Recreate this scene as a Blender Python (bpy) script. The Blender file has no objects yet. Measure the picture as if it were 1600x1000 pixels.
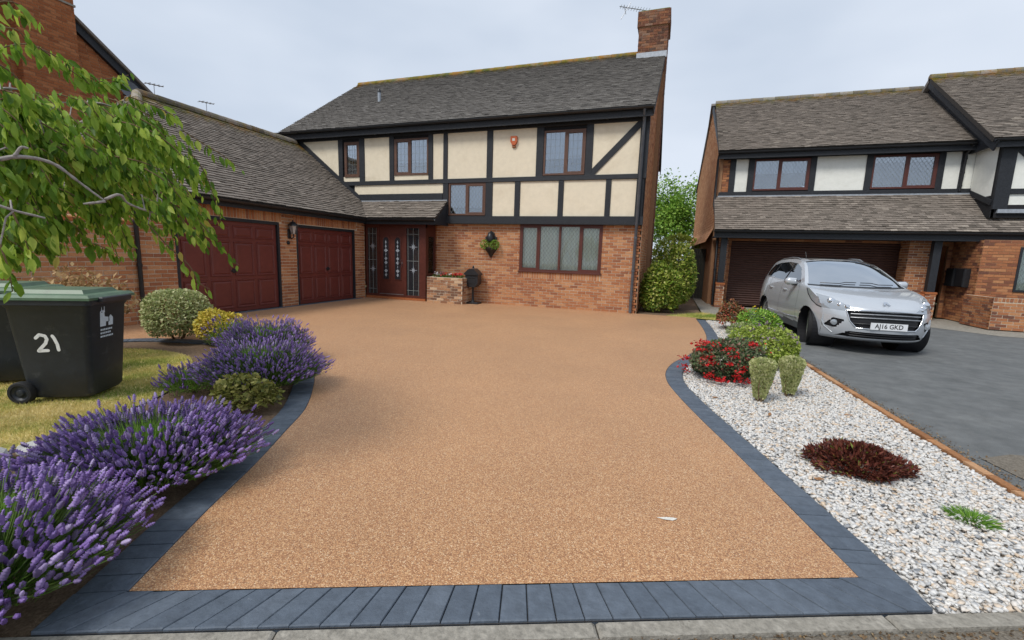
import bpy, bmesh, math, random
import numpy as np
from mathutils import Vector, Matrix
random.seed(7); rng = np.random.default_rng(7)
scene = bpy.context.scene
COL = scene.collection
R_ = math.radians

# ------------------------------------------------------------------ camera, sky, sun, exposure
F_PX, YAW, PITCH, ROLL, CY = 701.25377, R_(18.90168), R_(8.65993), R_(-1.82958), 506.735
EYE = 1.45
def cam_axes():
    cy, sy = math.cos(YAW), math.sin(YAW); cp, sp = math.cos(PITCH), math.sin(PITCH)
    f0 = np.array([-sy, cy, 0.]); r0 = np.array([cy, sy, 0.]); u = np.array([0, 0, 1.])
    f = cp*f0 - sp*u; d = -(cp*u + sp*f0); c, s = math.cos(ROLL), math.sin(ROLL)
    return c*r0 + s*d, -s*r0 + c*d, f
AX_R, AX_D, AX_F = cam_axes()
CAMP = np.array([0., 0., EYE])
cd = bpy.data.cameras.new('camera'); cam = bpy.data.objects.new('camera', cd); COL.objects.link(cam)
mw = Matrix.Identity(4)
for i in range(3):
    mw[i][0] = AX_R[i]; mw[i][1] = -AX_D[i]; mw[i][2] = -AX_F[i]; mw[i][3] = CAMP[i]
cam.matrix_world = mw
cd.sensor_width = 36; cd.lens = F_PX/1600*36; cd.shift_y = (CY-500)/1600; cd.clip_start = .05; cd.clip_end = 2000
scene.camera = cam
def view(p):
    v = np.asarray(p, float) - CAMP; z = v @ AX_F
    if z < .1: return None
    return 800 + F_PX*(v @ AX_R)/z, CY + F_PX*(v @ AX_D)/z, z

SUN_EL, SUN_AZ = R_(52), R_(207)      # azimuth clockwise from +Y: behind the camera, a little to its left
world = bpy.data.worlds.new('World'); scene.world = world; world.use_nodes = True
nt = world.node_tree; nt.nodes.clear()
def nd(t, typ, **kw):
    n = t.nodes.new(typ)
    for k, v in kw.items():
        if k.startswith('_'): setattr(n, k[1:], v)
        else: n.inputs[k.replace('__', ' ')].default_value = v
    return n
sky = nd(nt, 'ShaderNodeTexSky'); sky.sky_type = 'NISHITA'; sky.sun_disc = False
sky.sun_elevation = SUN_EL; sky.sun_rotation = SUN_AZ; sky.air_density = 1.0; sky.dust_density = 2.0
tc = nd(nt, 'ShaderNodeTexCoord')
mp = nd(nt, 'ShaderNodeMapping'); mp.inputs['Scale'].default_value = (1.0, 1.0, 2.6)
ns = nd(nt, 'ShaderNodeTexNoise', Scale=1.5, Detail=4.0, Roughness=.5)
rp = nd(nt, 'ShaderNodeValToRGB')
rp.color_ramp.elements[0].position = .32; rp.color_ramp.elements[0].color = (5.3, 6.2, 7.55, 1)
rp.color_ramp.elements[1].position = .68; rp.color_ramp.elements[1].color = (7.6, 8.3, 9.4, 1)
mx = nd(nt, 'ShaderNodeMix'); mx.data_type = 'RGBA'; mx.inputs[0].default_value = .93
bg = nd(nt, 'ShaderNodeBackground', Strength=.058); wo = nd(nt, 'ShaderNodeOutputWorld')
L = nt.links.new
L(tc.outputs['Generated'], mp.inputs[0]); L(mp.outputs[0], ns.inputs['Vector']); L(ns.outputs[0], rp.inputs[0])
L(sky.outputs[0], mx.inputs[6]); L(rp.outputs[0], mx.inputs[7]); L(mx.outputs[2], bg.inputs[0]); L(bg.outputs[0], wo.inputs[0])
sd = bpy.data.lights.new('sun', 'SUN'); sd.energy = 1.5; sd.angle = R_(18); sd.color = (1, .965, .91)
so = bpy.data.objects.new('sun', sd); COL.objects.link(so)
sdir = Vector((math.sin(SUN_AZ)*math.cos(SUN_EL), math.cos(SUN_AZ)*math.cos(SUN_EL), math.sin(SUN_EL)))
so.rotation_euler = sdir.to_track_quat('Z', 'Y').to_euler()
scene.view_settings.view_transform = 'Standard'; scene.view_settings.look = 'None'
scene.view_settings.exposure = 0.82; scene.view_settings.gamma = 1.0; scene.view_settings.use_curve_mapping = False
scene.render.engine = 'CYCLES'

# ------------------------------------------------------------------ materials
def ramp(t, cols):
    r = t.nodes.new('ShaderNodeValToRGB'); el = r.color_ramp.elements
    while len(el) < len(cols): el.new(.5)
    for i, c in enumerate(cols):
        if len(c) == 4: el[i].position = c[0]; el[i].color = (*c[1:], 1)
        else: el[i].position = i/max(1, len(cols)-1); el[i].color = (*c, 1)
    return r
def mat(name, cols, tint=False, rough=.8, nscale=8., namt=.25, bump=0., bscale=120., spec=.3, metal=0., trans=0., coat=0., detail=4., mottle=None, moss=None):
    """procedural surface: a ramp read by the per-piece 'tint' value or by noise, broken up by a finer noise, with fine relief"""
    m = bpy.data.materials.new(name); m.use_nodes = True; t = m.node_tree; n = t.nodes; l = t.links.new
    b = n['Principled BSDF']; out = n['Material Output']
    geo = n.new('ShaderNodeNewGeometry')
    no = nd(t, 'ShaderNodeTexNoise', Scale=nscale, Detail=detail, Roughness=.6); l(geo.outputs['Position'], no.inputs['Vector'])
    r = ramp(t, cols)
    if tint:
        at = n.new('ShaderNodeAttribute'); at.attribute_name = 'tint'; l(at.outputs['Fac'], r.inputs[0])
    else: l(no.outputs[0], r.inputs[0])
    c = r.outputs[0]
    if namt > 0:
        n2 = nd(t, 'ShaderNodeTexNoise', Scale=nscale*3.1, Detail=5., Roughness=.65); l(geo.outputs['Position'], n2.inputs['Vector'])
        mr = nd(t, 'ShaderNodeMapRange'); mr.inputs[1].default_value = .25; mr.inputs[2].default_value = .75
        mr.inputs[3].default_value = 1-namt; mr.inputs[4].default_value = 1+namt; l(n2.outputs[0], mr.inputs[0])
        mu = nd(t, 'ShaderNodeMix'); mu.data_type = 'RGBA'; mu.blend_type = 'MULTIPLY'; mu.inputs[0].default_value = 1
        l(c, mu.inputs[6]); l(mr.outputs[0], mu.inputs[7]); c = mu.outputs[2]
    if mottle:      # (colour, scale, low, high): patches of another colour (wear, lichen, dirt)
        n3 = nd(t, 'ShaderNodeTexNoise', Scale=mottle[1], Detail=6., Roughness=.7); l(geo.outputs['Position'], n3.inputs['Vector'])
        m3 = nd(t, 'ShaderNodeMapRange'); m3.inputs[1].default_value = mottle[2]; m3.inputs[2].default_value = mottle[3]; l(n3.outputs[0], m3.inputs[0])
        mu = nd(t, 'ShaderNodeMix'); mu.data_type = 'RGBA'; l(m3.outputs[0], mu.inputs[0]); l(c, mu.inputs[6]); mu.inputs[7].default_value = (*mottle[0], 1); c = mu.outputs[2]
    if moss:        # per-piece 'moss' value
        at = n.new('ShaderNodeAttribute'); at.attribute_name = 'moss'
        n3 = nd(t, 'ShaderNodeTexNoise', Scale=7., Detail=5., Roughness=.7); l(geo.outputs['Position'], n3.inputs['Vector'])
        ad = nd(t, 'ShaderNodeMath'); ad.operation = 'ADD'; l(at.outputs['Fac'], ad.inputs[0]); l(n3.outputs[0], ad.inputs[1])
        m3 = nd(t, 'ShaderNodeMapRange'); m3.inputs[1].default_value = .78; m3.inputs[2].default_value = 1.15; l(ad.outputs[0], m3.inputs[0])
        n4 = nd(t, 'ShaderNodeTexNoise', Scale=3., Detail=3.); l(geo.outputs['Position'], n4.inputs['Vector'])
        r4 = ramp(t, [(.35, .10, .11, .015), (.5, .22, .16, .025), (.65, .30, .15, .03)]); l(n4.outputs[0], r4.inputs[0])
        mu = nd(t, 'ShaderNodeMix'); mu.data_type = 'RGBA'; l(m3.outputs[0], mu.inputs[0]); l(c, mu.inputs[6]); l(r4.outputs[0], mu.inputs[7]); c = mu.outputs[2]
    l(c, b.inputs['Base Color']); b.inputs['Roughness'].default_value = rough; b.inputs['Metallic'].default_value = metal
    b.inputs['Specular IOR Level'].default_value = spec
    if coat: b.inputs['Coat Weight'].default_value = coat; b.inputs['Coat Roughness'].default_value = .03
    if bump:
        bn = nd(t, 'ShaderNodeTexNoise', Scale=bscale, Detail=4.); l(geo.outputs['Position'], bn.inputs['Vector'])
        bu = nd(t, 'ShaderNodeBump', Strength=bump, Distance=.01); l(bn.outputs[0], bu.inputs['Height']); l(bu.outputs[0], b.inputs['Normal'])
    if trans:
        tr = n.new('ShaderNodeBsdfTranslucent'); l(c, tr.inputs[0]); ms = n.new('ShaderNodeMixShader'); ms.inputs[0].default_value = trans
        l(b.outputs[0], ms.inputs[1]); l(tr.outputs[0], ms.inputs[2]); l(ms.outputs[0], out.inputs[0])
    return m
def glass(name, refl=.12, tintc=(.55, .6, .6), solid=None, rough=.02):
    m = bpy.data.materials.new(name); m.use_nodes = True; t = m.node_tree; n = t.nodes; l = t.links.new
    n.remove(n['Principled BSDF']); out = n['Material Output']
    g = n.new('ShaderNodeBsdfGlossy'); g.inputs['Roughness'].default_value = rough; g.inputs[0].default_value = (.9, .95, 1, 1)
    if solid: tr = n.new('ShaderNodeBsdfDiffuse'); tr.inputs[0].default_value = (*solid, 1)
    else: tr = n.new('ShaderNodeBsdfTransparent'); tr.inputs[0].default_value = (*tintc, 1)
    fr = nd(t, 'ShaderNodeFresnel', IOR=1.5); ad = nd(t, 'ShaderNodeMath'); ad.operation = 'ADD'; ad.inputs[1].default_value = refl; ad.use_clamp = True
    no = nd(t, 'ShaderNodeTexNoise', Scale=1.2, Detail=1.); geo = n.new('ShaderNodeNewGeometry'); l(geo.outputs['Position'], no.inputs['Vector'])
    bu = nd(t, 'ShaderNodeBump', Strength=.06, Distance=.05); l(no.outputs[0], bu.inputs['Height']); l(bu.outputs[0], g.inputs['Normal'])
    l(fr.outputs[0], ad.inputs[0]); ms = n.new('ShaderNodeMixShader'); l(ad.outputs[0], ms.inputs[0]); l(tr.outputs[0], ms.inputs[1]); l(g.outputs[0], ms.inputs[2]); l(ms.outputs[0], out.inputs[0])
    return m
def resin_mat(name):
    m = bpy.data.materials.new(name); m.use_nodes = True; t = m.node_tree; n = t.nodes; l = t.links.new; b = n['Principled BSDF']
    geo = n.new('ShaderNodeNewGeometry')
    vo = nd(t, 'ShaderNodeTexVoronoi', Scale=185., Randomness=1.0); l(geo.outputs['Position'], vo.inputs['Vector'])
    sp = n.new('ShaderNodeSeparateColor'); l(vo.outputs['Color'], sp.inputs[0])
    r = ramp(t, [(0, .27, .115, .046), (.18, .38, .17, .07), (.45, .50, .25, .105), (.72, .60, .325, .145), (.9, .68, .42, .21), (1, .78, .56, .35)]); l(sp.outputs[0], r.inputs[0])
    no = nd(t, 'ShaderNodeTexNoise', Scale=.8, Detail=5., Roughness=.6); l(geo.outputs['Position'], no.inputs['Vector'])
    mr = nd(t, 'ShaderNodeMapRange'); mr.inputs[1].default_value = .3; mr.inputs[2].default_value = .7; mr.inputs[3].default_value = .94; mr.inputs[4].default_value = 1.12; l(no.outputs[0], mr.inputs[0])
    mu = nd(t, 'ShaderNodeMix'); mu.data_type = 'RGBA'; mu.blend_type = 'MULTIPLY'; mu.inputs[0].default_value = 1; l(r.outputs[0], mu.inputs[6]); l(mr.outputs[0], mu.inputs[7])
    gap = nd(t, 'ShaderNodeMapRange'); gap.inputs[1].default_value = .35; gap.inputs[2].default_value = .75; gap.inputs[3].default_value = 0; gap.inputs[4].default_value = .55; l(vo.outputs['Distance'], gap.inputs[0])
    m2 = nd(t, 'ShaderNodeMix'); m2.data_type = 'RGBA'; l(gap.outputs[0], m2.inputs[0]); l(mu.outputs[2], m2.inputs[6]); m2.inputs[7].default_value = (.16, .075, .034, 1)
    l(m2.outputs[2], b.inputs['Base Color']); b.inputs['Roughness'].default_value = .5; b.inputs['Specular IOR Level'].default_value = .5; b.inputs['Sheen Weight'].default_value = .08; b.inputs['Sheen Roughness'].default_value = .6
    inv = nd(t, 'ShaderNodeMath'); inv.operation = 'SUBTRACT'; inv.inputs[0].default_value = 1; l(vo.outputs['Distance'], inv.inputs[1])
    bu = nd(t, 'ShaderNodeBump', Strength=.6, Distance=.004); l(inv.outputs[0], bu.inputs['Height']); l(bu.outputs[0], b.inputs['Normal'])
    return m

MT = {}
BR = [(0, .15, .07, .05), (.12, .24, .10, .06), (.35, .36, .145, .07), (.6, .43, .185, .085), (.82, .48, .23, .11), (1, .53, .29, .155)]
MT['brick'] = mat('brick_red', BR, tint=True, rough=.9, nscale=18, namt=.22, bump=.5, bscale=90, spec=.15)
MT['brick_sooty'] = mat('brick_sooty', [(0, .09, .05, .038), (.4, .19, .08, .05), (.8, .28, .12, .06), (1, .24, .16, .12)], tint=True, rough=.92, nscale=6, namt=.35, bump=.5, bscale=90, spec=.1, mottle=((.13, .12, .105), 2.2, .5, .75))
MT['brick_pale'] = mat('brick_weathered', [(0, .16, .09, .06), (.3, .30, .15, .085), (.6, .40, .21, .11), (.85, .50, .30, .17), (1, .58, .42, .28)], tint=True, rough=.9, nscale=18, namt=.22, bump=.5, bscale=90, spec=.15, mottle=((.52, .46, .38), 5, .58, .72))
MT['brick_orange'] = mat('brick_orange', [(0, .26, .09, .04), (.5, .36, .125, .05), (1, .42, .17, .075)], tint=True, rough=.9, nscale=10, namt=.2, bump=.4, bscale=90, spec=.1)
MT['mortar'] = mat('mortar', [(.50, .42, .32), (.62, .53, .41)], rough=.95, nscale=12, bump=.4, spec=.1)
MT['mortar_dark'] = mat('mortar_reddish', [(.30, .16, .09), (.36, .21, .12)], rough=.95, nscale=12, bump=.4, spec=.1)
MT['tile'] = mat('roof_tile_brown', [(0, .10, .086, .072), (.35, .175, .15, .127), (.75, .24, .205, .175), (1, .32, .28, .235)], tint=True, rough=.85, nscale=14, namt=.3, bump=.5, bscale=80, spec=.2, mottle=((.44, .42, .38), 9, .64, .72), moss=True)
MT['tile_grey'] = mat('roof_tile_grey', [(0, .095, .088, .082), (.3, .165, .153, .14), (.75, .23, .214, .197), (1, .30, .284, .262)], tint=True, rough=.85, nscale=14, namt=.3, bump=.5, bscale=80, spec=.2, mottle=((.30, .30, .28), 10, .68, .78), moss=True)
MT['tile_hung'] = mat('hung_tile_orange', [(0, .44, .21, .105), (.5, .54, .28, .15), (1, .60, .35, .20)], tint=True, rough=.85, nscale=9, namt=.15, bump=.4, spec=.15)
MT['felt'] = mat('roof_underlay', [(.035, .03, .028), (.05, .045, .04)], rough=.95)
MT['cream'] = mat('cream_render', [(.72, .64, .49), (.77, .69, .54)], rough=.85, nscale=2.5, namt=.06, bump=.25, bscale=160, spec=.15, mottle=((.60, .51, .37), 2.3, .52, .95))
MT['white_render'] = mat('white_render', [(.76, .77, .71), (.82, .82, .77)], rough=.85, nscale=2.5, namt=.06, bump=.25, bscale=160, spec=.15, mottle=((.66, .66, .60), 2.6, .5, .95))
MT['black_timber'] = mat('black_painted_timber', [(.014, .016, .02), (.026, .029, .035)], rough=.55, nscale=9, namt=.35, bump=.5, bscale=40, spec=.35)
MT['black_plastic'] = mat('black_plastic', [(.012, .013, .015), (.02, .021, .024)], rough=.38, nscale=4, namt=.2, spec=.45)
MT['grey_plastic'] = mat('worn_dark_pipe', [(.05, .055, .065), (.12, .13, .15)], rough=.4, nscale=3, namt=.2, spec=.5)
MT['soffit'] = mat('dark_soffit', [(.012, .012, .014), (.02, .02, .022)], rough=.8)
MT['lead'] = mat('lead_sheet', [(.26, .29, .33), (.36, .39, .43)], rough=.5, nscale=6, spec=.4, bump=.2, bscale=20)
MT['win_brown'] = mat('brown_window_frame', [(.085, .042, .028), (.13, .065, .042)], rough=.5, nscale=7, namt=.3, spec=.4, bump=.15)
MT['win_red'] = mat('mahogany_frame', [(.075, .022, .016), (.11, .032, .022)], rough=.42, nscale=7, namt=.25, spec=.4, bump=.15)
MT['garage_red'] = mat('oxblood_garage_door', [(.125, .027, .021), (.152, .034, .026)], rough=.42, nscale=3, namt=.14, spec=.42, bump=.12, bscale=200)
MT['door_red'] = mat('mahogany_door', [(.072, .02, .014), (.10, .028, .019)], rough=.4, nscale=4, namt=.25, spec=.42, bump=.1)  # mahogany with the shade under the porch roof put into its colour
MT['roller'] = mat('brown_roller_door', [(.07, .032, .024), (.10, .045, .033)], rough=.5, nscale=3, namt=.2, spec=.35)
MT['glass'] = glass('window_glass', .0, tintc=(.95, .97, .96))
MT['glass_sky'] = glass('upper_window_glass', .20, tintc=(.80, .84, .88))
MT['glass_dark'] = glass('door_glass', .04, solid=(.02, .022, .026))
MT['curtain'] = mat('net_curtain', [(.74, .79, .70), (.84, .87, .80)], rough=.9, nscale=14, namt=.1)
MT['blind'] = mat('pale_blind', [(.62, .66, .70), (.72, .75, .78)], rough=.8, nscale=5, namt=.08)
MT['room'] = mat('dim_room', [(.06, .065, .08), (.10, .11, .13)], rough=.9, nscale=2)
MT['leading'] = mat('lead_came', [(.16, .18, .17), (.26, .28, .27)], rough=.5, nscale=20, spec=.4)
MT['bevel'] = mat('bevelled_glass', [(.16, .18, .21), (.42, .46, .5)], rough=.15, nscale=30, spec=.6)
MT['chrome'] = mat('chrome', [(.72, .73, .75), (.8, .81, .83)], rough=.12, nscale=2, namt=.05, metal=1.)
MT['steel'] = mat('dull_steel', [(.3, .31, .32), (.42, .43, .45)], rough=.4, nscale=8, metal=.8)
MT['resin'] = resin_mat('resin_bound_gravel')
MT['paver'] = mat('blue_grey_paver', [(0, .082, .101, .128), (.5, .092, .113, .142), (1, .105, .126, .155)], tint=True, rough=.62, nscale=5, namt=.25, bump=.5, bscale=50, spec=.3, mottle=((.26, .29, .32), 14, .66, .80))
MT['joint'] = mat('joint_sand', [(.03, .03, .032), (.06, .055, .05)], rough=.95, nscale=30)
MT['concrete'] = mat('weathered_concrete', [(.19, .175, .145), (.36, .335, .29)], rough=.92, nscale=10, namt=.4, bump=.6, bscale=70, spec=.15, mottle=((.12, .11, .09), 20, .6, .72))
MT['tarmac'] = mat('tarmac', [(.30, .125, .131, .131), (.5, .155, .162, .162), (.7, .185, .191, .188)], rough=.85, nscale=2.2, namt=.2, bump=1., bscale=180, spec=.25, detail=9., mottle=((.24, .235, .22), 60, .58, .72))
MT['road'] = mat('gritty_road', [(.11, .095, .075), (.24, .21, .17)], rough=.9, nscale=26, namt=.5, bump=.8, bscale=120, spec=.2)
MT['soil'] = mat('dry_soil', [(.09, .06, .042), (.24, .17, .115)], rough=.95, nscale=28, namt=.45, bump=.9, bscale=60, spec=.05)
MT['earth'] = mat('rough_ground', [(.07, .075, .03), (.15, .13, .06)], rough=.95, nscale=2, namt=.4, bump=.5, bscale=30, spec=.05)
MT['lawn'] = mat('dry_lawn', [(.32, .17, .24, .05), (.43, .36, .34, .10), (.52, .60, .48, .20), (.7, .68, .55, .27)], rough=.95, nscale=1.7, namt=.3, bump=.8, bscale=90, spec=.05, detail=6)
MT['blade'] = mat('grass_blade', [(0, .15, .27, .045), (.35, .36, .40, .10), (.6, .66, .55, .21), (1, .78, .66, .34)], tint=True, rough=.8, nscale=2, namt=.2, spec=.1, trans=.25)
MT['gravel'] = mat('pale_gravel', [(0, .16, .17, .185), (.12, .36, .37, .38), (.3, .56, .55, .53), (.75, .70, .68, .645), (.9, .60, .47, .34), (1, .78, .77, .75)], tint=True, rough=.7, nscale=30, namt=.12, spec=.2)
MT['gravel_bed'] = mat('gravel_bed', [(.45, .44, .42), (.66, .64, .61)], rough=.95, nscale=45, namt=.4, bump=.8, bscale=60)
MT['edging'] = mat('orange_edging_brick', [(0, .26, .12, .055), (.5, .38, .19, .09), (1, .46, .27, .15)], tint=True, rough=.9, nscale=20, namt=.3, bump=.5, spec=.1)
MT['rock'] = mat('pale_rock', [(.30, .30, .30), (.58, .57, .55)], rough=.85, nscale=9, namt=.3, bump=.7, bscale=25)
def leafmat(n, cols, tr=.3, rough=.5, spec=.3): return mat(n, cols, tint=True, rough=rough, nscale=6, namt=.15, spec=spec, trans=tr)
MT['cherry'] = leafmat('cherry_leaf', [(0, .07, .15, .018), (.4, .18, .33, .035), (.75, .37, .51, .065), (.94, .52, .60, .11), (1, .45, .30, .07)], .5)
MT['bark'] = mat('grey_bark', [(.20, .17, .15), (.44, .40, .37)], rough=.9, nscale=25, namt=.3, bump=.6, bscale=40)
MT['stem'] = mat('twig', [(.12, .075, .04), (.22, .15, .08)], rough=.9, nscale=25)
MT['lav_leaf'] = leafmat('lavender_leaf', [(0, .08, .17, .025), (.5, .17, .33, .045), (1, .30, .44, .10)], .3, .7)
MT['lav_stem'] = leafmat('lavender_stem', [(0, .10, .17, .05), (1, .18, .27, .07)], .2, .7)
MT['lav_flower'] = leafmat('lavender_flower', [(0, .24, .20, .32), (.2, .25, .15, .43), (.45, .36, .24, .58), (.8, .48, .35, .70), (1, .60, .50, .75)], .3, .8, .1)
MT['variegated'] = leafmat('variegated_leaf', [(0, .13, .20, .055), (.45, .32, .37, .14), (.8, .52, .53, .26), (1, .64, .62, .36)])
MT['yellow_leaf'] = leafmat('golden_leaf', [(0, .15, .22, .02), (.3, .40, .37, .04), (.7, .62, .48, .07), (1, .70, .56, .12)])
MT['lime_leaf'] = leafmat('lime_leaf', [(0, .09, .16, .02), (.5, .28, .37, .05), (1, .48, .54, .14)])
MT['green_leaf'] = leafmat('mid_green_leaf', [(0, .025, .06, .012), (.5, .06, .13, .02), (1, .13, .22, .04)])
MT['bright_leaf'] = leafmat('bright_green_leaf', [(0, .08, .19, .025), (.5, .20, .38, .045), (1, .38, .54, .10)])
MT['euonymus'] = leafmat('cream_edged_leaf', [(0, .05, .11, .015), (.4, .17, .27, .03), (.75, .42, .47, .08), (1, .60, .58, .20)])
MT['olive_leaf'] = leafmat('olive_leaf', [(0, .07, .085, .018), (.5, .22, .23, .05), (1, .42, .38, .12)])
MT['maroon_leaf'] = leafmat('maroon_leaf', [(0, .05, .016, .014), (.5, .13, .035, .024), (.9, .24, .075, .045), (1, .22, .27, .05)], .25, .4)
MT['rust_leaf'] = leafmat('rust_leaf', [(0, .06, .10, .03), (.4, .17, .13, .05), (.75, .34, .13, .06), (1, .42, .09, .06)])
MT['dusk_leaf'] = leafmat('bronze_green_leaf', [(0, .05, .09, .035), (.45, .14, .20, .09), (.75, .26, .20, .14), (1, .32, .10, .08)])
MT['hebe_leaf'] = leafmat('small_cream_leaf', [(0, .25, .30, .10), (.5, .48, .51, .22), (1, .70, .68, .40)])
MT['red_flower'] = leafmat('red_petal', [(0, .42, .012, .018), (1, .66, .03, .03)], .2)
MT['yellow_flower'] = leafmat('yellow_petal', [(0, .6, .38, .02), (1, .75, .55, .04)], .2)
MT['mauve_flower'] = leafmat('mauve_petal', [(0, .25, .17, .22), (1, .40, .30, .36)], .2)
MT['white_flower'] = leafmat('white_petal', [(0, .6, .58, .62), (1, .78, .76, .78)], .2)
MT['car_paint'] = mat('silver_car_paint', [(.48, .51, .545), (.51, .54, .575)], rough=.32, nscale=.8, namt=.03, spec=.5, metal=.25, coat=1.)
MT['car_glass'] = glass('windscreen_glass', .50, solid=(.03, .035, .04))
MT['car_side_glass'] = glass('tinted_glass', .12, solid=(.008, .009, .011))
MT['lamp_glass'] = glass('lamp_lens', .16, solid=(.27, .29, .31))
MT['rubber'] = mat('tyre_rubber', [(.014, .014, .015), (.024, .024, .025)], rough=.8, nscale=12)
MT['alloy'] = mat('alloy_wheel', [(.36, .37, .38), (.5, .51, .52)], rough=.3, nscale=6, metal=.8)
MT['plate_white'] = mat('plate_white', [(.72, .73, .75), (.76, .77, .79)], rough=.4, nscale=4, namt=.04)
MT['ink'] = mat('black_ink', [(.01, .01, .012), (.014, .014, .016)], rough=.5)
MT['bin_body'] = mat('charcoal_bin_plastic', [(.018, .021, .026), (.028, .032, .039)], rough=.45, nscale=4, namt=.2, spec=.4, mottle=((.085, .09, .095), 5, .58, .8))
MT['bin_lid'] = mat('green_bin_lid', [(.065, .125, .07), (.11, .175, .11)], rough=.42, nscale=3, namt=.25, spec=.4)
MT['paint_white'] = mat('white_brush_paint', [(.66, .66, .64), (.8, .8, .78)], rough=.7, nscale=30, namt=.12)
MT['print_white'] = mat('white_print', [(.55, .62, .68), (.68, .74, .79)], rough=.6, nscale=50, namt=.1)
MT['alarm'] = mat('orange_red_casing', [(.45, .10, .035), (.55, .14, .05)], rough=.4, nscale=5, namt=.1)
MT['clay'] = mat('terracotta', [(.30, .12, .06), (.38, .17, .09)], rough=.85, nscale=9)
MT['litter'] = leafmat('leaf_litter', [(0, .06, .04, .025), (.5, .17, .11, .06), (1, .34, .24, .13)], .1, .8)
MT['dry_leaf'] = leafmat('dry_tan_leaf', [(0, .20, .11, .04), (.5, .42, .27, .12), (1, .60, .45, .25)], .25, .8)
MT['paper'] = mat('pale_scrap', [(.55, .53, .48), (.7, .68, .62)], rough=.8, nscale=20)
MT['dead_leaf'] = mat('fallen_leaf', [(.22, .10, .04), (.34, .18, .08)], rough=.8, nscale=30)
MT['fence'] = mat('shadowed_gate_wood', [(.025, .027, .022), (.05, .05, .042)], rough=.85, nscale=8, namt=.4)  # gate boards: shadow between the houses put into the wood colour
MT['grey_wall'] = mat('far_pale_wall', [(.52, .53, .55), (.6, .61, .63)], rough=.9, nscale=3)

# ------------------------------------------------------------------ mesh helpers
class Fr:
    """a local frame: point = o + u*a + v*b + w*c"""
    def __init__(s, o, u, v, w): s.o, s.u, s.v, s.w = (np.array(q, float) for q in (o, u, v, w))
    def __call__(s, a, b, c): return s.o + s.u*a + s.v*b + s.w*c
    def mat(s, a, b, c):
        m = Matrix.Identity(4); p = s(a, b, c)
        for i in range(3): m[i][0] = s.u[i]; m[i][1] = s.v[i]; m[i][2] = s.w[i]; m[i][3] = p[i]
        return m
def front(Y): return Fr((0, Y, 0), (1, 0, 0), (0, 0, 1), (0, -1, 0))      # wall facing -Y: u = X, v = Z, w = towards us
def right(X): return Fr((X, 0, 0), (0, 1, 0), (0, 0, 1), (1, 0, 0))       # wall facing +X: u = Y
def left(X): return Fr((X, 0, 0), (0, -1, 0), (0, 0, 1), (-1, 0, 0))      # wall facing -X: u = -Y
WORLD = Fr((0, 0, 0), (1, 0, 0), (0, 1, 0), (0, 0, 1))
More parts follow.
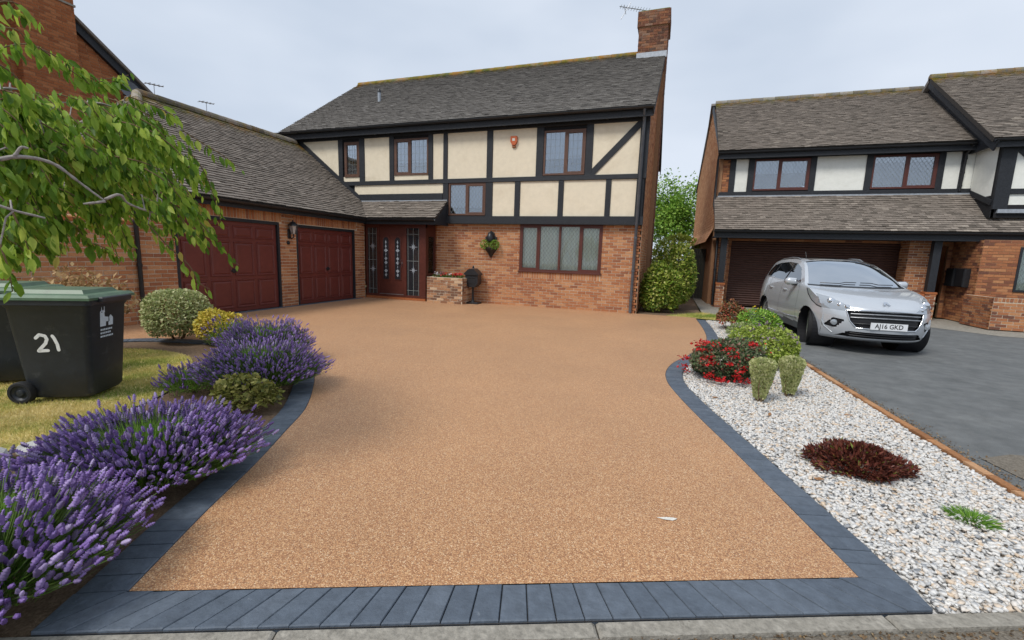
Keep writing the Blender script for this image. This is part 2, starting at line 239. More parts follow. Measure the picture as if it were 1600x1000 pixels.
class MB:
    def __init__(s): s.v = []; s.f = []; s.t = []; s.m = []; s.n = 0
    def add(s, vs, fs, tint=.5, moss=0.):
        k = s.n; s.v.extend([tuple(map(float, p)) for p in vs]); s.n += len(vs)
        s.f.extend([tuple(i+k for i in f) for f in fs]); s.t.extend([tint]*len(fs)); s.m.extend([moss]*len(fs)); return s
    def box(s, F, a0, a1, b0, b1, c0, c1, tint=.5, jit=0., cham=0., moss=0.):
        if cham:
            q = [F(a, b, c) for c, e in ((c0, 0), (c1-cham, 0), (c1, cham)) for a, b in ((a0+e, b0+e), (a1-e, b0+e), (a1-e, b1-e), (a0+e, b1-e))]
            fs = [(3, 2, 1, 0), (8, 9, 10, 11)] + [(r+i, r+(i+1) % 4, r+4+(i+1) % 4, r+4+i) for r in (0, 4) for i in range(4)]
        else:
            q = [F(a, b, c) for c in (c0, c1) for a, b in ((a0, b0), (a1, b0), (a1, b1), (a0, b1))]
            fs = [(3, 2, 1, 0), (4, 5, 6, 7), (0, 1, 5, 4), (1, 2, 6, 5), (2, 3, 7, 6), (3, 0, 4, 7)]
        if jit: q = [p + rng.uniform(-jit, jit, 3) for p in q]
        return s.add(q, fs, tint, moss)
    def prism(s, F, poly, c0, c1, tint=.5):
        n = len(poly); q = [F(a, b, c0) for a, b in poly] + [F(a, b, c1) for a, b in poly]
        return s.add(q, [tuple(range(n-1, -1, -1)), tuple(range(n, 2*n))] + [(i, (i+1) % n, n+(i+1) % n, n+i) for i in range(n)], tint)
    def beam(s, F, p, q, width, c0, c1, tint=.5):
        p, q = np.array(p, float), np.array(q, float); d = (q-p)/np.linalg.norm(q-p); e = np.array([-d[1], d[0]])*width/2
        return s.prism(F, [p-e, q-e, q+e, p+e], c0, c1, tint)
    def tube(s, pts, rad, n=8, tint=.5, cap=True):
        pts = [np.array(p, float) for p in pts]; k = len(pts); rad = [rad]*k if np.isscalar(rad) else rad; vs = []
        t0 = pts[1]-pts[0]; up = np.array([0, 0, 1.]) if abs(t0[2]) < .9*np.linalg.norm(t0) else np.array([1., 0, 0])
        a = np.cross(t0, up); a /= np.linalg.norm(a)
        for i in range(k):
            t = pts[min(i+1, k-1)] - pts[max(i-1, 0)]; t /= np.linalg.norm(t); a = a - t*(a@t); a /= np.linalg.norm(a); b = np.cross(t, a)
            vs += [pts[i] + rad[i]*(a*math.cos(2*math.pi*j/n) + b*math.sin(2*math.pi*j/n)) for j in range(n)]
        fs = [(i*n+j, i*n+(j+1) % n, (i+1)*n+(j+1) % n, (i+1)*n+j) for i in range(k-1) for j in range(n)]
        if cap: fs += [tuple(range(n-1, -1, -1)), tuple(range((k-1)*n, k*n))]
        return s.add(vs, fs, tint)
    def lathe(s, F, prof, n=16, tint=.5, arc=(0, 2*math.pi)):
        """profile (radius, height along w) turned round w"""
        vs = []; k = len(prof); full = arc[1]-arc[0] > 6.28; m = n if full else n+1
        for r, h in prof:
            vs += [F(r*math.cos(arc[0]+(arc[1]-arc[0])*j/n), r*math.sin(arc[0]+(arc[1]-arc[0])*j/n), h) for j in range(m)]
        fs = [(i*m+j, i*m+(j+1) % m, (i+1)*m+(j+1) % m, (i+1)*m+j) for i in range(k-1) for j in range(n)]
        return s.add(vs, fs, tint)
    def mesh(s, name, smooth=False, fix=True):
        me = bpy.data.meshes.new(name); me.from_pydata(s.v, [], s.f)
        a = me.attributes.new('tint', 'FLOAT', 'FACE'); a.data.foreach_set('value', np.array(s.t, 'f'))
        if any(s.m): a = me.attributes.new('moss', 'FLOAT', 'FACE'); a.data.foreach_set('value', np.array(s.m, 'f'))
        if fix:
            bm = bmesh.new(); bm.from_mesh(me); bmesh.ops.recalc_face_normals(bm, faces=bm.faces); bm.to_mesh(me); bm.free()
        if smooth: me.shade_smooth() if hasattr(me, 'shade_smooth') else None
        return me
    def build(s, name, m, parent=None, smooth=False, fix=True, angle=None):
        me = s.mesh(name, smooth, fix); me.materials.append(MT[m] if isinstance(m, str) else m)
        if angle:
            me.shade_smooth(); me.set_sharp_from_angle(angle=R_(angle))
        return link(name, me, parent)
def link(name, data, parent=None):
    o = bpy.data.objects.new(name, data); COL.objects.link(o)
    if parent is not None: o.parent = parent; o.matrix_parent_inverse = parent_inv(parent)
    return o
def parent_inv(p):
    m = Matrix.Identity(4); chain = []
    while p is not None: chain.append(p); p = p.parent
    for q in reversed(chain): m = m @ q.matrix_parent_inverse @ q.matrix_basis
    return m.inverted()
def thing(name, label, cat, loc=(0, 0, 0), group=None):
    o = bpy.data.objects.new(name, None); COL.objects.link(o); o.location = loc; o.empty_display_size = .2
    o['label'] = label; o['category'] = cat
    if group: o['group'] = group
    return o
def tag(o, label, cat, group=None):
    o['label'] = label; o['category'] = cat
    if group: o['group'] = group
    return o
def structure(o): o['kind'] = 'structure'; return o
def stuff(o, label=None):
    o['kind'] = 'stuff'
    return o
def raw_mesh(name, V, Fc, tint=None, moss=None, smooth=False):
    """V (n,3), Fc (m,k) all faces with k corners"""
    me = bpy.data.meshes.new(name); k = Fc.shape[1]; m = len(Fc)
    me.vertices.add(len(V)); me.vertices.foreach_set('co', np.ascontiguousarray(V, 'f').ravel())
    me.loops.add(m*k); me.loops.foreach_set('vertex_index', np.ascontiguousarray(Fc, 'i').ravel())
    me.polygons.add(m); me.polygons.foreach_set('loop_start', np.arange(0, m*k, k, dtype='i'))
    if smooth: me.polygons.foreach_set('use_smooth', np.ones(m, bool))
    me.update(calc_edges=True)
    if tint is not None: me.attributes.new('tint', 'FLOAT', 'FACE').data.foreach_set('value', np.ascontiguousarray(tint, 'f'))
    if moss is not None: me.attributes.new('moss', 'FLOAT', 'FACE').data.foreach_set('value', np.ascontiguousarray(moss, 'f'))
    return me
def scatter(name, tv, tf, M3, O, tint, m, parent=None, smooth=False):
    """copies of a template (tv, tf) under M3 (n,3,3) at O (n,3) in one mesh"""
    tv = np.array(tv, float); tf = np.array(tf, int); n = len(O)
    V = (np.einsum('nij,vj->nvi', M3, tv) + O[:, None, :]).reshape(-1, 3)
    Fc = (tf[None] + (np.arange(n)*len(tv))[:, None, None]).reshape(-1, tf.shape[1])
    me = raw_mesh(name, V, Fc, np.repeat(tint, len(tf)), smooth=smooth); me.materials.append(MT[m])
    return link(name, me, parent)
def unit(a): return a/np.maximum(np.linalg.norm(a, axis=-1, keepdims=True), 1e-9)
def basis(direction, normal):
    """n frames: y along direction, z near normal"""
    y = unit(direction); x = unit(np.cross(y, normal)); z = np.cross(x, y)
    return np.stack([x, y, z], axis=2)
def rand_dirs(n): return unit(rng.normal(size=(n, 3)))
LEAF_V = [(0, 0, 0), (.20, .22, .04), (.27, .5, .05), (.17, .78, .02), (0, 1, -.06), (-.17, .78, .02), (-.27, .5, .05), (-.20, .22, .04), (0, .5, -.01)]
LEAF_F = [(0, 1, 8), (1, 2, 8), (2, 3, 8), (3, 4, 8), (4, 5, 8), (5, 6, 8), (6, 7, 8), (7, 0, 8)]
LEAF4_V = [(0, 0, 0), (.30, .5, .07), (0, 1, 0), (-.30, .5, .07)]
LEAF4_F = [(0, 1, 2), (0, 2, 3)]

# ------------------------------------------------------------------ building helpers
def minus(a0, a1, cuts):
    out = [(a0, a1)]
    for c0, c1 in cuts:
        out = [q for p in out for q in ((p[0], min(p[1], c0)), (max(p[0], c1), p[1])) if q[1]-q[0] > 1e-4]
    return out
BL, BH, BJ = .214, .062, .014
def brick_wall(house, name, F, u0, u1, v0, v1, holes, bricks, soldiers=(), profile=None, thick=.1, mortar='mortar'):
    """one wall of a house: a mortar core with real openings; its bricks are listed for finish_bricks"""
    us = sorted({u0, u1, *[h[i] for h in holes for i in (0, 1) if u0 < h[i] < u1]})
    vs = sorted({v0, v1, *[h[i] for h in holes for i in (2, 3) if v0 < h[i] < v1]})
    mb = MB()
    if profile is None:
        for a, b in zip(us, us[1:]):
            for c, d in zip(vs, vs[1:]):
                if not any(h[0] <= (a+b)/2 <= h[1] and h[2] <= (c+d)/2 <= h[3] for h in holes): mb.box(F, a, b, c, d, -thick, 0)
    else: mb.prism(F, profile[1], -thick, 0)
    wall = mb.build(name, mortar, house)
    i = 0; v = v0+.004
    while v < v1-.03:
        vt = min(v+BH, v1-.003); lo, hi = (u0, u1) if profile is None else profile[0](v+BH)
        cuts = [(h[0]-.002, h[1]+.002) for h in list(holes)+list(soldiers) if h[2] < vt-.004 and h[3] > v+.004]
        a = lo - (BL+BJ)*(.5 if i % 2 else 0)
        while a < hi:
            p0, p1 = max(a, lo+.003), min(a+BL, hi-.003)
            if p1-p0 > .03:
                for q0, q1 in minus(p0, p1, cuts):
                    if q1-q0 > .03: bricks.append((wall, F, q0, q1, v, vt, abs(q1-q0-BL) < 1e-3 and abs(vt-v-BH) < 1e-3))
            a += BL+BJ
        v += BH+BJ; i += 1
    for s0, s1, w0, w1 in soldiers:
        a = s0+.004
        while a+BH < s1+.002:
            bricks.append((wall, F, a, a+BH, w0+.005, w1-.005, False)); a += BH+BJ
    return wall
def px_size(p, size):
    q = view(p)
    if q is None or not (-20 < q[0] < 1620 and -20 < q[1] < 1020): return 0
    return F_PX*size/q[2]
def finish_bricks(bricks, m, singles=300, lo=0., hi=1.):
    sc = sorted(((px_size(F((a0+a1)/2, (b0+b1)/2, 0), 1.)*abs((unit(CAMP-F(a0, b0, 0))@F.w)) if full else 0, i) for i, (w, F, a0, a1, b0, b1, full) in enumerate(bricks)), reverse=True)
    pick = {i for s, i in sc[:singles] if s > 0}
    meshes = []
    for k in range(14):
        mb = MB(); mb.box(WORLD, 0, BL, 0, BH, -.01, .006+.0035*rng.random(), tint=lo+(hi-lo)*(k+.5)/14, jit=.0018); me = mb.mesh('brick'); me.materials.append(MT[m]); meshes.append(me)
    rest = {}
    for i, (w, F, a0, a1, b0, b1, full) in enumerate(bricks):
        if i in pick:
            o = bpy.data.objects.new('brick', meshes[int(rng.integers(14))]); COL.objects.link(o); o.parent = w; o.matrix_parent_inverse = parent_inv(w); o.matrix_basis = F.mat(a0, b0, rng.uniform(-.002, .002))
        else:
            rest.setdefault(w, MB()).box(F, a0, a1, b0, b1, -.004, .005+.005*rng.random(), tint=lo+(hi-lo)*rng.random(), jit=.0015)
    for w, mb in rest.items(): stuff(mb.build('brickwork', m, w, fix=False))
TW, TG = .165, .10
def tile_verts(w, lift=0.):
    return [(0, 0, .014), (w, 0, .014), (0, 0, .034), (w, 0, .034), (0, .15, .004+lift), (w, .15, .004+lift)]
TILE_F = [(0, 1, 3, 2), (2, 3, 5, 4), (0, 2, 4), (1, 5, 3)]
def roof_slope(house, name, F, ulim, S, tiles, ridge_moss=True, w=TW, g=TG, thick=.10, deck=None):
    """a roof slope: dark deck with every tile laid in courses. ulim(s) gives the extent along the eave at slope length s"""
    a0, a1 = ulim(0); b0, b1 = ulim(S)
    mb = MB(); mb.prism(F, deck or [(a0, 0), (a1, 0), (b1, S), (b0, S)], -thick, 0); roof = mb.build(name, 'felt', house)
    j = 0
    while j*g < S-.03:
        lo, hi = ulim(j*g+.05); a = lo - (w/2 if j % 2 else 0)
        while a < hi:
            p0, p1 = max(a, lo), min(a+w-.003, hi)
            if p1-p0 > .03:
                d = S-j*g; e = min(p0-lo, hi-p1)
                moss = max(0., 1-d/.95)*.62 + max(0., .25-e)*.8 if ridge_moss else 0.
                tiles.append((roof, F, p0, p1, j*g, abs(p1-p0-w+.003) < 1e-3, min(1, moss)))
            a += w
        j += 1
    return roof
def finish_tiles(tiles, m, singles=300, w=TW, lo=0., hi=1.):
    sc = sorted(((px_size(F(a0, b, 0), 1.) if full and moss < .05 else 0, i) for i, (r, F, a0, a1, b, full, moss) in enumerate(tiles)), reverse=True)
    pick = {i for s, i in sc[:singles] if s > 0}
    meshes = []
    for k in range(14):
        mb = MB(); mb.add(tile_verts(w-.003), TILE_F, lo+(hi-lo)*(k+.5)/14); me = mb.mesh('roof_tile', fix=False); me.materials.append(MT[m]); meshes.append(me)
    rest = {}
    for i, (r, F, a0, a1, b, full, moss) in enumerate(tiles):
        if i in pick:
            o = bpy.data.objects.new('roof_tile', meshes[int(rng.integers(14))]); COL.objects.link(o); o.parent = r; o.matrix_parent_inverse = parent_inv(r)
            o.matrix_basis = F.mat(a0, b+rng.uniform(-.005, .005), rng.uniform(-.002, .005))
        else:
            dz, db = rng.uniform(-.003, .007), rng.uniform(-.006, .006); tw = rng.uniform(-.004, .004)
            q = [F(a0+x, b+db+y, z+dz+tw*(x/w-.5)) for x, y, z in tile_verts(a1-a0)]
            rest.setdefault(r, MB()).add(q, TILE_F, lo+(hi-lo)*min(1, max(0, rng.normal(.5, .17))), moss)
    for r, mb in rest.items(): stuff(mb.build('roof_tiles', m, r, fix=False))
def ridge_tiles(house, p, q, m='tile', r=.12, moss=.35):
    p, q = np.array(p, float), np.array(q, float); Ln = np.linalg.norm(q-p); d = (q-p)/Ln; side = unit(np.cross(d, (0, 0, 1.))); up = np.cross(side, d); n = max(1, int(Ln/.42))
    for i in range(n):
        mb = MB(); F = Fr(p+d*(Ln*i/n), side, up, d); l = Ln/n
        mb.lathe(F, [(.0, .002), (r*1.02, .006), (r, l*.5), (r*.97, l)], 7, tint=rng.random(), arc=(-.25, math.pi+.25))
        mb.m = [moss]*len(mb.f); o = mb.build('ridge_tile', m, house, fix=False)
def gutter(house, p, q, r=.055, m='black_plastic'):
    mb = MB(); p, q = np.array(p, float), np.array(q, float); d = unit(q-p); side = unit(np.cross(d, (0, 0, 1.))); F = Fr(p, side, (0, 0, 1), d); Ln = np.linalg.norm(q-p)
    mb.lathe(F, [(r, 0), (r, Ln)], 8, arc=(math.pi, 2*math.pi)); mb.lathe(F, [(r*.86, 0), (r*.86, Ln)], 8, arc=(math.pi, 2*math.pi))
    mb.box(F, -r-.004, r+.004, -.004, .006, -.004, 0); mb.box(F, -r-.004, r+.004, -.004, .006, Ln, Ln+.004)
    for i in range(int(Ln/.9)+1): mb.lathe(Fr(p+d*min(Ln-.03, i*.9), side, (0, 0, 1), d), [(r*1.12, 0), (r*1.12, .03)], 8, arc=(math.pi, 2*math.pi))
    return mb.build('gutter', m, house, fix=False)
def downpipe(house, pts, r=.036, m='black_plastic'):
    mb = MB(); mb.tube(pts, r, 10); o = mb.build('downpipe', m, house, smooth=False, angle=40)
    p, q = np.array(pts[-2], float), np.array(pts[-1], float)
    for k in (.12, .5, .85):
        c = p+(q-p)*k; b = MB(); b.tube([c-(0, 0, .025), c+(0, 0, .025)], r*1.25, 10); b.build('pipe_clip', m, o)
    return o
def leading(parent, F, u0, u1, v0, v1, c, pitch=.11, kind='diamond', wd=.0045, m='leading'):
    mb = MB()
    def seg(p, q):
        # clip to the pane
        (x0, y0), (x1, y1) = p, q; t0, t1 = 0., 1.; dx, dy = x1-x0, y1-y0
        for pp, qq in ((-dx, x0-u0), (dx, u1-x0), (-dy, y0-v0), (dy, v1-y0)):
            if abs(pp) < 1e-9:
                if qq < 0: return
            else:
                r = qq/pp
                if pp < 0: t0 = max(t0, r)
                else: t1 = min(t1, r)
        if t1-t0 < 1e-3: return
        mb.beam(F, (x0+dx*t0, y0+dy*t0), (x0+dx*t1, y0+dy*t1), wd, c, c+.003)
    W, H = u1-u0, v1-v0
    if kind == 'diamond':
        sl = 1.35; n = int((W+H/sl)/pitch)+2
        for i in range(-n, n+1):
            x = u0+i*pitch; seg((x, v0), (x+H/sl, v1)); seg((x+H/sl, v0), (x, v1))
    else:
        for i in range(1, max(2, round(W/pitch))): x = u0+W*i/max(2, round(W/pitch)); seg((x, v0), (x, v1))
        nv = max(2, round(H/(pitch*1.4)))
        for i in range(1, nv): y = v0+H*i/nv; seg((u0, y), (u1, y))
    if mb.n: return stuff(mb.build('leading', m, parent, fix=False))
def window(house, F, u0, u1, v0, v1, splits=(), m='win_brown', casements=(), curtain=None, lead='diamond', fw=.055, proud=.02, label=None, pitch=.11, gl='glass'):
    """frame > mullion, casement, pane, leading, curtain, dim room; splits are fractions of the width"""
    mb = MB(); c0, c1 = -.06, proud
    mb.box(F, u0, u1, v0, v0+fw, c0, c1+.012); mb.box(F, u0, u1, v1-fw, v1, c0, c1)
    mb.box(F, u0, u0+fw, v0+fw, v1-fw, c0, c1); mb.box(F, u1-fw, u1, v0+fw, v1-fw, c0, c1)
    w = mb.build('window', m, house)
    if label: w['label'] = label
    xs = [u0+fw] + [u0+(u1-u0)*s for s in splits] + [u1-fw]
    for s in xs[1:-1]:
        b = MB(); b.box(F, s-.03, s+.03, v0+fw, v1-fw, c0, c1-.003); b.build('mullion', m, w)
    for i in range(len(xs)-1):
        a, b_ = xs[i]+(.03 if i else 0), xs[i+1]-(.03 if i < len(xs)-2 else 0); e = 0
        if i in casements:
            e = .04; k = MB(); k.box(F, a, b_, v0+fw, v0+fw+e, -.03, c1+.006); k.box(F, a, b_, v1-fw-e, v1-fw, -.03, c1+.006)
            k.box(F, a, a+e, v0+fw+e, v1-fw-e, -.03, c1+.006); k.box(F, b_-e, b_, v0+fw+e, v1-fw-e, -.03, c1+.006); k.build('casement', m, w)
        pa = MB(); pa.box(F, a+e, b_-e, v0+fw+e, v1-fw-e, -.016, -.010); pa.build('pane', gl, w)
        if lead: leading(w, F, a+e, b_-e, v0+fw+e, v1-fw-e, -.009, pitch, lead)
    if curtain:
        kind, f0, f1 = curtain; k = MB(); n = int((u1-u0)/.02); vv = (v0+(v1-v0)*f0, v0+(v1-v0)*f1)
        q = [F(u0+.03+(u1-u0-.06)*i/n, y, -.06+.022*math.sin(i*1.1+.5*math.sin(i*.31))) for y in vv for i in range(n+1)]
        k.add(q, [(i, i+1, n+2+i, n+1+i) for i in range(n)]); k.build('curtain', kind, w, smooth=True, fix=False)
    k = MB(); k.box(F, u0+.01, u1-.01, v0+.01, v1-.01, -.62, -.60); k.build('dark_room_backing', 'room', w)  # dark backing sheet: the unlit room's dimness is put into its colour
    return w
def rect_wall(house, name, F, u0, u1, v0, v1, holes, m, thick=.08):
    us = sorted({u0, u1, *[h[i] for h in holes for i in (0, 1)]}); vs = sorted({v0, v1, *[h[i] for h in holes for i in (2, 3)]}); mb = MB()
    for a, b in zip(us, us[1:]):
        for c, d in zip(vs, vs[1:]):
            if not any(h[0] <= (a+b)/2 <= h[1] and h[2] <= (c+d)/2 <= h[3] for h in holes): mb.box(F, a, b, c, d, -thick, 0)
    return mb.build(name, m, house)
def part_box(house, name, m, F, *a, cham=.0, jit=0.):
    mb = MB(); mb.box(F, *a, cham=cham, jit=jit); return mb.build(name, m, house)
def timber(house, F, a0, a1, b0, b1, c1=.035, c0=-.01):
    mb = MB(); mb.box(F, a0, a1, b0, b1, c0, c1, cham=.006, jit=.0035); return mb.build('timber_beam', 'black_timber', house)
def timber_line(house, F, p, q, width, c1=.03, c0=-.01):
    mb = MB(); mb.beam(F, p, q, width, c0, c1); return mb.build('timber_beam', 'black_timber', house)
def panel(house, F, poly, m, c=0.):
    if len(poly) == 4 and not isinstance(poly[0], tuple): a0, a1, b0, b1 = poly; poly = [(a0, b0), (a1, b0), (a1, b1), (a0, b1)]
    mb = MB(); mb.prism(F, poly, c-.012, c+.004); return mb.build('render_panel', m, house)

# ------------------------------------------------------------------ ground and setting
def sheet(name, pts, z, m, kind='structure', thick=.0):
    mb = MB(); n = len(pts); mb.add([(x, y, z) for x, y in pts], [tuple(range(n))])
    bm = bmesh.new(); me = mb.mesh(name, fix=False); bm.from_mesh(me); bmesh.ops.triangulate(bm, faces=bm.faces)
    for f in bm.faces:
        if f.normal.z < 0: f.normal_flip()
    bm.to_mesh(me); bm.free()
    me.materials.append(MT[m]); o = link(name, me); o['kind'] = kind; return o
def smooth_line(pts, step=.05):
    P = [np.array(p, float) for p in pts]; P = [2*P[0]-P[1]] + P + [2*P[-1]-P[-2]]; out = []
    for i in range(1, len(P)-2):
        n = max(2, int(np.linalg.norm(P[i+1]-P[i])/step))
        for k in range(n):
            t = k/n; out.append(.5*((2*P[i]) + (P[i+1]-P[i-1])*t + (2*P[i-1]-5*P[i]+4*P[i+1]-P[i+2])*t*t + (3*P[i]-P[i-1]-3*P[i+1]+P[i+2])*t**3))
    out.append(P[-2]); return np.array(out)
def resample(L_, step):
    d = np.r_[0, np.cumsum(np.linalg.norm(np.diff(L_, axis=0), axis=1))]; n = max(2, round(d[-1]/step)); s = np.linspace(0, d[-1], n+1)
    return np.stack([np.interp(s, d, L_[:, 0]), np.interp(s, d, L_[:, 1])], 1)
def offset(L_, w):
    t = np.gradient(L_, axis=0); t = unit(t); return L_ + np.stack([-t[:, 1], t[:, 0]], 1)*w

sheet('ground', [(-220, -60), (220, -60), (220, 420), (-220, 420)], -.06, 'earth')
FD = np.array([3.24, 1.37]); FD /= np.linalg.norm(FD); FN = np.array([FD[1], -FD[0]])      # front edge of the drive, and towards the road
A_IN, B_IN = np.array([-2.04, 1.09]), np.array([.96, 2.36])
PV = .21
right_in = smooth_line([(.96, 2.36), (.77, 3.05), (.57, 3.76), (.38, 4.4), (.21, 5.03), (.09, 5.6), (.07, 6.15), (.17, 6.75), (.42, 7.5), (.66, 8.4), (.79, 9.3), (.81, 10.6), (.76, 12.2)])
left_in = smooth_line([(-2.04, 1.09), (-2.30, 1.62), (-2.54, 2.15), (-2.80, 2.66), (-3.05, 3.13), (-3.42, 3.62), (-3.85, 4.10), (-4.45, 4.55), (-5.2, 4.86), (-6.1, 4.98), (-7.0, 4.86), (-7.7, 4.55), (-7.98, 3.9), (-8.02, 2.6), (-8.02, 1.0)])
drive = [tuple(p) for p in right_in] + [(.76, 12.59), (-6.9, 12.59), (-6.9, 11.95), (-9.04, 11.95), (-9.04, 1.0)] + [tuple(p) for p in left_in[::-1]]
drv = sheet('driveway', drive, .004, 'resin')
def paving(name, inner, outer, z=.008, parent=None, th=.05):
    """one block per step between two matching lines"""
    if parent is None:
        parent = sheet(name, [tuple(p) for p in inner] + [tuple(p) for p in outer[::-1]], -.004, 'joint')
    for i in range(len(inner)-1):
        q = [inner[i], inner[i+1], outer[i+1], outer[i]]; c = sum(q)/4
        def ins(p, d): v = p-c; l = np.linalg.norm(v); return c+v*(1-d/l)
        dz = rng.uniform(-.002, .002); lo = [(*ins(p, .005), -.04) for p in q]; mi = [(*ins(p, .005), z-.004+dz) for p in q]; hi = [(*ins(p, .011), z+dz+rng.uniform(-.0008, .0008)) for p in q]
        mb = MB(); mb.add(lo+mi+hi, [(8, 9, 10, 11)] + [(r+k, r+(k+1) % 4, r+4+(k+1) % 4, r+4+k) for r in (0, 4) for k in range(4)], rng.random()); mb.build('paving_block', 'paver', parent)
    return parent
fl = A_IN; fr = B_IN
fin = np.stack([fl+(fr-fl)*k/31 for k in range(32)]); fout = np.stack([fl-FD*.198+FN*PV+(fr+FD*.16-fl+FD*.198)*k/31 for k in range(32)])
# the front course: its ends are skewed to meet the side borders
bord = paving('front_border', fin, fout)
ri = resample(right_in, .105); ro = offset(ri, -PV)
paving('right_border', ri, ro)
li = resample(left_in, .105); lo_ = offset(li, PV)
paving('left_border', li, lo_)
def corner_block(q, parent):
    c = sum(q)/len(q); n_ = len(q)
    def ins(p, d): v = p-c; return c+v*(1-d/np.linalg.norm(v))
    if np.cross(q[1]-q[0], q[2]-q[0]) < 0: q = q[::-1]
    mb = MB(); mb.add([(*ins(p, .004), -.04) for p in q]+[(*ins(p, .006), .008) for p in q], [tuple(range(n_, 2*n_))]+[(i, (i+1) % n_, n_+(i+1) % n_, n_+i) for i in range(n_)], .5); mb.build('paving_block', 'paver', parent)
corner_block([A_IN, lo_[0], fout[0]], bord); corner_block([B_IN, fout[-1], ro[0]], bord)
# front kerb and the road before it
k0 = fout[0]-FD*1.6; k1 = fout[-1]+FD*6.
kerb = sheet('kerb_line', [tuple(k0), tuple(k1), tuple(k1+FN*.09), tuple(k0+FN*.09)], -.03, 'joint')
n = 9
for i in range(n):
    a = k0+(k1-k0)*i/n+FD*.003; b = k0+(k1-k0)*(i+1)/n-FD*.003
    mb = MB(); q = [a+FN*.006, b+FN*.006, b+FN*.078, a+FN*.078]; q.reverse()
    def ring(d, z): c = sum(q)/4; return [(*(p+(c-p)/np.linalg.norm(c-p)*d), z) for p in q]
    mb.add(ring(0, -.1)+ring(0, -.012)+ring(.012, -.003), [(8, 9, 10, 11)] + [(r+k, r+(k+1) % 4, r+4+(k+1) % 4, r+4+k) for r in (0, 4) for k in range(4)]); mb.build('kerb_stone', 'concrete', kerb)
rd0, rd1 = k0+FN*.082-FD*30, k1+FN*.082+FD*30
sheet('road', [tuple(rd0), tuple(rd1), tuple(rd1+FN*9), tuple(rd0+FN*9)], -.022, 'road')
# right gravel bed, edging, neighbour's drive
kx = smooth_line([(2.42, 2.86), (2.34, 3.3), (2.26, 3.75), (2.20, 4.5), (2.14, 5.3), (2.05, 6.6), (1.97, 8.0), (1.9, 9.6), (1.78, 11.3), (1.7, 12.2)])
gb = sheet('gravel_bed', [tuple(p) for p in ro[::-1]] + [tuple(fout[-1]), (2.42, 2.74)] + [tuple(p) for p in kx], -.02, 'gravel_bed')
ki = resample(kx, .225); ko = offset(ki, -.065)
paving('brick_edging', ki, ko, z=.022)
for o in list(bpy.data.objects):
    if o.parent and o.parent.name.startswith('brick_edging'): o.name = 'edging_brick'; o.data.materials[0] = MT['edging']
tl = [tuple(p) for p in ko]
sheet('tarmac_drive', tl + [(1.7, 13.2), (1.75, 16.95), (30, 16.95), (30, 14.2), (2.5, 2.62)], -.028, 'tarmac')
sheet('concrete_apron', [(1.7, 15.3), (6.2, 14.6), (7.3, 13.3), (30, 13.0), (30, 16.9), (1.75, 16.9)], -.022, 'concrete')
sheet('footway_patch', [(2.46, 4.42), (2.75, 4.62), (4.6, 4.9), (9, 5.4), (9, 3.6), (2.62, 3.65)], -.022, 'road')
# strip of grass, soil and path between the houses
sheet('shrub_bed', [(-.72, 12.62), (.76, 12.62), (.95, 14.2), (1.0, 20), (-.72, 20)], -.006, 'soil')
sheet('side_path', [(1.0, 13.6), (1.72, 13.2), (1.72, 26), (1.02, 26)], -.002, 'concrete')
sheet('grass_verge', [(.02, 12.64), (1.7, 12.3), (1.68, 13.4), (.98, 13.9), (.5, 13.2)], .0, 'lawn')
# left: soil bed, lawn
sheet('flower_bed', [tuple(p) for p in lo_] + [(-8.2, -.5), (-3.6, -.5), tuple(fout[0])], -.012, 'soil')
lawn_pts = smooth_line([(-4.05, .6), (-4.2, 1.4), (-4.33, 2.2), (-4.62, 2.95), (-5.25, 3.65), (-6.0, 4.12), (-6.9, 4.1), (-7.3, 3.7), (-7.4, 2.6), (-7.4, .6)], .15)
sheet('lawn', [tuple(p) for p in lawn_pts] + [(-7.4, -2), (-4.2, -2)], .0, 'lawn')
po = offset(resample(lawn_pts, .9), 0)

# ------------------------------------------------------------------ main house
H = thing('timber_framed_house', 'large brick house with black timbers and cream panels behind the orange drive', 'house', (-5, 12.6, 0))
bricks = []; tiles = []
FG = front(12.6); FU = front(12.5)
gw = (-4.15, -1.78, 1.04, 2.355)
brick_wall(H, 'front_wall', FG, -6.94, -.765, 0, 2.36, [gw], bricks, soldiers=[(-4.15, -1.78, .832, 1.03)])
rect_wall(H, 'porch_back_wall', FG, -9.0, -6.86, 0, 2.36, [], 'mortar')
window(H, FG, *gw, splits=(.245, .5, .745), m='win_red', casements=(0, 3), curtain=('curtain', .0, .98), fw=.05, label='wide four light window with diamond leading and net curtain', pitch=.10)
part_box(H, 'window_sill', 'win_red', FG, gw[0]-.03, gw[1]+.03, 1.0, 1.038, -.04, .05, cham=.008)
# first floor
w1, w2, w3, w4 = (-10.17, -9.60, 3.80, 4.88), (-8.30, -7.11, 3.81, 4.88), (-3.51, -2.36, 3.68, 4.86), (-6.41, -5.22, 2.60, 3.535)
rect_wall(H, 'upper_wall', front(12.52), -12.3, -.75, 2.38, 5.2, [w1, w2, w3, w4], 'soffit')
part_box(H, 'rear_wall', 'brick_orange', front(20.9), -12.3, -.75, 0, 5.2, -.1, 0)
for a, b in ((-10.40, -10.23), (-9.59, -9.40), (-8.47, -8.31), (-7.10, -6.95), (-6.60, -6.46), (-5.20, -5.02), (-3.72, -3.52), (-2.35, -2.16), (-.96, -.74)): timber(H, FU, a, b, 3.655, 5.02, .035)
timber(H, FU, -10.2, -.74, 3.535, 3.66, .045)
for a, b in ((-6.60, -6.42), (-5.21, -5.0), (-4.32, -4.16), (-3.05, -2.90), (-1.76, -1.62), (-.97, -.78)): timber(H, FU, a, b, 2.575, 3.54, .035)
timber(H, FU, -6.62, -.74, 2.35, 2.58, .07); timber(H, FU, -9.85, -6.6, 3.06, 3.25, .05)
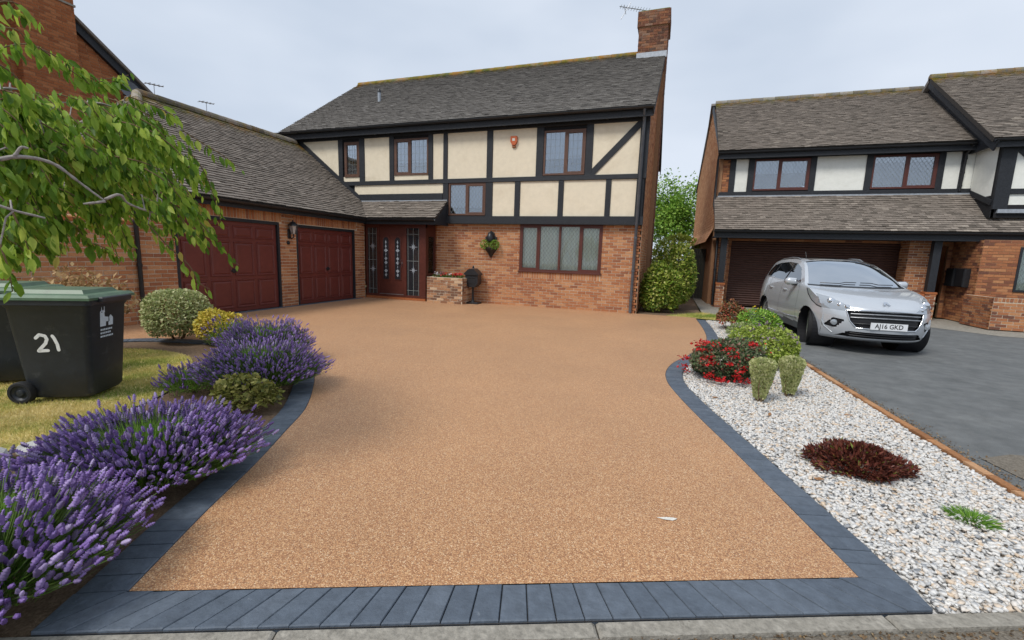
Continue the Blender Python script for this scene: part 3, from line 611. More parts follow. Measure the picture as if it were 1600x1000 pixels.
timber_line(H, FU, (-12.1, 5.06), (-9.62, 3.12), .17, .055)
timber_line(H, FU, (-2.2, 3.66), (-.92, 4.96), .16, .028)
timber(H, FU, -12.3, -.74, 4.96, 5.14, .05)
for p in [[(-11.9, 4.98), (-10.40, 3.80), (-10.40, 4.98)], (-10.23, -9.59, 3.66, 3.81), (-9.40, -8.47, 3.66, 4.97), (-8.31, -7.10, 3.66, 3.82), (-6.95, -6.60, 3.66, 4.97), (-6.46, -5.20, 3.66, 4.97), (-5.02, -3.72, 3.66, 4.97),
          (-2.16, -.96, 3.66, 4.97), (-9.8, -6.60, 3.25, 3.54), (-5.0, -4.32, 2.58, 3.54), (-4.16, -3.05, 2.58, 3.54), (-2.90, -1.76, 2.58, 3.54), (-1.62, -.97, 2.58, 3.54), (-6.95, -6.6, 3.25, 3.54)][:13]: panel(H, FU, p, 'cream')
window(H, FU, *w1, gl='glass_sky', m='win_brown', casements=(0,), curtain=('blind', .55, 1), lead='square', fw=.05, label='narrow single light window beside the garage roof')
window(H, FU, *w2, gl='glass_sky', splits=(.47,), casements=(0,), curtain=('blind', .35, 1), lead='square', fw=.05, pitch=.13)
window(H, FU, *w3, gl='glass_sky', splits=(.53,), casements=(1,), curtain=('blind', .38, 1), lead='square', fw=.05, pitch=.13)
window(H, FU, *w4, gl='glass_sky', splits=(.49,), casements=(1,), curtain=('blind', .25, 1), lead='diamond', fw=.05, label='small two light window above the porch roof')
# main roof
SL = math.hypot(4.25, 2.95)
FM = Fr((0, 12.25, 5.25), (1, 0, 0), (0, 4.25/SL, 2.95/SL), (0, -2.95/SL, 4.25/SL))
tg = []
roof = roof_slope(H, 'main_roof', FM, lambda s: (-12.6, -.64), SL, tg)
FB = Fr((0, 20.75, 5.25), (-1, 0, 0), (0, -4.25/SL, 2.95/SL), (0, 2.95/SL, 4.25/SL))
mb = MB(); mb.box(FB, .64, 12.6, 0, SL, -.1, .02); mb.build('rear_roof', 'tile_grey', H)
ridge_tiles(H, (-12.62, 16.5, 8.16), (-1.55, 16.5, 8.16), 'tile_grey', moss=.6)
part_box(H, 'fascia', 'black_timber', front(12.24), -12.58, -.66, 5.0, 5.2, -.025, .0)
part_box(H, 'soffit', 'soffit', front(12.27), -12.58, -.66, 5.14, 5.16, -.3, .0)
for i in range(25): part_box(H, 'rafter_end', 'black_timber', front(12.30), -12.3+i*.475, -12.23+i*.475, 5.03, 5.138, -.2, 0)
gutter(H, (-12.62, 12.17, 5.215), (-.66, 12.17, 5.215), .06)
gutter_y = 12.17
for x in (-12.6, -.66):
    mb = MB(); Fv = left(x) if x < -5 else right(x); sg = -1 if x < -5 else 1
    mb.beam(Fv, (sg*12.2, 5.1), (sg*16.5, 8.08), .17, -.02, .012); mb.build('bargeboard', 'black_timber', H)
    mb = MB(); mb.beam(Fv, (sg*20.8, 5.1), (sg*16.5, 8.08), .17, -.02, .012); mb.build('bargeboard', 'black_timber', H)
# gable walls
def gable_prof(v):
    d = max(0, v-5.05)/.694
    return (12.6+d, 20.9-d)
brick_wall(H, 'right_gable_wall', right(-.76), 12.6, 20.9, 0, 7.9, [], bricks, profile=(gable_prof, [(12.6, 0), (20.9, 0), (20.9, 5.1), (16.75, 7.95), (12.6, 5.1)]))
mb = MB(); mb.prism(left(-12.3), [(-20.9, 0), (-12.6, 0), (-12.6, 5.1), (-16.75, 7.95), (-20.9, 5.1)], -.1, 0); mb.build('left_gable_wall', 'brick_orange', H)
# chimney: breast on the gable, stack through the roof
CH = MB(); CH.box(WORLD, -1.50, -.62, 16.02, 17.08, 7.0, 9.0); CH.box(WORLD, -.755, -.625, 16.02, 17.08, 0, 7.0); chim = CH.build('chimney', 'mortar_dark', H)
cb = []
def face_bricks(wall, F, u0, u1, v0, v1, lst):
    i = 0; v = v0
    while v < v1-.03:
        a = u0-(BL+BJ)*(.5 if i % 2 else 0)
        while a < u1:
            p0, p1 = max(a, u0), min(a+BL, u1)
            if p1-p0 > .03: lst.append((wall, F, p0, p1, v, min(v+BH, v1), abs(p1-p0-BL) < 1e-3 and v+BH <= v1))
            a += BL+BJ
        v += BH+BJ; i += 1
face_bricks(chim, front(16.02), -1.50, -.62, 7.4, 8.78, cb); face_bricks(chim, right(-.62), 16.02, 17.08, 0.2, 8.78, cb); face_bricks(chim, left(-1.50), -17.08, -16.02, 8.0, 8.78, cb)
CB = MB(); CB.box(WORLD, -1.55, -.575, 15.98, 17.12, 8.80, 9.24); cap = CB.build('chimney_cap', 'mortar_dark', chim)
cb2 = []; face_bricks(chim, front(15.98), -1.55, -.575, 8.80, 9.24, cb2); face_bricks(chim, right(-.575), 15.98, 17.12, 8.80, 9.24, cb2); face_bricks(chim, left(-1.55), -17.12, -15.98, 8.80, 9.24, cb2)
finish_bricks(cb+cb2, 'brick_sooty', 90)
MT['moss'] = mat('moss', [(.07, .10, .015), (.17, .19, .04)], rough=.95, nscale=14, namt=.4, bump=1., bscale=60)
part_box(chim, 'chimney_flaunching', 'moss', WORLD, -1.53, -.595, 16.0, 17.1, 9.24, 9.285, cham=.03, jit=.008)
pot = MB(); pot.lathe(Fr((-1.13, 16.5, 9.24), (1, 0, 0), (0, 1, 0), (0, 0, 1)), [(.14, 0), (.13, .14), (.145, .15), (.145, .20), (.11, .20), (.10, .02)], 14); pot.build('chimney_pot', 'clay', chim, angle=40)
part_box(H, 'flashing', 'lead', Fr((0, 15.98, 7.86), (1, 0, 0), (0, .18, .98), (0, -.98, .18)), -1.53, -.60, -.04, .17, .0, .012, jit=.004)
fp = MB(); fp.tube([(-10.1, 14.3, 6.6), (-10.1, 14.3, 6.98)], .055, 12); flue = fp.build('flue_pipe', 'lead', H, angle=40)
fp = MB(); fp.tube([(-10.1, 14.3, 6.98), (-10.1, 14.3, 7.02), (-10.1, 14.3, 7.1)], [.065, .065, .03], 12); fp.build('flue_cowl', 'black_plastic', flue, angle=40)
downpipe(H, [(-.88, 12.17, 5.17), (-.88, 12.30, 5.0), (-.88, 12.37, 4.9), (-.885, 12.37, 2.45), (-.90, 12.50, 2.3), (-.91, 12.53, 0.02)], .038, 'grey_plastic')
# garage wing
SG = math.hypot(3.2, 2.45)
FGR = Fr((-8.8, 0, 2.45), (0, 1, 0), (-3.2/SG, 0, 2.45/SG), (2.45/SG, 0, 3.2/SG))
roof_slope(H, 'garage_roof', FGR, lambda s: (5.5+2.1*s/SG, 12.44), SG, tiles)
mb = MB(); mb.prism(WORLD, [(0, 0)]*0 or [(-12.0, 7.6), (-12.05, 12.44), (-15.2, 12.44), (-15.2, 5.5)], 0, .01)
mb.v = []; mb.f = []; mb.t = []; mb.m = []; mb.n = 0
mb.add([(-12.0, 7.6, 4.9), (-12.0, 12.44, 4.9), (-15.2, 12.44, 2.45), (-15.2, 5.5, 2.45), (-12.0, 7.6, 4.8), (-12.0, 12.44, 4.8), (-15.2, 12.44, 2.35), (-15.2, 5.5, 2.35)], [(0, 1, 2, 3), (7, 6, 5, 4), (0, 3, 7, 4), (2, 1, 5, 6), (3, 2, 6, 7)])
mb.build('far_garage_roof', 'tile', H)
# hip end
hv = np.array([0, 2.1, 2.45]); hS = np.linalg.norm(hv)
FH = Fr((0, 5.5, 2.45), (1, 0, 0), hv/hS, np.cross((1, 0, 0), hv/hS))
roof_slope(H, 'hip_roof', FH, lambda s: (-15.2+3.2*s/hS, -8.8-3.2*s/hS+.001), hS, tiles)
ridge_tiles(H, (-12.0, 7.6, 4.90), (-12.0, 12.3, 4.90), moss=.35); ridge_tiles(H, (-8.85, 5.53, 2.5), (-12.0, 7.6, 4.9), moss=.35, r=.1)
gutter(H, (-8.74, 5.45, 2.42), (-8.74, 11.75, 2.42)); part_box(H, 'fascia', 'black_timber', right(-8.82), 5.5, 11.72, 2.28, 2.43, -.02, 0)
part_box(H, 'soffit', 'soffit', WORLD, -9.04, -8.83, 5.5, 11.98, 2.36, 2.38)
FW = right(-9.05)
d1, d2 = (6.18, 8.68, 0, 2.08), (9.20, 11.48, 0, 2.07)
brick_wall(H, 'garage_wall', FW, 5.55, 11.95, 0, 2.40, [d1, d2], bricks, soldiers=[(6.10, 8.76, 2.085, 2.358), (9.12, 11.56, 2.085, 2.358)])
brick_wall(H, 'garage_end_wall', front(5.55), -15.0, -9.06, 0, 2.40, [], bricks)
downpipe(H, [(-8.74, 5.46, 2.38), (-8.95, 5.47, 2.2), (-8.99, 5.49, 2.1), (-8.99, 5.49, .05)], .036)
def garage_door(u0, u1, v1, rows, ncol, label):
    fr = MB(); fr.box(FW, u0, u0+.06, 0, v1, -.09, .004); fr.box(FW, u1-.06, u1, 0, v1, -.09, .004); fr.box(FW, u0+.06, u1-.06, v1-.07, v1, -.09, .004)
    frame = fr.build('door_frame', 'black_timber', H)
    mb = MB(); mb.box(FW, u0+.062, u1-.062, .02, v1-.072, -.085, -.05); door = mb.build('garage_door', 'garage_red', H); door['label'] = label
    a0, a1, z0, z1 = u0+.10, u1-.10, .07, v1-.12; tot = sum(rows); z = z1
    for h in rows:
        zz = z-(z1-z0)*h/tot
        for c in range(ncol):
            p0, p1 = a0+(a1-a0)*c/ncol+.035, a0+(a1-a0)*(c+1)/ncol-.035; q0, q1 = zz+.035, z-.035
            m2 = MB(); r = [(p0, q0), (p1, q0), (p1, q1), (p0, q1)]
            def rr(e): return [(p0+e, q0+e), (p1-e, q0+e), (p1-e, q1-e), (p0+e, q1-e)]
            vs = [FW(a, b, -.051) for a, b in rr(0)]+[FW(a, b, -.030) for a, b in rr(.010)]+[FW(a, b, -.030) for a, b in rr(.024)]+[FW(a, b, -.048) for a, b in rr(.044)]+[FW(a, b, -.034) for a, b in rr(.075)]
            m2.add(vs, [(r_*4+k, r_*4+(k+1) % 4, r_*4+4+(k+1) % 4, r_*4+4+k) for r_ in range(4) for k in range(4)]+[(16, 17, 18, 19)]); m2.build('door_panel', 'garage_red', door)
        z = zz
    m2 = MB(); m2.lathe(Fr(FW((u0+u1)/2, .93, -.052), FW.u, FW.v, FW.w), [(.0, .03), (.05, .03), (.055, .0)], 14); m2.box(FW, (u0+u1)/2-.075, (u0+u1)/2+.075, .915, .945, -.03, -.005, cham=.006); m2.build('door_handle', 'black_plastic', door)
garage_door(d1[0], d1[1], d1[3], (.42, 1, .85), 4, 'nearer of the two dark red panelled garage doors')
garage_door(d2[0], d2[1], d2[3], (.42, 1, .85), 4, 'farther of the two dark red panelled garage doors')
for k in range(26): part_box(drv, 'threshold_block', 'paver', WORLD, -9.06, -8.93, 6.12+k*.215, 6.327+k*.215, -.03, .014, cham=.004)
# porch roof and glazed screen
SP = math.hypot(.8, .58)
FP = Fr((0, 11.7, 2.45), (1, 0, 0), (0, .8/SP, .58/SP), (0, -.58/SP, .8/SP))
roof_slope(H, 'porch_roof', FP, lambda s: (-9.85, -6.44), SP, tiles, ridge_moss=False, thick=.06)
gutter(H, (-8.76, 11.64, 2.42), (-6.42, 11.64, 2.42)); part_box(H, 'fascia', 'black_timber', front(11.72), -8.9, -6.44, 2.27, 2.43, -.02, 0)
part_box(H, 'soffit', 'soffit', WORLD, -9.0, -6.46, 11.73, 12.58, 2.30, 2.32)
mb = MB(); mb.prism(right(-6.45), [(11.72, 2.28), (12.5, 2.28), (12.5, 2.98), (11.74, 2.42)], -.03, .0); mb.build('porch_cheek', 'black_timber', H)
part_box(H, 'flashing', 'lead', FU, -9.6, -6.46, 3.0, 3.055, -.02, .045)
FS = front(12.0)
part_box(H, 'porch_plinth', 'brick_orange', FS, -9.03, -6.9, 0, .09, -.5, .04, cham=.006)
st = MB()
for a, b in ((-9.03, -8.97), (-8.62, -8.52), (-7.66, -7.57), (-7.12, -6.90)): st.box(FS, a, b, .09, 2.30, -.06, .02)
st.box(FS, -9.03, -6.9, 2.18, 2.31, -.065, .015); st.box(FS, -9.03, -6.88, .085, .15, -.07, .05)
st.box(right(-6.9), 12.07, 12.14, .09, 2.3, -.06, .0); st.box(right(-6.9), 12.5, 12.59, .09, 2.3, -.06, .0); st.box(right(-6.9), 12.14, 12.5, 1.95, 2.3, -.05, .0); st.box(right(-6.9), 12.14, 12.5, .09, .85, -.05, 0)
screen = st.build('porch_screen', 'door_red', H)
part_box(screen, 'return_pane', 'glass', right(-6.9), 12.14, 12.5, .85, 1.95, -.03, -.024)
def side_light(a, b):
    pa = MB(); pa.box(FS, a, b, .15, 2.18, -.03, -.02); p = pa.build('side_light', 'glass_dark', screen); m_ = (a+b)/2; W = b-a
    k = MB()
    for cz, s in ((1.62, .17), (.92, .15)):
        for i in range(8):
            ang = i*math.pi/4; l = s if i % 2 == 0 else s*.5
            k.prism(FS, [(m_, cz), (m_+.03*math.cos(ang+.5), cz+.03*math.sin(ang+.5)), (m_+l*math.cos(ang)*min(1, W*.45/s), cz+l*1.25*math.sin(ang)), (m_+.03*math.cos(ang-.5), cz+.03*math.sin(ang-.5))], -.019-.0002*i, -.014-.0002*i)
    k.build('bevelled_star', 'bevel', screen, fix=False)
    k = MB()
    for x in (m_, a+.04, b-.04): k.box(FS, x-.006, x+.006, .15, 2.18, -.0195, -.016)
    for z in (.3, 1.2, 2.0): k.box(FS, a, b, z-.006, z+.006, -.0195, -.0155)
    k.build('glazing_came', 'leading', screen, fix=False)
side_light(-8.97, -8.62); side_light(-7.57, -7.12)
dm = MB(); dm.box(FS, -8.52, -7.66, .16, 2.18, -.05, -.01); door = dm.build('front_door', 'door_red', H); door['label'] = 'mahogany front door with two tall arched glass panels'
for x in (-8.30, -7.88):
    arch = [(x-.10, .62), (x+.10, .62)]+[(x+.10*math.cos(t), 1.78+.12*math.sin(t)) for t in np.linspace(0, math.pi, 9)]
    m2 = MB(); m2.prism(FS, [(x+(a-x)*1.3, 1.2+(b-1.2)*1.04) for a, b in arch], -.02, .004); m2.build('glass_surround', 'door_red', door)
    m2 = MB(); m2.prism(FS, arch, -.01, .008); g = m2.build('arched_pane', 'glass_dark', door)
    m2 = MB()
    for k, z in enumerate(np.linspace(.75, 1.75, 9)):
        e = .04+.03*math.sin(k*2.3); m2.prism(FS, [(x, z-.06), (x+e, z), (x, z+.06), (x-e, z)], .0082, .011)
    m2.build('etched_pattern', 'bevel', door, fix=False)
m2 = MB(); m2.box(FS, -7.76, -7.72, 1.02, 1.24, -.01, .006); m2.box(FS, -7.86, -7.73, 1.12, 1.14, .03, .045); m2.box(FS, -7.75, -7.73, 1.12, 1.14, .0, .04); m2.build('door_handle', 'chrome', door)
part_box(H, 'threshold', 'steel', FS, -8.52, -7.66, .15, .165, -.02, .055)
finish_bricks(bricks, 'brick', 210, .2, .95)
finish_tiles(tiles+tg, 'tile', 300) if False else (finish_tiles(tiles, 'tile', 220), finish_tiles(tg, 'tile_grey', 80))
TWIGS = [(64, [(-3.21, 1.37, 2.34), (-3.22, 1.53, 2.45), (-3.25, 1.70, 2.44), (-3.29, 1.87, 2.41), (-3.28, 2.04, 2.49)]),
 (26, [(-3.20, 1.57, 2.45), (-3.21, 1.70, 2.39), (-3.23, 1.80, 2.35)]),
 (30, [(-3.28, 1.77, 2.41), (-3.28, 1.89, 2.40), (-3.30, 2.03, 2.46)]),
 (16, [(-2.81, 1.20, 2.41), (-2.75, 1.28, 2.46), (-2.78, 1.37, 2.43)]),
 (14, [(-2.92, 1.23, 2.36), (-2.87, 1.33, 2.39), (-2.86, 1.36, 2.36)]),
 (26, [(-2.85, 1.22, 2.23), (-2.83, 1.29, 2.18), (-2.84, 1.33, 2.12), (-2.85, 1.34, 2.02)]),
 (26, [(-2.99, 1.26, 2.06), (-2.94, 1.35, 2.12), (-2.91, 1.42, 2.10), (-2.89, 1.47, 2.04)]),
 (22, [(-2.75, 1.81, 1.71), (-2.67, 1.93, 1.63), (-2.61, 2.02, 1.49), (-2.60, 2.11, 1.37), (-2.57, 2.14, 1.34)]),
 (20, [(-2.70, 1.71, 1.56), (-2.66, 1.78, 1.44), (-2.61, 1.85, 1.34), (-2.58, 1.88, 1.24), (-2.55, 1.92, 1.20)]),
 (34, [(-3.05, 2.16, 2.12), (-3.01, 2.27, 1.97), (-2.99, 2.33, 1.78), (-2.98, 2.36, 1.61)]),
 (18, [(-3.19, 2.29, 2.22), (-3.12, 2.41, 2.14), (-3.07, 2.49, 2.09), (-3.02, 2.56, 2.02)]),
 (30, [(-3.31, 2.05, 2.37), (-3.23, 2.18, 2.33), (-3.18, 2.28, 2.28)]),
 (18, [(-2.75, 1.19, 1.58), (-2.74, 1.22, 1.44), (-2.73, 1.23, 1.32)]),
 (14, [(-2.68, 1.11, 1.43), (-2.67, 1.12, 1.33), (-2.66, 1.12, 1.23)]),
 (24, [(-3.01, 1.95, 1.77), (-2.99, 2.01, 1.60), (-2.98, 2.03, 1.44)]),
 (29, [(-4.33, 2.15, 1.94), (-4.25, 2.22, 1.85), (-4.22, 2.30, 1.68)]),
 (27, [(-3.76, 1.52, 1.56), (-3.69, 1.57, 1.52), (-3.65, 1.64, 1.43)]),
 (26, [(-4.14, 1.90, 2.44), (-4.05, 1.97, 2.42), (-4.01, 2.07, 2.38)]),
 (23, [(-2.96, 1.24, 2.00), (-2.90, 1.27, 1.95), (-2.89, 1.32, 1.86)]),
 (24, [(-3.63, 1.88, 1.78), (-3.54, 1.95, 1.71), (-3.50, 2.04, 1.57)]),
 (32, [(-4.37, 2.10, 1.94), (-4.31, 2.13, 1.88), (-4.30, 2.18, 1.76)]),
 (24, [(-3.02, 1.30, 1.98), (-2.95, 1.35, 1.94), (-2.93, 1.42, 1.85)]),
 (26, [(-3.21, 1.80, 1.62), (-3.15, 1.82, 1.55), (-3.13, 1.85, 1.44)]),
 (28, [(-2.96, 1.30, 2.13), (-2.89, 1.35, 2.11), (-2.86, 1.43, 2.06)]),
 (26, [(-4.57, 1.88, 1.96), (-4.49, 1.96, 1.89), (-4.46, 2.07, 1.75)]),
 (32, [(-3.31, 1.30, 1.89), (-3.26, 1.32, 1.79), (-3.26, 1.36, 1.61)]),
 (20, [(-4.61, 1.72, 2.31), (-4.54, 1.78, 2.23), (-4.53, 1.86, 2.08)]),
 (21, [(-3.49, 1.48, 1.59), (-3.42, 1.51, 1.56), (-3.40, 1.56, 1.49)]),
 (22, [(-2.97, 1.23, 1.68), (-2.92, 1.25, 1.61), (-2.90, 1.29, 1.49)]),
 (22, [(-3.92, 2.39, 2.38), (-3.82, 2.47, 2.32), (-3.77, 2.58, 2.20)]),
 (23, [(-4.05, 1.60, 1.92), (-3.97, 1.65, 1.89), (-3.95, 1.73, 1.83)]),
 (25, [(-3.71, 1.37, 2.06), (-3.66, 1.39, 2.02), (-3.65, 1.42, 1.95)]),
 (20, [(-3.77, 1.69, 1.66), (-3.68, 1.78, 1.57), (-3.63, 1.88, 1.41)]),
 (21, [(-3.31, 1.69, 2.04), (-3.26, 1.70, 1.96), (-3.26, 1.74, 1.81)]),
 (28, [(-3.37, 1.69, 1.66), (-3.27, 1.78, 1.63), (-3.21, 1.89, 1.56)]),
 (20, [(-3.10, 1.19, 1.81), (-3.04, 1.24, 1.73), (-3.02, 1.30, 1.56)]),
 (29, [(-3.55, 2.42, 1.95), (-3.47, 2.47, 1.85), (-3.42, 2.55, 1.66)]),
 (25, [(-3.11, 1.21, 2.12), (-3.06, 1.23, 2.08), (-3.06, 1.27, 1.99)]),
 (23, [(-3.04, 1.14, 1.58), (-2.98, 1.18, 1.52), (-2.96, 1.23, 1.41)]),
 (22, [(-3.43, 2.17, 1.80), (-3.31, 2.27, 1.73), (-3.24, 2.39, 1.60)]),
 (27, [(-2.94, 1.76, 2.19), (-2.85, 1.84, 2.12), (-2.81, 1.94, 1.98)]),
 (32, [(-3.42, 1.79, 2.19), (-3.36, 1.82, 2.11), (-3.36, 1.88, 1.95)]),
 (31, [(-3.64, 1.68, 2.28), (-3.57, 1.75, 2.19), (-3.55, 1.85, 2.01)]),
 (30, [(-4.04, 1.76, 1.81), (-3.97, 1.80, 1.75), (-3.96, 1.85, 1.62)]),
 (22, [(-2.99, 1.19, 1.82), (-2.92, 1.24, 1.79), (-2.90, 1.31, 1.72)]),
 (21, [(-3.79, 1.52, 2.27), (-3.72, 1.58, 2.22), (-3.71, 1.65, 2.13)]),
 (27, [(-3.40, 2.04, 2.31), (-3.32, 2.07, 2.28), (-3.30, 2.13, 2.23)]),
 (32, [(-3.85, 1.60, 1.60), (-3.76, 1.68, 1.52), (-3.72, 1.77, 1.37)]),
 (31, [(-4.15, 1.63, 1.52), (-4.09, 1.66, 1.45), (-4.07, 1.70, 1.31)]),
 (28, [(-3.18, 1.52, 1.90), (-3.10, 1.58, 1.88), (-3.05, 1.68, 1.85)]),
 (31, [(-3.80, 2.23, 2.39), (-3.70, 2.32, 2.30), (-3.65, 2.45, 2.13)]),
 (32, [(-3.57, 1.43, 2.10), (-3.52, 1.45, 2.05), (-3.52, 1.48, 1.95)]),
 (21, [(-3.32, 1.54, 1.94), (-3.24, 1.61, 1.91), (-3.20, 1.70, 1.83)]),
 (31, [(-4.00, 2.17, 1.77), (-3.92, 2.23, 1.67), (-3.88, 2.30, 1.48)]),
 (30, [(-3.53, 1.94, 2.33), (-3.43, 2.03, 2.29), (-3.38, 2.15, 2.21)]),
 (20, [(-3.57, 1.98, 2.30), (-3.49, 2.03, 2.22), (-3.47, 2.12, 2.06)]),
 (27, [(-3.61, 1.76, 2.19), (-3.56, 1.80, 2.09), (-3.56, 1.86, 1.88)]),
 (20, [(-4.55, 1.95, 1.73), (-4.49, 1.97, 1.67), (-4.48, 2.01, 1.57)]),
 (31, [(-3.24, 1.94, 2.14), (-3.15, 2.00, 2.10), (-3.10, 2.09, 2.04)]),
 (22, [(-3.10, 1.67, 2.16), (-3.03, 1.71, 2.09), (-3.01, 1.79, 1.96)]),
 (25, [(-4.29, 1.80, 1.66), (-4.20, 1.88, 1.60), (-4.16, 1.99, 1.47)]),
 (26, [(-3.22, 1.21, 1.46), (-3.16, 1.22, 1.41), (-3.15, 1.24, 1.31)]),
 (30, [(-3.80, 2.53, 2.18), (-3.73, 2.57, 2.10), (-3.70, 2.63, 1.94)]),
 (30, [(-4.05, 2.22, 2.21), (-3.98, 2.27, 2.10), (-3.96, 2.35, 1.89)]),
 (21, [(-3.72, 2.34, 2.03), (-3.65, 2.37, 1.99), (-3.61, 2.44, 1.91)]),
 (23, [(-4.05, 1.45, 1.60), (-3.97, 1.52, 1.53), (-3.94, 1.61, 1.39)]),
 (21, [(-4.28, 1.79, 2.29), (-4.20, 1.88, 2.19), (-4.18, 2.00, 1.97)]),
 (26, [(-3.77, 2.11, 2.43), (-3.71, 2.13, 2.39), (-3.69, 2.18, 2.32)]),
 (31, [(-3.53, 1.78, 1.90), (-3.44, 1.83, 1.88), (-3.40, 1.92, 1.82)]),
 (23, [(-3.63, 1.37, 2.12), (-3.57, 1.40, 2.07), (-3.56, 1.45, 1.98)]),
 (30, [(-2.76, 1.80, 2.07), (-2.67, 1.87, 1.98), (-2.63, 1.97, 1.80)]),
 (23, [(-3.50, 1.59, 1.84), (-3.43, 1.63, 1.80), (-3.41, 1.70, 1.72)]),
 (29, [(-2.90, 1.34, 1.84), (-2.84, 1.36, 1.77), (-2.83, 1.41, 1.64)]),
 (26, [(-4.56, 1.73, 2.21), (-4.49, 1.77, 2.16), (-4.48, 1.82, 2.07)]),
 (31, [(-3.41, 1.85, 1.89), (-3.31, 1.94, 1.81), (-3.25, 2.06, 1.64)]),
 (23, [(-3.91, 1.54, 1.99), (-3.85, 1.56, 1.96), (-3.84, 1.60, 1.89)]),
 (21, [(-2.99, 1.30, 1.89), (-2.93, 1.32, 1.84), (-2.93, 1.35, 1.75)]),
 (28, [(-3.44, 1.51, 2.08), (-3.38, 1.56, 2.03), (-3.36, 1.62, 1.92)]),
 (27, [(-3.28, 1.18, 1.43), (-3.22, 1.21, 1.39), (-3.20, 1.26, 1.32)]),
 (26, [(-3.50, 1.85, 1.83), (-3.42, 1.90, 1.77), (-3.38, 1.98, 1.66)]),
 (24, [(-3.20, 1.79, 2.05), (-3.12, 1.85, 1.98), (-3.09, 1.94, 1.84)]),
 (26, [(-3.80, 2.18, 2.12), (-3.74, 2.20, 2.05), (-3.73, 2.25, 1.93)]),
 (32, [(-4.41, 2.17, 2.06), (-4.35, 2.21, 1.96), (-4.33, 2.27, 1.78)]),
 (21, [(-4.19, 2.56, 2.14), (-4.08, 2.67, 2.04), (-4.01, 2.81, 1.83)]),
 (22, [(-3.17, 1.19, 1.86), (-3.10, 1.24, 1.82), (-3.08, 1.31, 1.74)]),
 (29, [(-4.07, 1.61, 1.97), (-4.00, 1.65, 1.92), (-3.98, 1.72, 1.82)]),
 (24, [(-3.84, 2.29, 2.21), (-3.73, 2.39, 2.17), (-3.66, 2.51, 2.09)]),
 (29, [(-2.83, 1.76, 2.15), (-2.74, 1.84, 2.07), (-2.70, 1.94, 1.91)]),
 (30, [(-3.31, 1.38, 2.03), (-3.23, 1.45, 1.98), (-3.21, 1.54, 1.87)]),
 (21, [(-3.03, 1.47, 1.73), (-2.96, 1.51, 1.70), (-2.93, 1.58, 1.64)]),
 (29, [(-4.12, 2.16, 2.48), (-4.03, 2.25, 2.42), (-3.99, 2.38, 2.28)]),
 (22, [(-3.33, 2.20, 1.67), (-3.22, 2.28, 1.59), (-3.15, 2.39, 1.45)]),
 (31, [(-4.51, 2.09, 1.81), (-4.43, 2.14, 1.71), (-4.41, 2.21, 1.52)]),
 (26, [(-3.47, 2.00, 1.87), (-3.40, 2.04, 1.78), (-3.37, 2.11, 1.62)]),
 (21, [(-3.87, 2.10, 2.01), (-3.80, 2.14, 1.90), (-3.78, 2.20, 1.68)]),
 (25, [(-3.97, 2.53, 2.32), (-3.90, 2.57, 2.21), (-3.89, 2.65, 2.00)]),
 (30, [(-3.95, 1.89, 2.39), (-3.88, 1.95, 2.29), (-3.88, 2.04, 2.07)]),
 (29, [(-3.50, 1.65, 2.03), (-3.43, 1.69, 1.99), (-3.41, 1.75, 1.91)]),
 (21, [(-3.11, 1.47, 1.94), (-3.04, 1.51, 1.91), (-3.02, 1.58, 1.85)]),
 (21, [(-4.34, 2.31, 1.96), (-4.25, 2.39, 1.83), (-4.20, 2.50, 1.58)]),
 (21, [(-3.60, 2.00, 2.19), (-3.53, 2.04, 2.14), (-3.50, 2.11, 2.03)]),
 (23, [(-3.83, 2.23, 2.46), (-3.73, 2.30, 2.42), (-3.69, 2.41, 2.33)]),
 (21, [(-2.83, 1.86, 2.08), (-2.76, 1.91, 1.99), (-2.73, 1.99, 1.81)]),
 (26, [(-3.86, 2.21, 1.98), (-3.75, 2.30, 1.91), (-3.69, 2.42, 1.77)]),
 (28, [(-4.10, 1.64, 1.76), (-4.04, 1.68, 1.70), (-4.02, 1.73, 1.57)]),
 (29, [(-3.06, 1.74, 1.61), (-3.00, 1.75, 1.54), (-2.98, 1.78, 1.41)]),
 (29, [(-3.36, 1.68, 1.58), (-3.30, 1.71, 1.52), (-3.27, 1.75, 1.40)]),
 (24, [(-3.93, 1.65, 1.67), (-3.87, 1.68, 1.62), (-3.85, 1.73, 1.53)]),
 (32, [(-4.18, 1.80, 2.36), (-4.10, 1.89, 2.28), (-4.07, 2.01, 2.09)]),
 (22, [(-4.08, 2.08, 2.16), (-3.99, 2.16, 2.07), (-3.96, 2.27, 1.89)]),
 (29, [(-4.02, 1.56, 1.63), (-3.95, 1.61, 1.60), (-3.92, 1.68, 1.53)]),
 (24, [(-4.35, 2.22, 2.08), (-4.27, 2.29, 1.95), (-4.24, 2.39, 1.69)]),
 (27, [(-3.27, 1.22, 2.06), (-3.22, 1.26, 1.99), (-3.21, 1.32, 1.85)]),
 (24, [(-3.81, 1.59, 1.85), (-3.76, 1.61, 1.74), (-3.75, 1.64, 1.54)]),
 (21, [(-3.79, 1.72, 2.02), (-3.70, 1.81, 1.94), (-3.67, 1.92, 1.77)]),
 (32, [(-3.07, 1.41, 1.66), (-3.01, 1.45, 1.60), (-2.99, 1.49, 1.49)]),
 (23, [(-2.68, 1.77, 1.74), (-2.61, 1.80, 1.65), (-2.57, 1.86, 1.48)]),
 (31, [(-4.09, 1.86, 2.40), (-4.01, 1.94, 2.31), (-3.99, 2.05, 2.11)]),
 (24, [(-3.43, 1.42, 1.74), (-3.37, 1.45, 1.67), (-3.35, 1.50, 1.53)]),
 (26, [(-3.39, 2.46, 1.71), (-3.32, 2.49, 1.65), (-3.28, 2.54, 1.54)]),
 (25, [(-4.10, 2.54, 2.33), (-4.01, 2.62, 2.22), (-3.97, 2.74, 1.99)]),
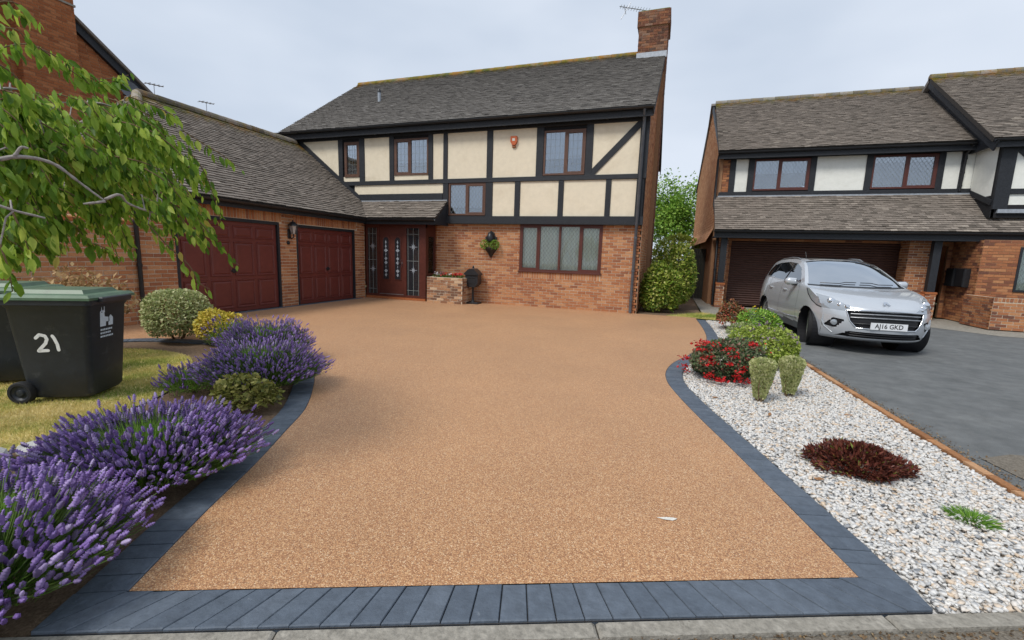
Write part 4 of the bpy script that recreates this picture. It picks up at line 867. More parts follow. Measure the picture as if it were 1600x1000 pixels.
 (30, [(-2.99, 1.50, 1.95), (-2.92, 1.54, 1.92), (-2.89, 1.61, 1.86)]),
 (21, [(-3.26, 2.00, 2.31), (-3.17, 2.08, 2.24), (-3.12, 2.20, 2.09)]),
 (29, [(-4.01, 1.71, 2.31), (-3.96, 1.76, 2.20), (-3.96, 1.83, 1.99)]),
 (30, [(-4.16, 1.52, 2.00), (-4.08, 1.60, 1.91), (-4.06, 1.70, 1.72)]),
 (23, [(-3.37, 1.49, 2.15), (-3.31, 1.53, 2.09), (-3.30, 1.59, 1.96)]),
 (32, [(-4.17, 2.13, 1.63), (-4.07, 2.21, 1.58), (-4.02, 2.31, 1.48)]),
 (29, [(-3.14, 1.69, 2.09), (-3.06, 1.74, 2.02), (-3.04, 1.82, 1.90)]),
 (23, [(-4.02, 1.61, 1.41), (-3.95, 1.64, 1.37), (-3.93, 1.69, 1.29)]),
 (24, [(-3.35, 1.71, 1.99), (-3.30, 1.73, 1.88), (-3.30, 1.76, 1.68)]),
 (25, [(-2.85, 1.86, 1.81), (-2.74, 1.93, 1.76), (-2.68, 2.03, 1.66)]),
 (21, [(-4.30, 1.83, 1.87), (-4.24, 1.86, 1.78), (-4.23, 1.91, 1.61)]),
 (22, [(-4.08, 2.05, 2.11), (-3.99, 2.14, 1.98), (-3.95, 2.27, 1.72)]),
 (32, [(-4.13, 1.83, 1.75), (-4.06, 1.88, 1.66), (-4.04, 1.94, 1.48)]),
 (20, [(-3.05, 1.48, 1.99), (-3.00, 1.51, 1.90), (-3.00, 1.55, 1.72)]),
 (28, [(-3.03, 1.35, 1.74), (-2.97, 1.36, 1.68), (-2.96, 1.39, 1.57)]),
 (21, [(-3.74, 2.06, 2.38), (-3.66, 2.11, 2.34), (-3.63, 2.19, 2.27)]),
 (27, [(-3.47, 1.27, 2.04), (-3.41, 1.30, 2.02), (-3.40, 1.34, 1.97)]),
 (25, [(-4.42, 1.87, 2.22), (-4.33, 1.96, 2.18), (-4.29, 2.08, 2.10)]),
 (20, [(-3.65, 2.07, 1.74), (-3.56, 2.13, 1.68), (-3.52, 2.21, 1.57)]),
 (26, [(-3.97, 2.32, 2.29), (-3.85, 2.43, 2.25), (-3.78, 2.57, 2.14)]),
 (30, [(-3.24, 1.44, 1.65), (-3.18, 1.45, 1.60), (-3.17, 1.49, 1.51)]),
 (28, [(-4.18, 1.88, 2.23), (-4.10, 1.94, 2.20), (-4.07, 2.03, 2.13)]),
 (30, [(-4.42, 1.90, 2.22), (-4.34, 1.97, 2.17), (-4.31, 2.07, 2.06)]),
 (20, [(-2.85, 1.67, 1.91), (-2.75, 1.74, 1.89), (-2.69, 1.84, 1.84)]),
 (22, [(-3.91, 1.40, 1.77), (-3.85, 1.44, 1.70), (-3.84, 1.49, 1.55)]),
 (22, [(-3.34, 1.45, 1.60), (-3.28, 1.47, 1.53), (-3.26, 1.51, 1.39)]),
 (20, [(-4.54, 1.67, 1.60), (-4.47, 1.71, 1.52), (-4.45, 1.76, 1.36)]),
 (28, [(-4.16, 2.17, 2.01), (-4.06, 2.25, 1.93), (-4.02, 2.36, 1.75)]),
 (27, [(-3.25, 1.30, 1.57), (-3.18, 1.34, 1.53), (-3.15, 1.40, 1.44)]),
 (28, [(-3.88, 2.10, 2.29), (-3.78, 2.18, 2.25), (-3.74, 2.29, 2.15)]),
 (31, [(-3.77, 1.58, 1.81), (-3.71, 1.59, 1.72), (-3.71, 1.62, 1.56)]),
 (29, [(-4.45, 1.67, 1.99), (-4.39, 1.71, 1.90), (-4.39, 1.76, 1.73)]),
 (21, [(-3.52, 1.82, 2.00), (-3.46, 1.85, 1.90), (-3.45, 1.90, 1.70)]),
 (29, [(-3.98, 1.59, 2.23), (-3.91, 1.64, 2.15), (-3.91, 1.71, 1.99)]),
 (28, [(-3.00, 1.21, 1.94), (-2.95, 1.24, 1.88), (-2.95, 1.28, 1.76)]),
 (27, [(-3.63, 1.74, 2.18), (-3.56, 1.80, 2.11), (-3.54, 1.89, 1.97)]),
 (20, [(-3.58, 1.35, 1.92), (-3.53, 1.37, 1.82), (-3.53, 1.41, 1.62)]),
 (28, [(-3.99, 1.54, 1.62), (-3.93, 1.56, 1.52), (-3.92, 1.59, 1.33)]),
 (26, [(-3.19, 1.33, 1.47), (-3.12, 1.36, 1.42), (-3.10, 1.40, 1.33)]),
 (21, [(-4.27, 2.50, 1.77), (-4.16, 2.58, 1.70), (-4.10, 2.69, 1.55)]),
 (25, [(-3.47, 1.89, 2.22), (-3.38, 1.98, 2.17), (-3.33, 2.09, 2.07)]),
 (32, [(-3.00, 1.27, 1.90), (-2.94, 1.30, 1.86), (-2.93, 1.35, 1.79)]),
 (24, [(-3.06, 1.67, 2.21), (-3.00, 1.69, 2.14), (-3.00, 1.75, 2.03)]),
 (28, [(-3.83, 1.94, 1.97), (-3.77, 1.97, 1.89), (-3.76, 2.02, 1.74)]),
 (24, [(-3.12, 1.87, 2.07), (-3.06, 1.89, 2.02), (-3.05, 1.93, 1.94)]),
 (20, [(-3.86, 2.00, 1.89), (-3.79, 2.04, 1.85), (-3.76, 2.10, 1.77)]),
 (32, [(-3.02, 1.38, 1.92), (-2.94, 1.44, 1.88), (-2.91, 1.52, 1.80)]),
 (23, [(-3.08, 2.11, 1.77), (-2.98, 2.17, 1.70), (-2.92, 2.26, 1.54)]),
 (28, [(-3.02, 1.20, 1.71), (-2.96, 1.22, 1.66), (-2.95, 1.26, 1.56)]),
 (26, [(-3.57, 2.13, 1.97), (-3.49, 2.17, 1.89), (-3.46, 2.24, 1.74)]),
 (26, [(-3.38, 1.38, 2.10), (-3.31, 1.43, 2.05), (-3.29, 1.50, 1.96)]),
 (22, [(-2.96, 1.56, 1.99), (-2.89, 1.59, 1.92), (-2.88, 1.65, 1.79)]),
 (30, [(-4.03, 2.28, 1.95), (-3.91, 2.40, 1.89), (-3.83, 2.54, 1.76)]),
 (32, [(-3.95, 1.45, 1.50), (-3.88, 1.49, 1.46), (-3.86, 1.54, 1.38)]),
 (27, [(-2.94, 1.45, 1.93), (-2.87, 1.48, 1.88), (-2.86, 1.53, 1.80)]),
 (25, [(-4.06, 2.48, 2.46), (-4.00, 2.53, 2.34), (-4.00, 2.60, 2.11)]),
 (22, [(-2.84, 1.68, 2.12), (-2.77, 1.71, 2.07), (-2.76, 1.77, 1.96)]),
 (26, [(-4.14, 2.13, 2.32), (-4.08, 2.18, 2.19), (-4.08, 2.25, 1.95)]),
 (22, [(-3.59, 1.34, 2.00), (-3.54, 1.37, 1.91), (-3.54, 1.41, 1.75)]),
 (31, [(-3.26, 1.88, 2.06), (-3.16, 1.97, 2.03), (-3.09, 2.08, 1.99)]),
 (26, [(-4.15, 2.04, 2.27), (-4.05, 2.13, 2.21), (-4.01, 2.26, 2.09)]),
 (20, [(-3.78, 1.43, 2.21), (-3.72, 1.47, 2.16), (-3.72, 1.51, 2.06)]),
 (20, [(-3.29, 1.34, 2.10), (-3.22, 1.39, 2.06), (-3.20, 1.46, 2.00)]),
 (28, [(-4.43, 1.59, 1.86), (-4.36, 1.67, 1.83), (-4.32, 1.76, 1.76)]),
 (20, [(-3.81, 2.62, 1.82), (-3.72, 2.67, 1.77), (-3.67, 2.74, 1.67)]),
 (31, [(-3.64, 2.06, 1.99), (-3.56, 2.11, 1.93), (-3.53, 2.18, 1.82)]),
 (28, [(-3.73, 2.19, 2.01), (-3.66, 2.24, 1.90), (-3.63, 2.31, 1.69)]),
 (29, [(-3.77, 1.66, 1.52), (-3.69, 1.72, 1.49), (-3.65, 1.81, 1.42)]),
 (25, [(-3.71, 2.41, 2.19), (-3.64, 2.46, 2.08), (-3.62, 2.53, 1.86)]),
 (26, [(-3.31, 1.33, 1.50), (-3.24, 1.37, 1.46), (-3.22, 1.43, 1.39)]),
 (24, [(-2.90, 1.82, 2.14), (-2.84, 1.84, 2.06), (-2.83, 1.90, 1.91)]),
 (22, [(-2.91, 1.26, 2.05), (-2.85, 1.30, 1.97), (-2.85, 1.35, 1.81)]),
 (30, [(-3.29, 1.46, 2.06), (-3.22, 1.51, 2.01), (-3.20, 1.58, 1.92)]),
 (25, [(-4.18, 1.57, 2.13), (-4.09, 1.66, 2.11), (-4.06, 1.77, 2.05)]),
 (27, [(-3.89, 2.70, 1.62), (-3.80, 2.74, 1.57), (-3.75, 2.81, 1.47)]),
 (22, [(-3.78, 1.78, 1.71), (-3.69, 1.85, 1.67), (-3.64, 1.95, 1.59)]),
 (26, [(-3.43, 1.34, 1.47), (-3.36, 1.38, 1.42), (-3.34, 1.44, 1.33)]),
 (20, [(-3.66, 1.63, 2.17), (-3.59, 1.67, 2.13), (-3.58, 1.73, 2.04)]),
 (32, [(-2.71, 1.69, 1.71), (-2.64, 1.72, 1.67), (-2.60, 1.78, 1.60)]),
 (23, [(-3.80, 2.02, 1.79), (-3.74, 2.06, 1.65), (-3.71, 2.11, 1.40)]),
 (21, [(-2.93, 1.93, 1.69), (-2.86, 1.94, 1.64), (-2.84, 1.98, 1.55)]),
 (27, [(-2.73, 1.63, 2.07), (-2.65, 1.67, 2.05), (-2.62, 1.74, 2.00)]),
 (32, [(-4.56, 1.69, 2.27), (-4.51, 1.70, 2.19), (-4.52, 1.74, 2.04)]),
 (25, [(-4.13, 1.66, 2.11), (-4.06, 1.72, 2.06), (-4.05, 1.79, 1.97)]),
 (29, [(-3.24, 1.84, 1.98), (-3.18, 1.86, 1.89), (-3.18, 1.90, 1.72)]),
 (28, [(-4.18, 1.63, 2.09), (-4.13, 1.66, 2.00), (-4.13, 1.70, 1.81)]),
 (22, [(-3.42, 1.56, 2.16), (-3.37, 1.58, 2.10), (-3.36, 1.62, 2.00)]),
 (23, [(-3.32, 1.73, 2.00), (-3.25, 1.77, 1.89), (-3.23, 1.85, 1.69)]),
 (25, [(-3.06, 1.14, 2.03), (-3.00, 1.18, 1.98), (-3.00, 1.23, 1.88)]),
 (22, [(-4.03, 1.67, 2.16), (-3.94, 1.76, 2.12), (-3.91, 1.86, 2.02)]),
 (30, [(-2.69, 1.71, 1.85), (-2.61, 1.77, 1.78), (-2.56, 1.86, 1.63)]),
 (26, [(-3.57, 1.33, 1.72), (-3.51, 1.36, 1.64), (-3.50, 1.40, 1.48)]),
 (27, [(-3.01, 1.55, 1.79), (-2.93, 1.62, 1.72), (-2.89, 1.70, 1.56)]),
 (28, [(-4.19, 2.07, 2.04), (-4.11, 2.13, 1.97), (-4.08, 2.22, 1.83)]),
 (29, [(-2.84, 1.55, 1.84), (-2.76, 1.59, 1.78), (-2.73, 1.67, 1.67)]),
 (24, [(-3.46, 1.33, 2.22), (-3.40, 1.37, 2.18), (-3.39, 1.43, 2.10)]),
 (22, [(-3.77, 2.35, 2.28), (-3.65, 2.47, 2.22), (-3.58, 2.62, 2.09)]),
 (20, [(-3.32, 1.33, 2.17), (-3.27, 1.36, 2.14), (-3.26, 1.40, 2.07)]),
 (26, [(-3.89, 2.38, 2.38), (-3.80, 2.45, 2.29), (-3.77, 2.55, 2.12)]),
 (32, [(-3.97, 1.67, 2.15), (-3.92, 1.69, 2.07), (-3.92, 1.72, 1.92)]),
 (30, [(-3.58, 1.53, 2.08), (-3.51, 1.58, 2.06), (-3.48, 1.66, 2.01)]),
 (31, [(-3.88, 1.80, 2.14), (-3.82, 1.84, 2.06), (-3.82, 1.89, 1.90)]),
 (24, [(-3.24, 1.33, 1.58), (-3.17, 1.37, 1.56), (-3.15, 1.44, 1.50)]),
 (26, [(-3.81, 1.88, 2.35), (-3.75, 1.93, 2.25), (-3.74, 2.00, 2.05)]),
 (26, [(-3.06, 1.38, 2.14), (-3.01, 1.39, 2.08), (-3.01, 1.42, 1.97)]),
 (21, [(-3.41, 1.44, 1.77), (-3.33, 1.51, 1.73), (-3.29, 1.59, 1.64)]),
 (29, [(-4.16, 2.46, 2.14), (-4.08, 2.52, 2.02), (-4.05, 2.61, 1.78)]),
 (30, [(-3.55, 1.48, 1.72), (-3.49, 1.51, 1.65), (-3.48, 1.56, 1.50)]),
 (24, [(-3.12, 1.85, 1.74), (-3.04, 1.89, 1.70), (-3.00, 1.96, 1.62)]),
 (21, [(-3.00, 1.45, 2.03), (-2.93, 1.51, 1.96), (-2.91, 1.59, 1.81)]),
 (20, [(-4.03, 1.90, 2.11), (-3.95, 1.97, 2.05), (-3.91, 2.06, 1.93)]),
 (27, [(-2.79, 1.66, 2.19), (-2.73, 1.68, 2.13), (-2.73, 1.73, 2.01)]),
 (29, [(-3.65, 1.38, 1.88), (-3.58, 1.43, 1.84), (-3.56, 1.50, 1.77)]),
 (21, [(-3.15, 1.33, 1.93), (-3.10, 1.36, 1.86), (-3.09, 1.41, 1.71)]),
 (21, [(-3.54, 1.44, 1.98), (-3.47, 1.50, 1.89), (-3.46, 1.58, 1.71)]),
 (24, [(-3.76, 1.74, 1.88), (-3.70, 1.76, 1.77), (-3.70, 1.79, 1.58)]),
 (25, [(-4.04, 1.56, 2.17), (-3.98, 1.60, 2.12), (-3.97, 1.67, 2.02)]),
 (27, [(-3.24, 2.09, 2.26), (-3.18, 2.11, 2.21), (-3.17, 2.16, 2.12)]),
 (28, [(-3.12, 1.30, 2.14), (-3.05, 1.36, 2.07), (-3.04, 1.44, 1.94)]),
 (28, [(-4.21, 1.65, 1.55), (-4.13, 1.72, 1.51), (-4.09, 1.81, 1.42)]),
 (32, [(-3.52, 1.99, 2.07), (-3.42, 2.08, 2.00), (-3.36, 2.20, 1.85)]),
 (30, [(-4.34, 1.93, 2.45), (-4.28, 1.98, 2.37), (-4.28, 2.04, 2.23)]),
 (26, [(-3.29, 1.42, 1.75), (-3.24, 1.43, 1.66), (-3.23, 1.46, 1.49)]),
 (20, [(-3.60, 1.68, 1.98), (-3.55, 1.70, 1.87), (-3.56, 1.73, 1.68)]),
 (31, [(-3.47, 1.41, 1.96), (-3.40, 1.47, 1.88), (-3.38, 1.55, 1.74)]),
 (27, [(-3.63, 1.72, 2.11), (-3.57, 1.75, 2.02), (-3.57, 1.80, 1.84)]),
 (25, [(-3.58, 2.22, 2.16), (-3.52, 2.24, 2.06), (-3.51, 2.30, 1.86)]),
 (25, [(-3.22, 1.80, 2.05), (-3.15, 1.86, 1.98), (-3.12, 1.94, 1.83)]),
 (23, [(-4.12, 1.74, 2.36), (-4.07, 1.78, 2.25), (-4.08, 1.84, 2.05)]),
 (26, [(-4.18, 1.83, 2.22), (-4.13, 1.88, 2.11), (-4.12, 1.95, 1.90)]),
 (24, [(-3.14, 1.20, 1.73), (-3.08, 1.23, 1.70), (-3.07, 1.27, 1.62)]),
 (20, [(-4.19, 1.93, 2.19), (-4.11, 2.01, 2.11), (-4.08, 2.12, 1.93)]),
 (23, [(-4.13, 1.66, 2.09), (-4.06, 1.72, 2.01), (-4.05, 1.79, 1.83)]),
 (21, [(-3.71, 2.30, 2.13), (-3.60, 2.41, 2.01), (-3.53, 2.56, 1.76)]),
 (30, [(-4.00, 1.68, 2.36), (-3.96, 1.70, 2.27), (-3.97, 1.74, 2.09)]),
 (21, [(-3.29, 1.66, 2.26), (-3.21, 1.72, 2.24), (-3.17, 1.81, 2.20)]),
 (26, [(-4.36, 2.02, 2.44), (-4.30, 2.06, 2.38), (-4.29, 2.11, 2.28)]),
 (27, [(-3.61, 1.34, 1.90), (-3.55, 1.38, 1.81), (-3.54, 1.44, 1.62)]),
 (29, [(-3.96, 2.31, 2.20), (-3.87, 2.39, 2.12), (-3.82, 2.51, 1.97)]),
 (25, [(-3.47, 2.34, 2.21), (-3.39, 2.41, 2.07), (-3.36, 2.50, 1.81)]),
 (20, [(-4.03, 1.55, 1.90), (-3.97, 1.58, 1.84), (-3.96, 1.64, 1.72)]),
 (28, [(-3.68, 2.45, 2.22), (-3.60, 2.51, 2.12), (-3.56, 2.61, 1.93)]),
 (22, [(-3.81, 1.57, 1.98), (-3.75, 1.61, 1.94), (-3.73, 1.67, 1.87)]),
 (32, [(-3.01, 1.63, 2.03), (-2.93, 1.70, 1.95), (-2.89, 1.80, 1.80)]),
 (31, [(-3.12, 1.42, 2.06), (-3.05, 1.48, 1.98), (-3.03, 1.58, 1.82)]),
 (25, [(-3.87, 2.21, 2.49), (-3.80, 2.29, 2.38), (-3.78, 2.39, 2.15)]),
 (31, [(-4.15, 2.49, 2.27), (-4.05, 2.59, 2.21), (-3.98, 2.71, 2.09)]),
 (28, [(-4.25, 2.02, 2.40), (-4.17, 2.09, 2.35), (-4.14, 2.20, 2.25)]),
 (28, [(-3.41, 1.35, 1.85), (-3.35, 1.38, 1.80), (-3.34, 1.42, 1.71)]),
 (21, [(-4.30, 1.74, 2.07), (-4.23, 1.80, 2.03), (-4.20, 1.88, 1.95)]),
 (30, [(-3.29, 2.14, 2.29), (-3.22, 2.19, 2.20), (-3.20, 2.27, 2.01)]),
 (21, [(-3.38, 1.75, 1.84), (-3.32, 1.77, 1.72), (-3.31, 1.82, 1.50)]),
 (29, [(-4.00, 2.13, 1.45), (-3.92, 2.18, 1.41), (-3.88, 2.25, 1.34)]),
 (22, [(-3.09, 1.46, 1.97), (-3.01, 1.53, 1.91), (-2.98, 1.62, 1.77)]),
 (32, [(-4.65, 1.70, 1.86), (-4.58, 1.77, 1.74), (-4.56, 1.84, 1.51)]),
 (22, [(-4.16, 2.47, 1.92), (-4.04, 2.59, 1.88), (-3.95, 2.73, 1.79)]),
 (24, [(-4.39, 2.24, 1.96), (-4.30, 2.31, 1.91), (-4.25, 2.41, 1.82)]),
 (22, [(-3.32, 1.46, 2.11), (-3.27, 1.48, 2.04), (-3.27, 1.52, 1.92)]),
 (29, [(-3.98, 1.46, 1.88), (-3.92, 1.51, 1.81), (-3.90, 1.58, 1.65)]),
 (21, [(-4.08, 1.88, 2.34), (-4.04, 1.91, 2.23), (-4.05, 1.96, 2.00)]),
 (22, [(-4.60, 1.75, 1.50), (-4.54, 1.77, 1.46), (-4.53, 1.80, 1.38)]),
 (20, [(-3.62, 2.15, 1.97), (-3.52, 2.24, 1.86), (-3.47, 2.35, 1.64)]),
 (20, [(-3.47, 1.64, 2.17), (-3.39, 1.71, 2.14), (-3.35, 1.81, 2.06)]),
 (23, [(-3.31, 1.82, 1.89), (-3.23, 1.88, 1.83), (-3.19, 1.97, 1.70)]),
 (21, [(-3.68, 2.04, 1.89), (-3.62, 2.05, 1.82), (-3.61, 2.09, 1.70)]),
 (28, [(-4.06, 1.83, 2.15), (-3.99, 1.90, 2.05), (-3.97, 1.99, 1.85)]),
 (28, [(-3.83, 1.45, 1.68), (-3.77, 1.50, 1.65), (-3.74, 1.55, 1.59)]),
 (20, [(-4.14, 1.82, 1.84), (-4.07, 1.87, 1.73), (-4.05, 1.93, 1.50)]),
 (25, [(-3.15, 1.31, 2.18), (-3.09, 1.34, 2.14), (-3.08, 1.40, 2.08)]),
 (30, [(-3.99, 1.69, 2.31), (-3.92, 1.77, 2.23), (-3.90, 1.87, 2.07)]),
 (21, [(-3.02, 1.52, 1.97), (-2.96, 1.54, 1.87), (-2.96, 1.59, 1.69)]),
 (32, [(-3.56, 1.98, 2.22), (-3.46, 2.06, 2.16), (-3.42, 2.17, 2.03)]),
 (25, [(-4.45, 1.96, 1.65), (-4.36, 2.03, 1.60), (-4.33, 2.11, 1.50)]),
 (28, [(-4.08, 1.63, 1.94), (-4.02, 1.68, 1.86), (-4.00, 1.74, 1.70)]),
 (20, [(-3.23, 1.23, 2.08), (-3.16, 1.28, 2.05), (-3.14, 1.35, 2.00)]),
 (20, [(-4.60, 1.69, 2.03), (-4.52, 1.76, 2.00), (-4.49, 1.84, 1.93)]),
 (25, [(-3.54, 1.52, 1.75), (-3.47, 1.56, 1.67), (-3.45, 1.62, 1.52)]),
 (29, [(-3.85, 1.60, 2.26), (-3.78, 1.65, 2.21), (-3.76, 1.73, 2.10)]),
 (30, [(-4.26, 2.16, 2.24), (-4.21, 2.20, 2.10), (-4.21, 2.26, 1.84)]),
 (31, [(-4.59, 1.85, 1.96), (-4.52, 1.89, 1.91), (-4.50, 1.96, 1.81)]),
 (30, [(-3.57, 1.60, 1.83), (-3.49, 1.66, 1.78), (-3.46, 1.74, 1.67)]),
 (32, [(-3.57, 1.36, 1.66), (-3.50, 1.40, 1.60), (-3.48, 1.46, 1.47)]),
 (29, [(-2.80, 1.47, 1.94), (-2.73, 1.51, 1.90), (-2.71, 1.57, 1.82)]),
 (20, [(-2.72, 1.83, 1.83), (-2.65, 1.86, 1.75), (-2.62, 1.92, 1.59)]),
 (25, [(-3.29, 1.69, 1.91), (-3.20, 1.76, 1.85), (-3.16, 1.85, 1.72)]),
 (21, [(-3.40, 1.44, 1.63), (-3.34, 1.46, 1.53), (-3.32, 1.50, 1.34)]),
 (30, [(-4.04, 2.12, 2.20), (-3.96, 2.20, 2.08), (-3.94, 2.29, 1.84)]),
 (29, [(-3.39, 1.39, 2.06), (-3.33, 1.42, 2.02), (-3.32, 1.48, 1.94)]),
 (31, [(-4.28, 2.52, 1.71), (-4.17, 2.61, 1.66), (-4.10, 2.73, 1.55)]),
 (20, [(-3.35, 1.97, 2.02), (-3.28, 2.02, 1.92), (-3.26, 2.09, 1.73)]),
 (30, [(-3.21, 1.92, 1.92), (-3.14, 1.95, 1.87), (-3.11, 2.01, 1.79)]),
 (20, [(-3.11, 1.33, 1.58), (-3.05, 1.36, 1.55), (-3.03, 1.40, 1.49)]),
 (31, [(-3.70, 1.72, 2.15), (-3.63, 1.77, 2.12), (-3.60, 1.84, 2.07)]),
 (29, [(-3.98, 2.11, 2.03), (-3.90, 2.15, 1.98), (-3.88, 2.22, 1.88)]),
 (24, [(-3.52, 1.65, 1.96), (-3.46, 1.68, 1.85), (-3.45, 1.74, 1.64)]),
 (30, [(-4.50, 1.92, 2.01), (-4.44, 1.95, 1.93), (-4.44, 1.99, 1.78)]),
 (24, [(-4.18, 2.01, 1.83), (-4.08, 2.11, 1.74), (-4.03, 2.23, 1.58)]),
 (20, [(-2.79, 1.54, 1.92), (-2.73, 1.56, 1.88), (-2.72, 1.59, 1.81)]),
 (25, [(-4.19, 2.40, 2.49), (-4.10, 2.50, 2.41), (-4.05, 2.64, 2.23)]),
 (21, [(-3.01, 1.29, 1.55), (-2.95, 1.30, 1.52), (-2.94, 1.32, 1.47)]),
 (21, [(-3.35, 1.40, 1.54), (-3.27, 1.47, 1.49), (-3.23, 1.55, 1.37)]),
 (27, [(-3.01, 1.13, 1.79), (-2.96, 1.14, 1.75), (-2.95, 1.16, 1.66)]),
 (25, [(-3.09, 1.77, 2.20), (-3.02, 1.84, 2.10), (-2.99, 1.93, 1.90)]),
 (31, [(-3.08, 2.20, 1.82), (-3.02, 2.21, 1.70), (-3.00, 2.25, 1.48)]),
 (32, [(-3.44, 1.80, 2.02), (-3.34, 1.87, 1.97), (-3.29, 1.98, 1.88)]),
 (26, [(-3.29, 1.28, 2.01), (-3.22, 1.33, 1.98), (-3.20, 1.39, 1.92)]),
 (27, [(-3.59, 1.60, 1.76), (-3.52, 1.63, 1.66), (-3.51, 1.68, 1.48)]),
 (28, [(-3.56, 2.18, 1.84), (-3.46, 2.25, 1.74), (-3.41, 2.35, 1.54)]),
 (26, [(-4.49, 1.97, 1.70), (-4.41, 2.04, 1.59), (-4.37, 2.13, 1.38)]),
 (31, [(-3.89, 1.65, 2.12), (-3.84, 1.67, 2.04), (-3.85, 1.71, 1.89)]),
 (24, [(-2.94, 1.33, 1.63), (-2.87, 1.36, 1.55), (-2.85, 1.40, 1.39)]),
 (31, [(-4.40, 1.70, 2.07), (-4.34, 1.74, 1.95), (-4.35, 1.79, 1.71)]),
 (32, [(-3.56, 2.14, 1.92), (-3.44, 2.24, 1.88), (-3.36, 2.38, 1.80)]),
 (21, [(-4.26, 2.19, 2.04), (-4.16, 2.30, 1.94), (-4.10, 2.44, 1.74)])]
LIMBS = [[(-2.74, 1.17, 1.79), (-2.72, 1.22, 1.81), (-2.69, 1.28, 1.81), (-2.67, 1.33, 1.79), (-2.65, 1.38, 1.74), (-2.63, 1.43, 1.69), (-2.61, 1.47, 1.65)],
 [(-2.61, 1.47, 1.65), (-2.63, 1.44, 1.64), (-2.65, 1.40, 1.63)],
 [(-2.69, 1.06, 1.61), (-2.67, 1.12, 1.59), (-2.65, 1.17, 1.57), (-2.62, 1.24, 1.55)],
 [(-3.54, 1.89, 2.30), (-3.47, 1.99, 2.32), (-3.42, 2.10, 2.29), (-3.36, 2.22, 2.23)],
 [(-2.61, 1.47, 1.66), (-2.62, 1.54, 1.69), (-2.65, 1.60, 1.65), (-2.67, 1.76, 1.61), (-2.69, 1.91, 1.57)],
 [(-2.72, 1.21, 1.81), (-2.71, 1.23, 1.85), (-2.70, 1.25, 1.85)],
 [(-3.06, 1.30, 2.14), (-3.04, 1.35, 2.16), (-3.01, 1.41, 2.17)]]

# ------------------------------------------------------------------ things on and by the main house
al = thing('alarm_box', 'small orange red alarm box high on a cream panel', 'alarm box', (-4.38, 12.49, 4.55))
mb = MB(); mb.prism(FU, [(-4.47, 4.76), (-4.29, 4.76), (-4.28, 4.62), (-4.34, 4.52), (-4.42, 4.52), (-4.48, 4.62)], .005, .075); mb.build('casing', 'alarm', al)
part_box(al, 'strobe', 'clay', FU, -4.43, -4.33, 4.46, 4.52, .01, .055, cham=.01); part_box(al, 'badge', 'paper', FU, -4.42, -4.34, 4.63, 4.70, .0755, .078)
def lantern(F, a, z, label):
    t = thing('wall_lantern', label, 'wall light', tuple(F(a, z, 0)))
    b = MB(); b.box(F, a-.05, a+.05, z-.32, z-.08, 0, .03, cham=.01); b.build('wall_plate', 'black_plastic', t)
    c = F(a, z, .15); L0 = Fr(c, (1, 0, 0), (0, 1, 0), (0, 0, 1))
    b = MB(); b.tube([F(a, z-.25, .02), F(a, z-.32, .09), F(a, z-.28, .15), F(a, z-.2, .15)], .013, 8); b.build('bracket', 'black_plastic', t)
    b = MB(); b.lathe(L0, [(.05, -.2), (.105, .0)], 6); b.build('lamp_glass', 'lamp_glass', t)
    b = MB(); b.lathe(L0, [(.135, -.01), (.12, .02), (.05, .09), (.02, .1), (.015, .13), (.0, .14)], 6); b.build('lamp_cap', 'black_plastic', t)
    b = MB()
    for k in range(6):
        an = k*math.pi/3; b.tube([c+np.array([.052*math.cos(an), .052*math.sin(an), -.2]), c+np.array([.108*math.cos(an), .108*math.sin(an), 0])], .006, 5)
    b.build('lamp_frame', 'black_plastic', t); return t
lantern(FW, 8.97, 2.02, 'black lantern on the brick pier between the two garage doors')
bell = MB(); bell.lathe(Fr(FW(8.93, 1.60, .006), FW.u, FW.v, FW.w), [(.0, .045), (.03, .04), (.045, .02), (.05, 0)], 14); tag(bell.build('sensor', 'black_plastic', angle=40), 'small round black sensor under the black lantern', 'sensor')
# planter of pale bricks with red flowers
pb = thing('brick_planter', 'low pale brick planter beside the glazed front door', 'planter', (-6.25, 12.2, 0))
plb = []
def planter_wall(F, u0, u1, v1): return brick_wall(pb, 'planter_wall', F, u0, u1, 0, v1, [], plb)
planter_wall(front(11.85), -6.78, -5.62, .76); planter_wall(right(-5.62), 11.86, 12.59, .76); planter_wall(left(-6.78), -12.59, -11.86, .76)
finish_bricks(plb, 'brick_pale', 110)
part_box(pb, 'planter_soil', 'soil', WORLD, -6.70, -5.70, 11.95, 12.58, .5, .72, jit=.01)

def leaves_on(centers, radial, size, m, name, parent, spread=.7, up=.0, tint=(.5, .25), templ=(LEAF4_V, LEAF4_F), droop=0., aspect=1.0):
    n = len(centers); d = unit(radial*.6 + rand_dirs(n)*spread + np.array([0, 0, up-droop])); nr = unit(radial*.5 + np.array([0, 0, .7]) + rand_dirs(n)*.45)
    s = size*rng.uniform(.65, 1.3, n); B = basis(d, nr)*s[:, None, None]; B[:, :, 0] *= aspect
    return scatter(name, templ[0], templ[1], B, centers, np.clip(rng.normal(tint[0], tint[1], n), 0, 1), m, parent)
def shell_points(c, r, n, depth=.35, lumps=9, lump=.22, flat=.0, low=-.35, seed=None):
    """points through the outer part of an uneven crown"""
    d = rand_dirs(int(n*1.6)); d = d[d[:, 2] > low][:n]; L_ = rand_dirs(lumps); g = np.max(np.exp(7*(d@L_.T-1)), axis=1); rad = 1-lump+lump*1.25*g
    rad = rad*(1-depth*rng.random(len(d))**1.5)
    return np.array(c)+d*rad[:, None]*np.array(r), d
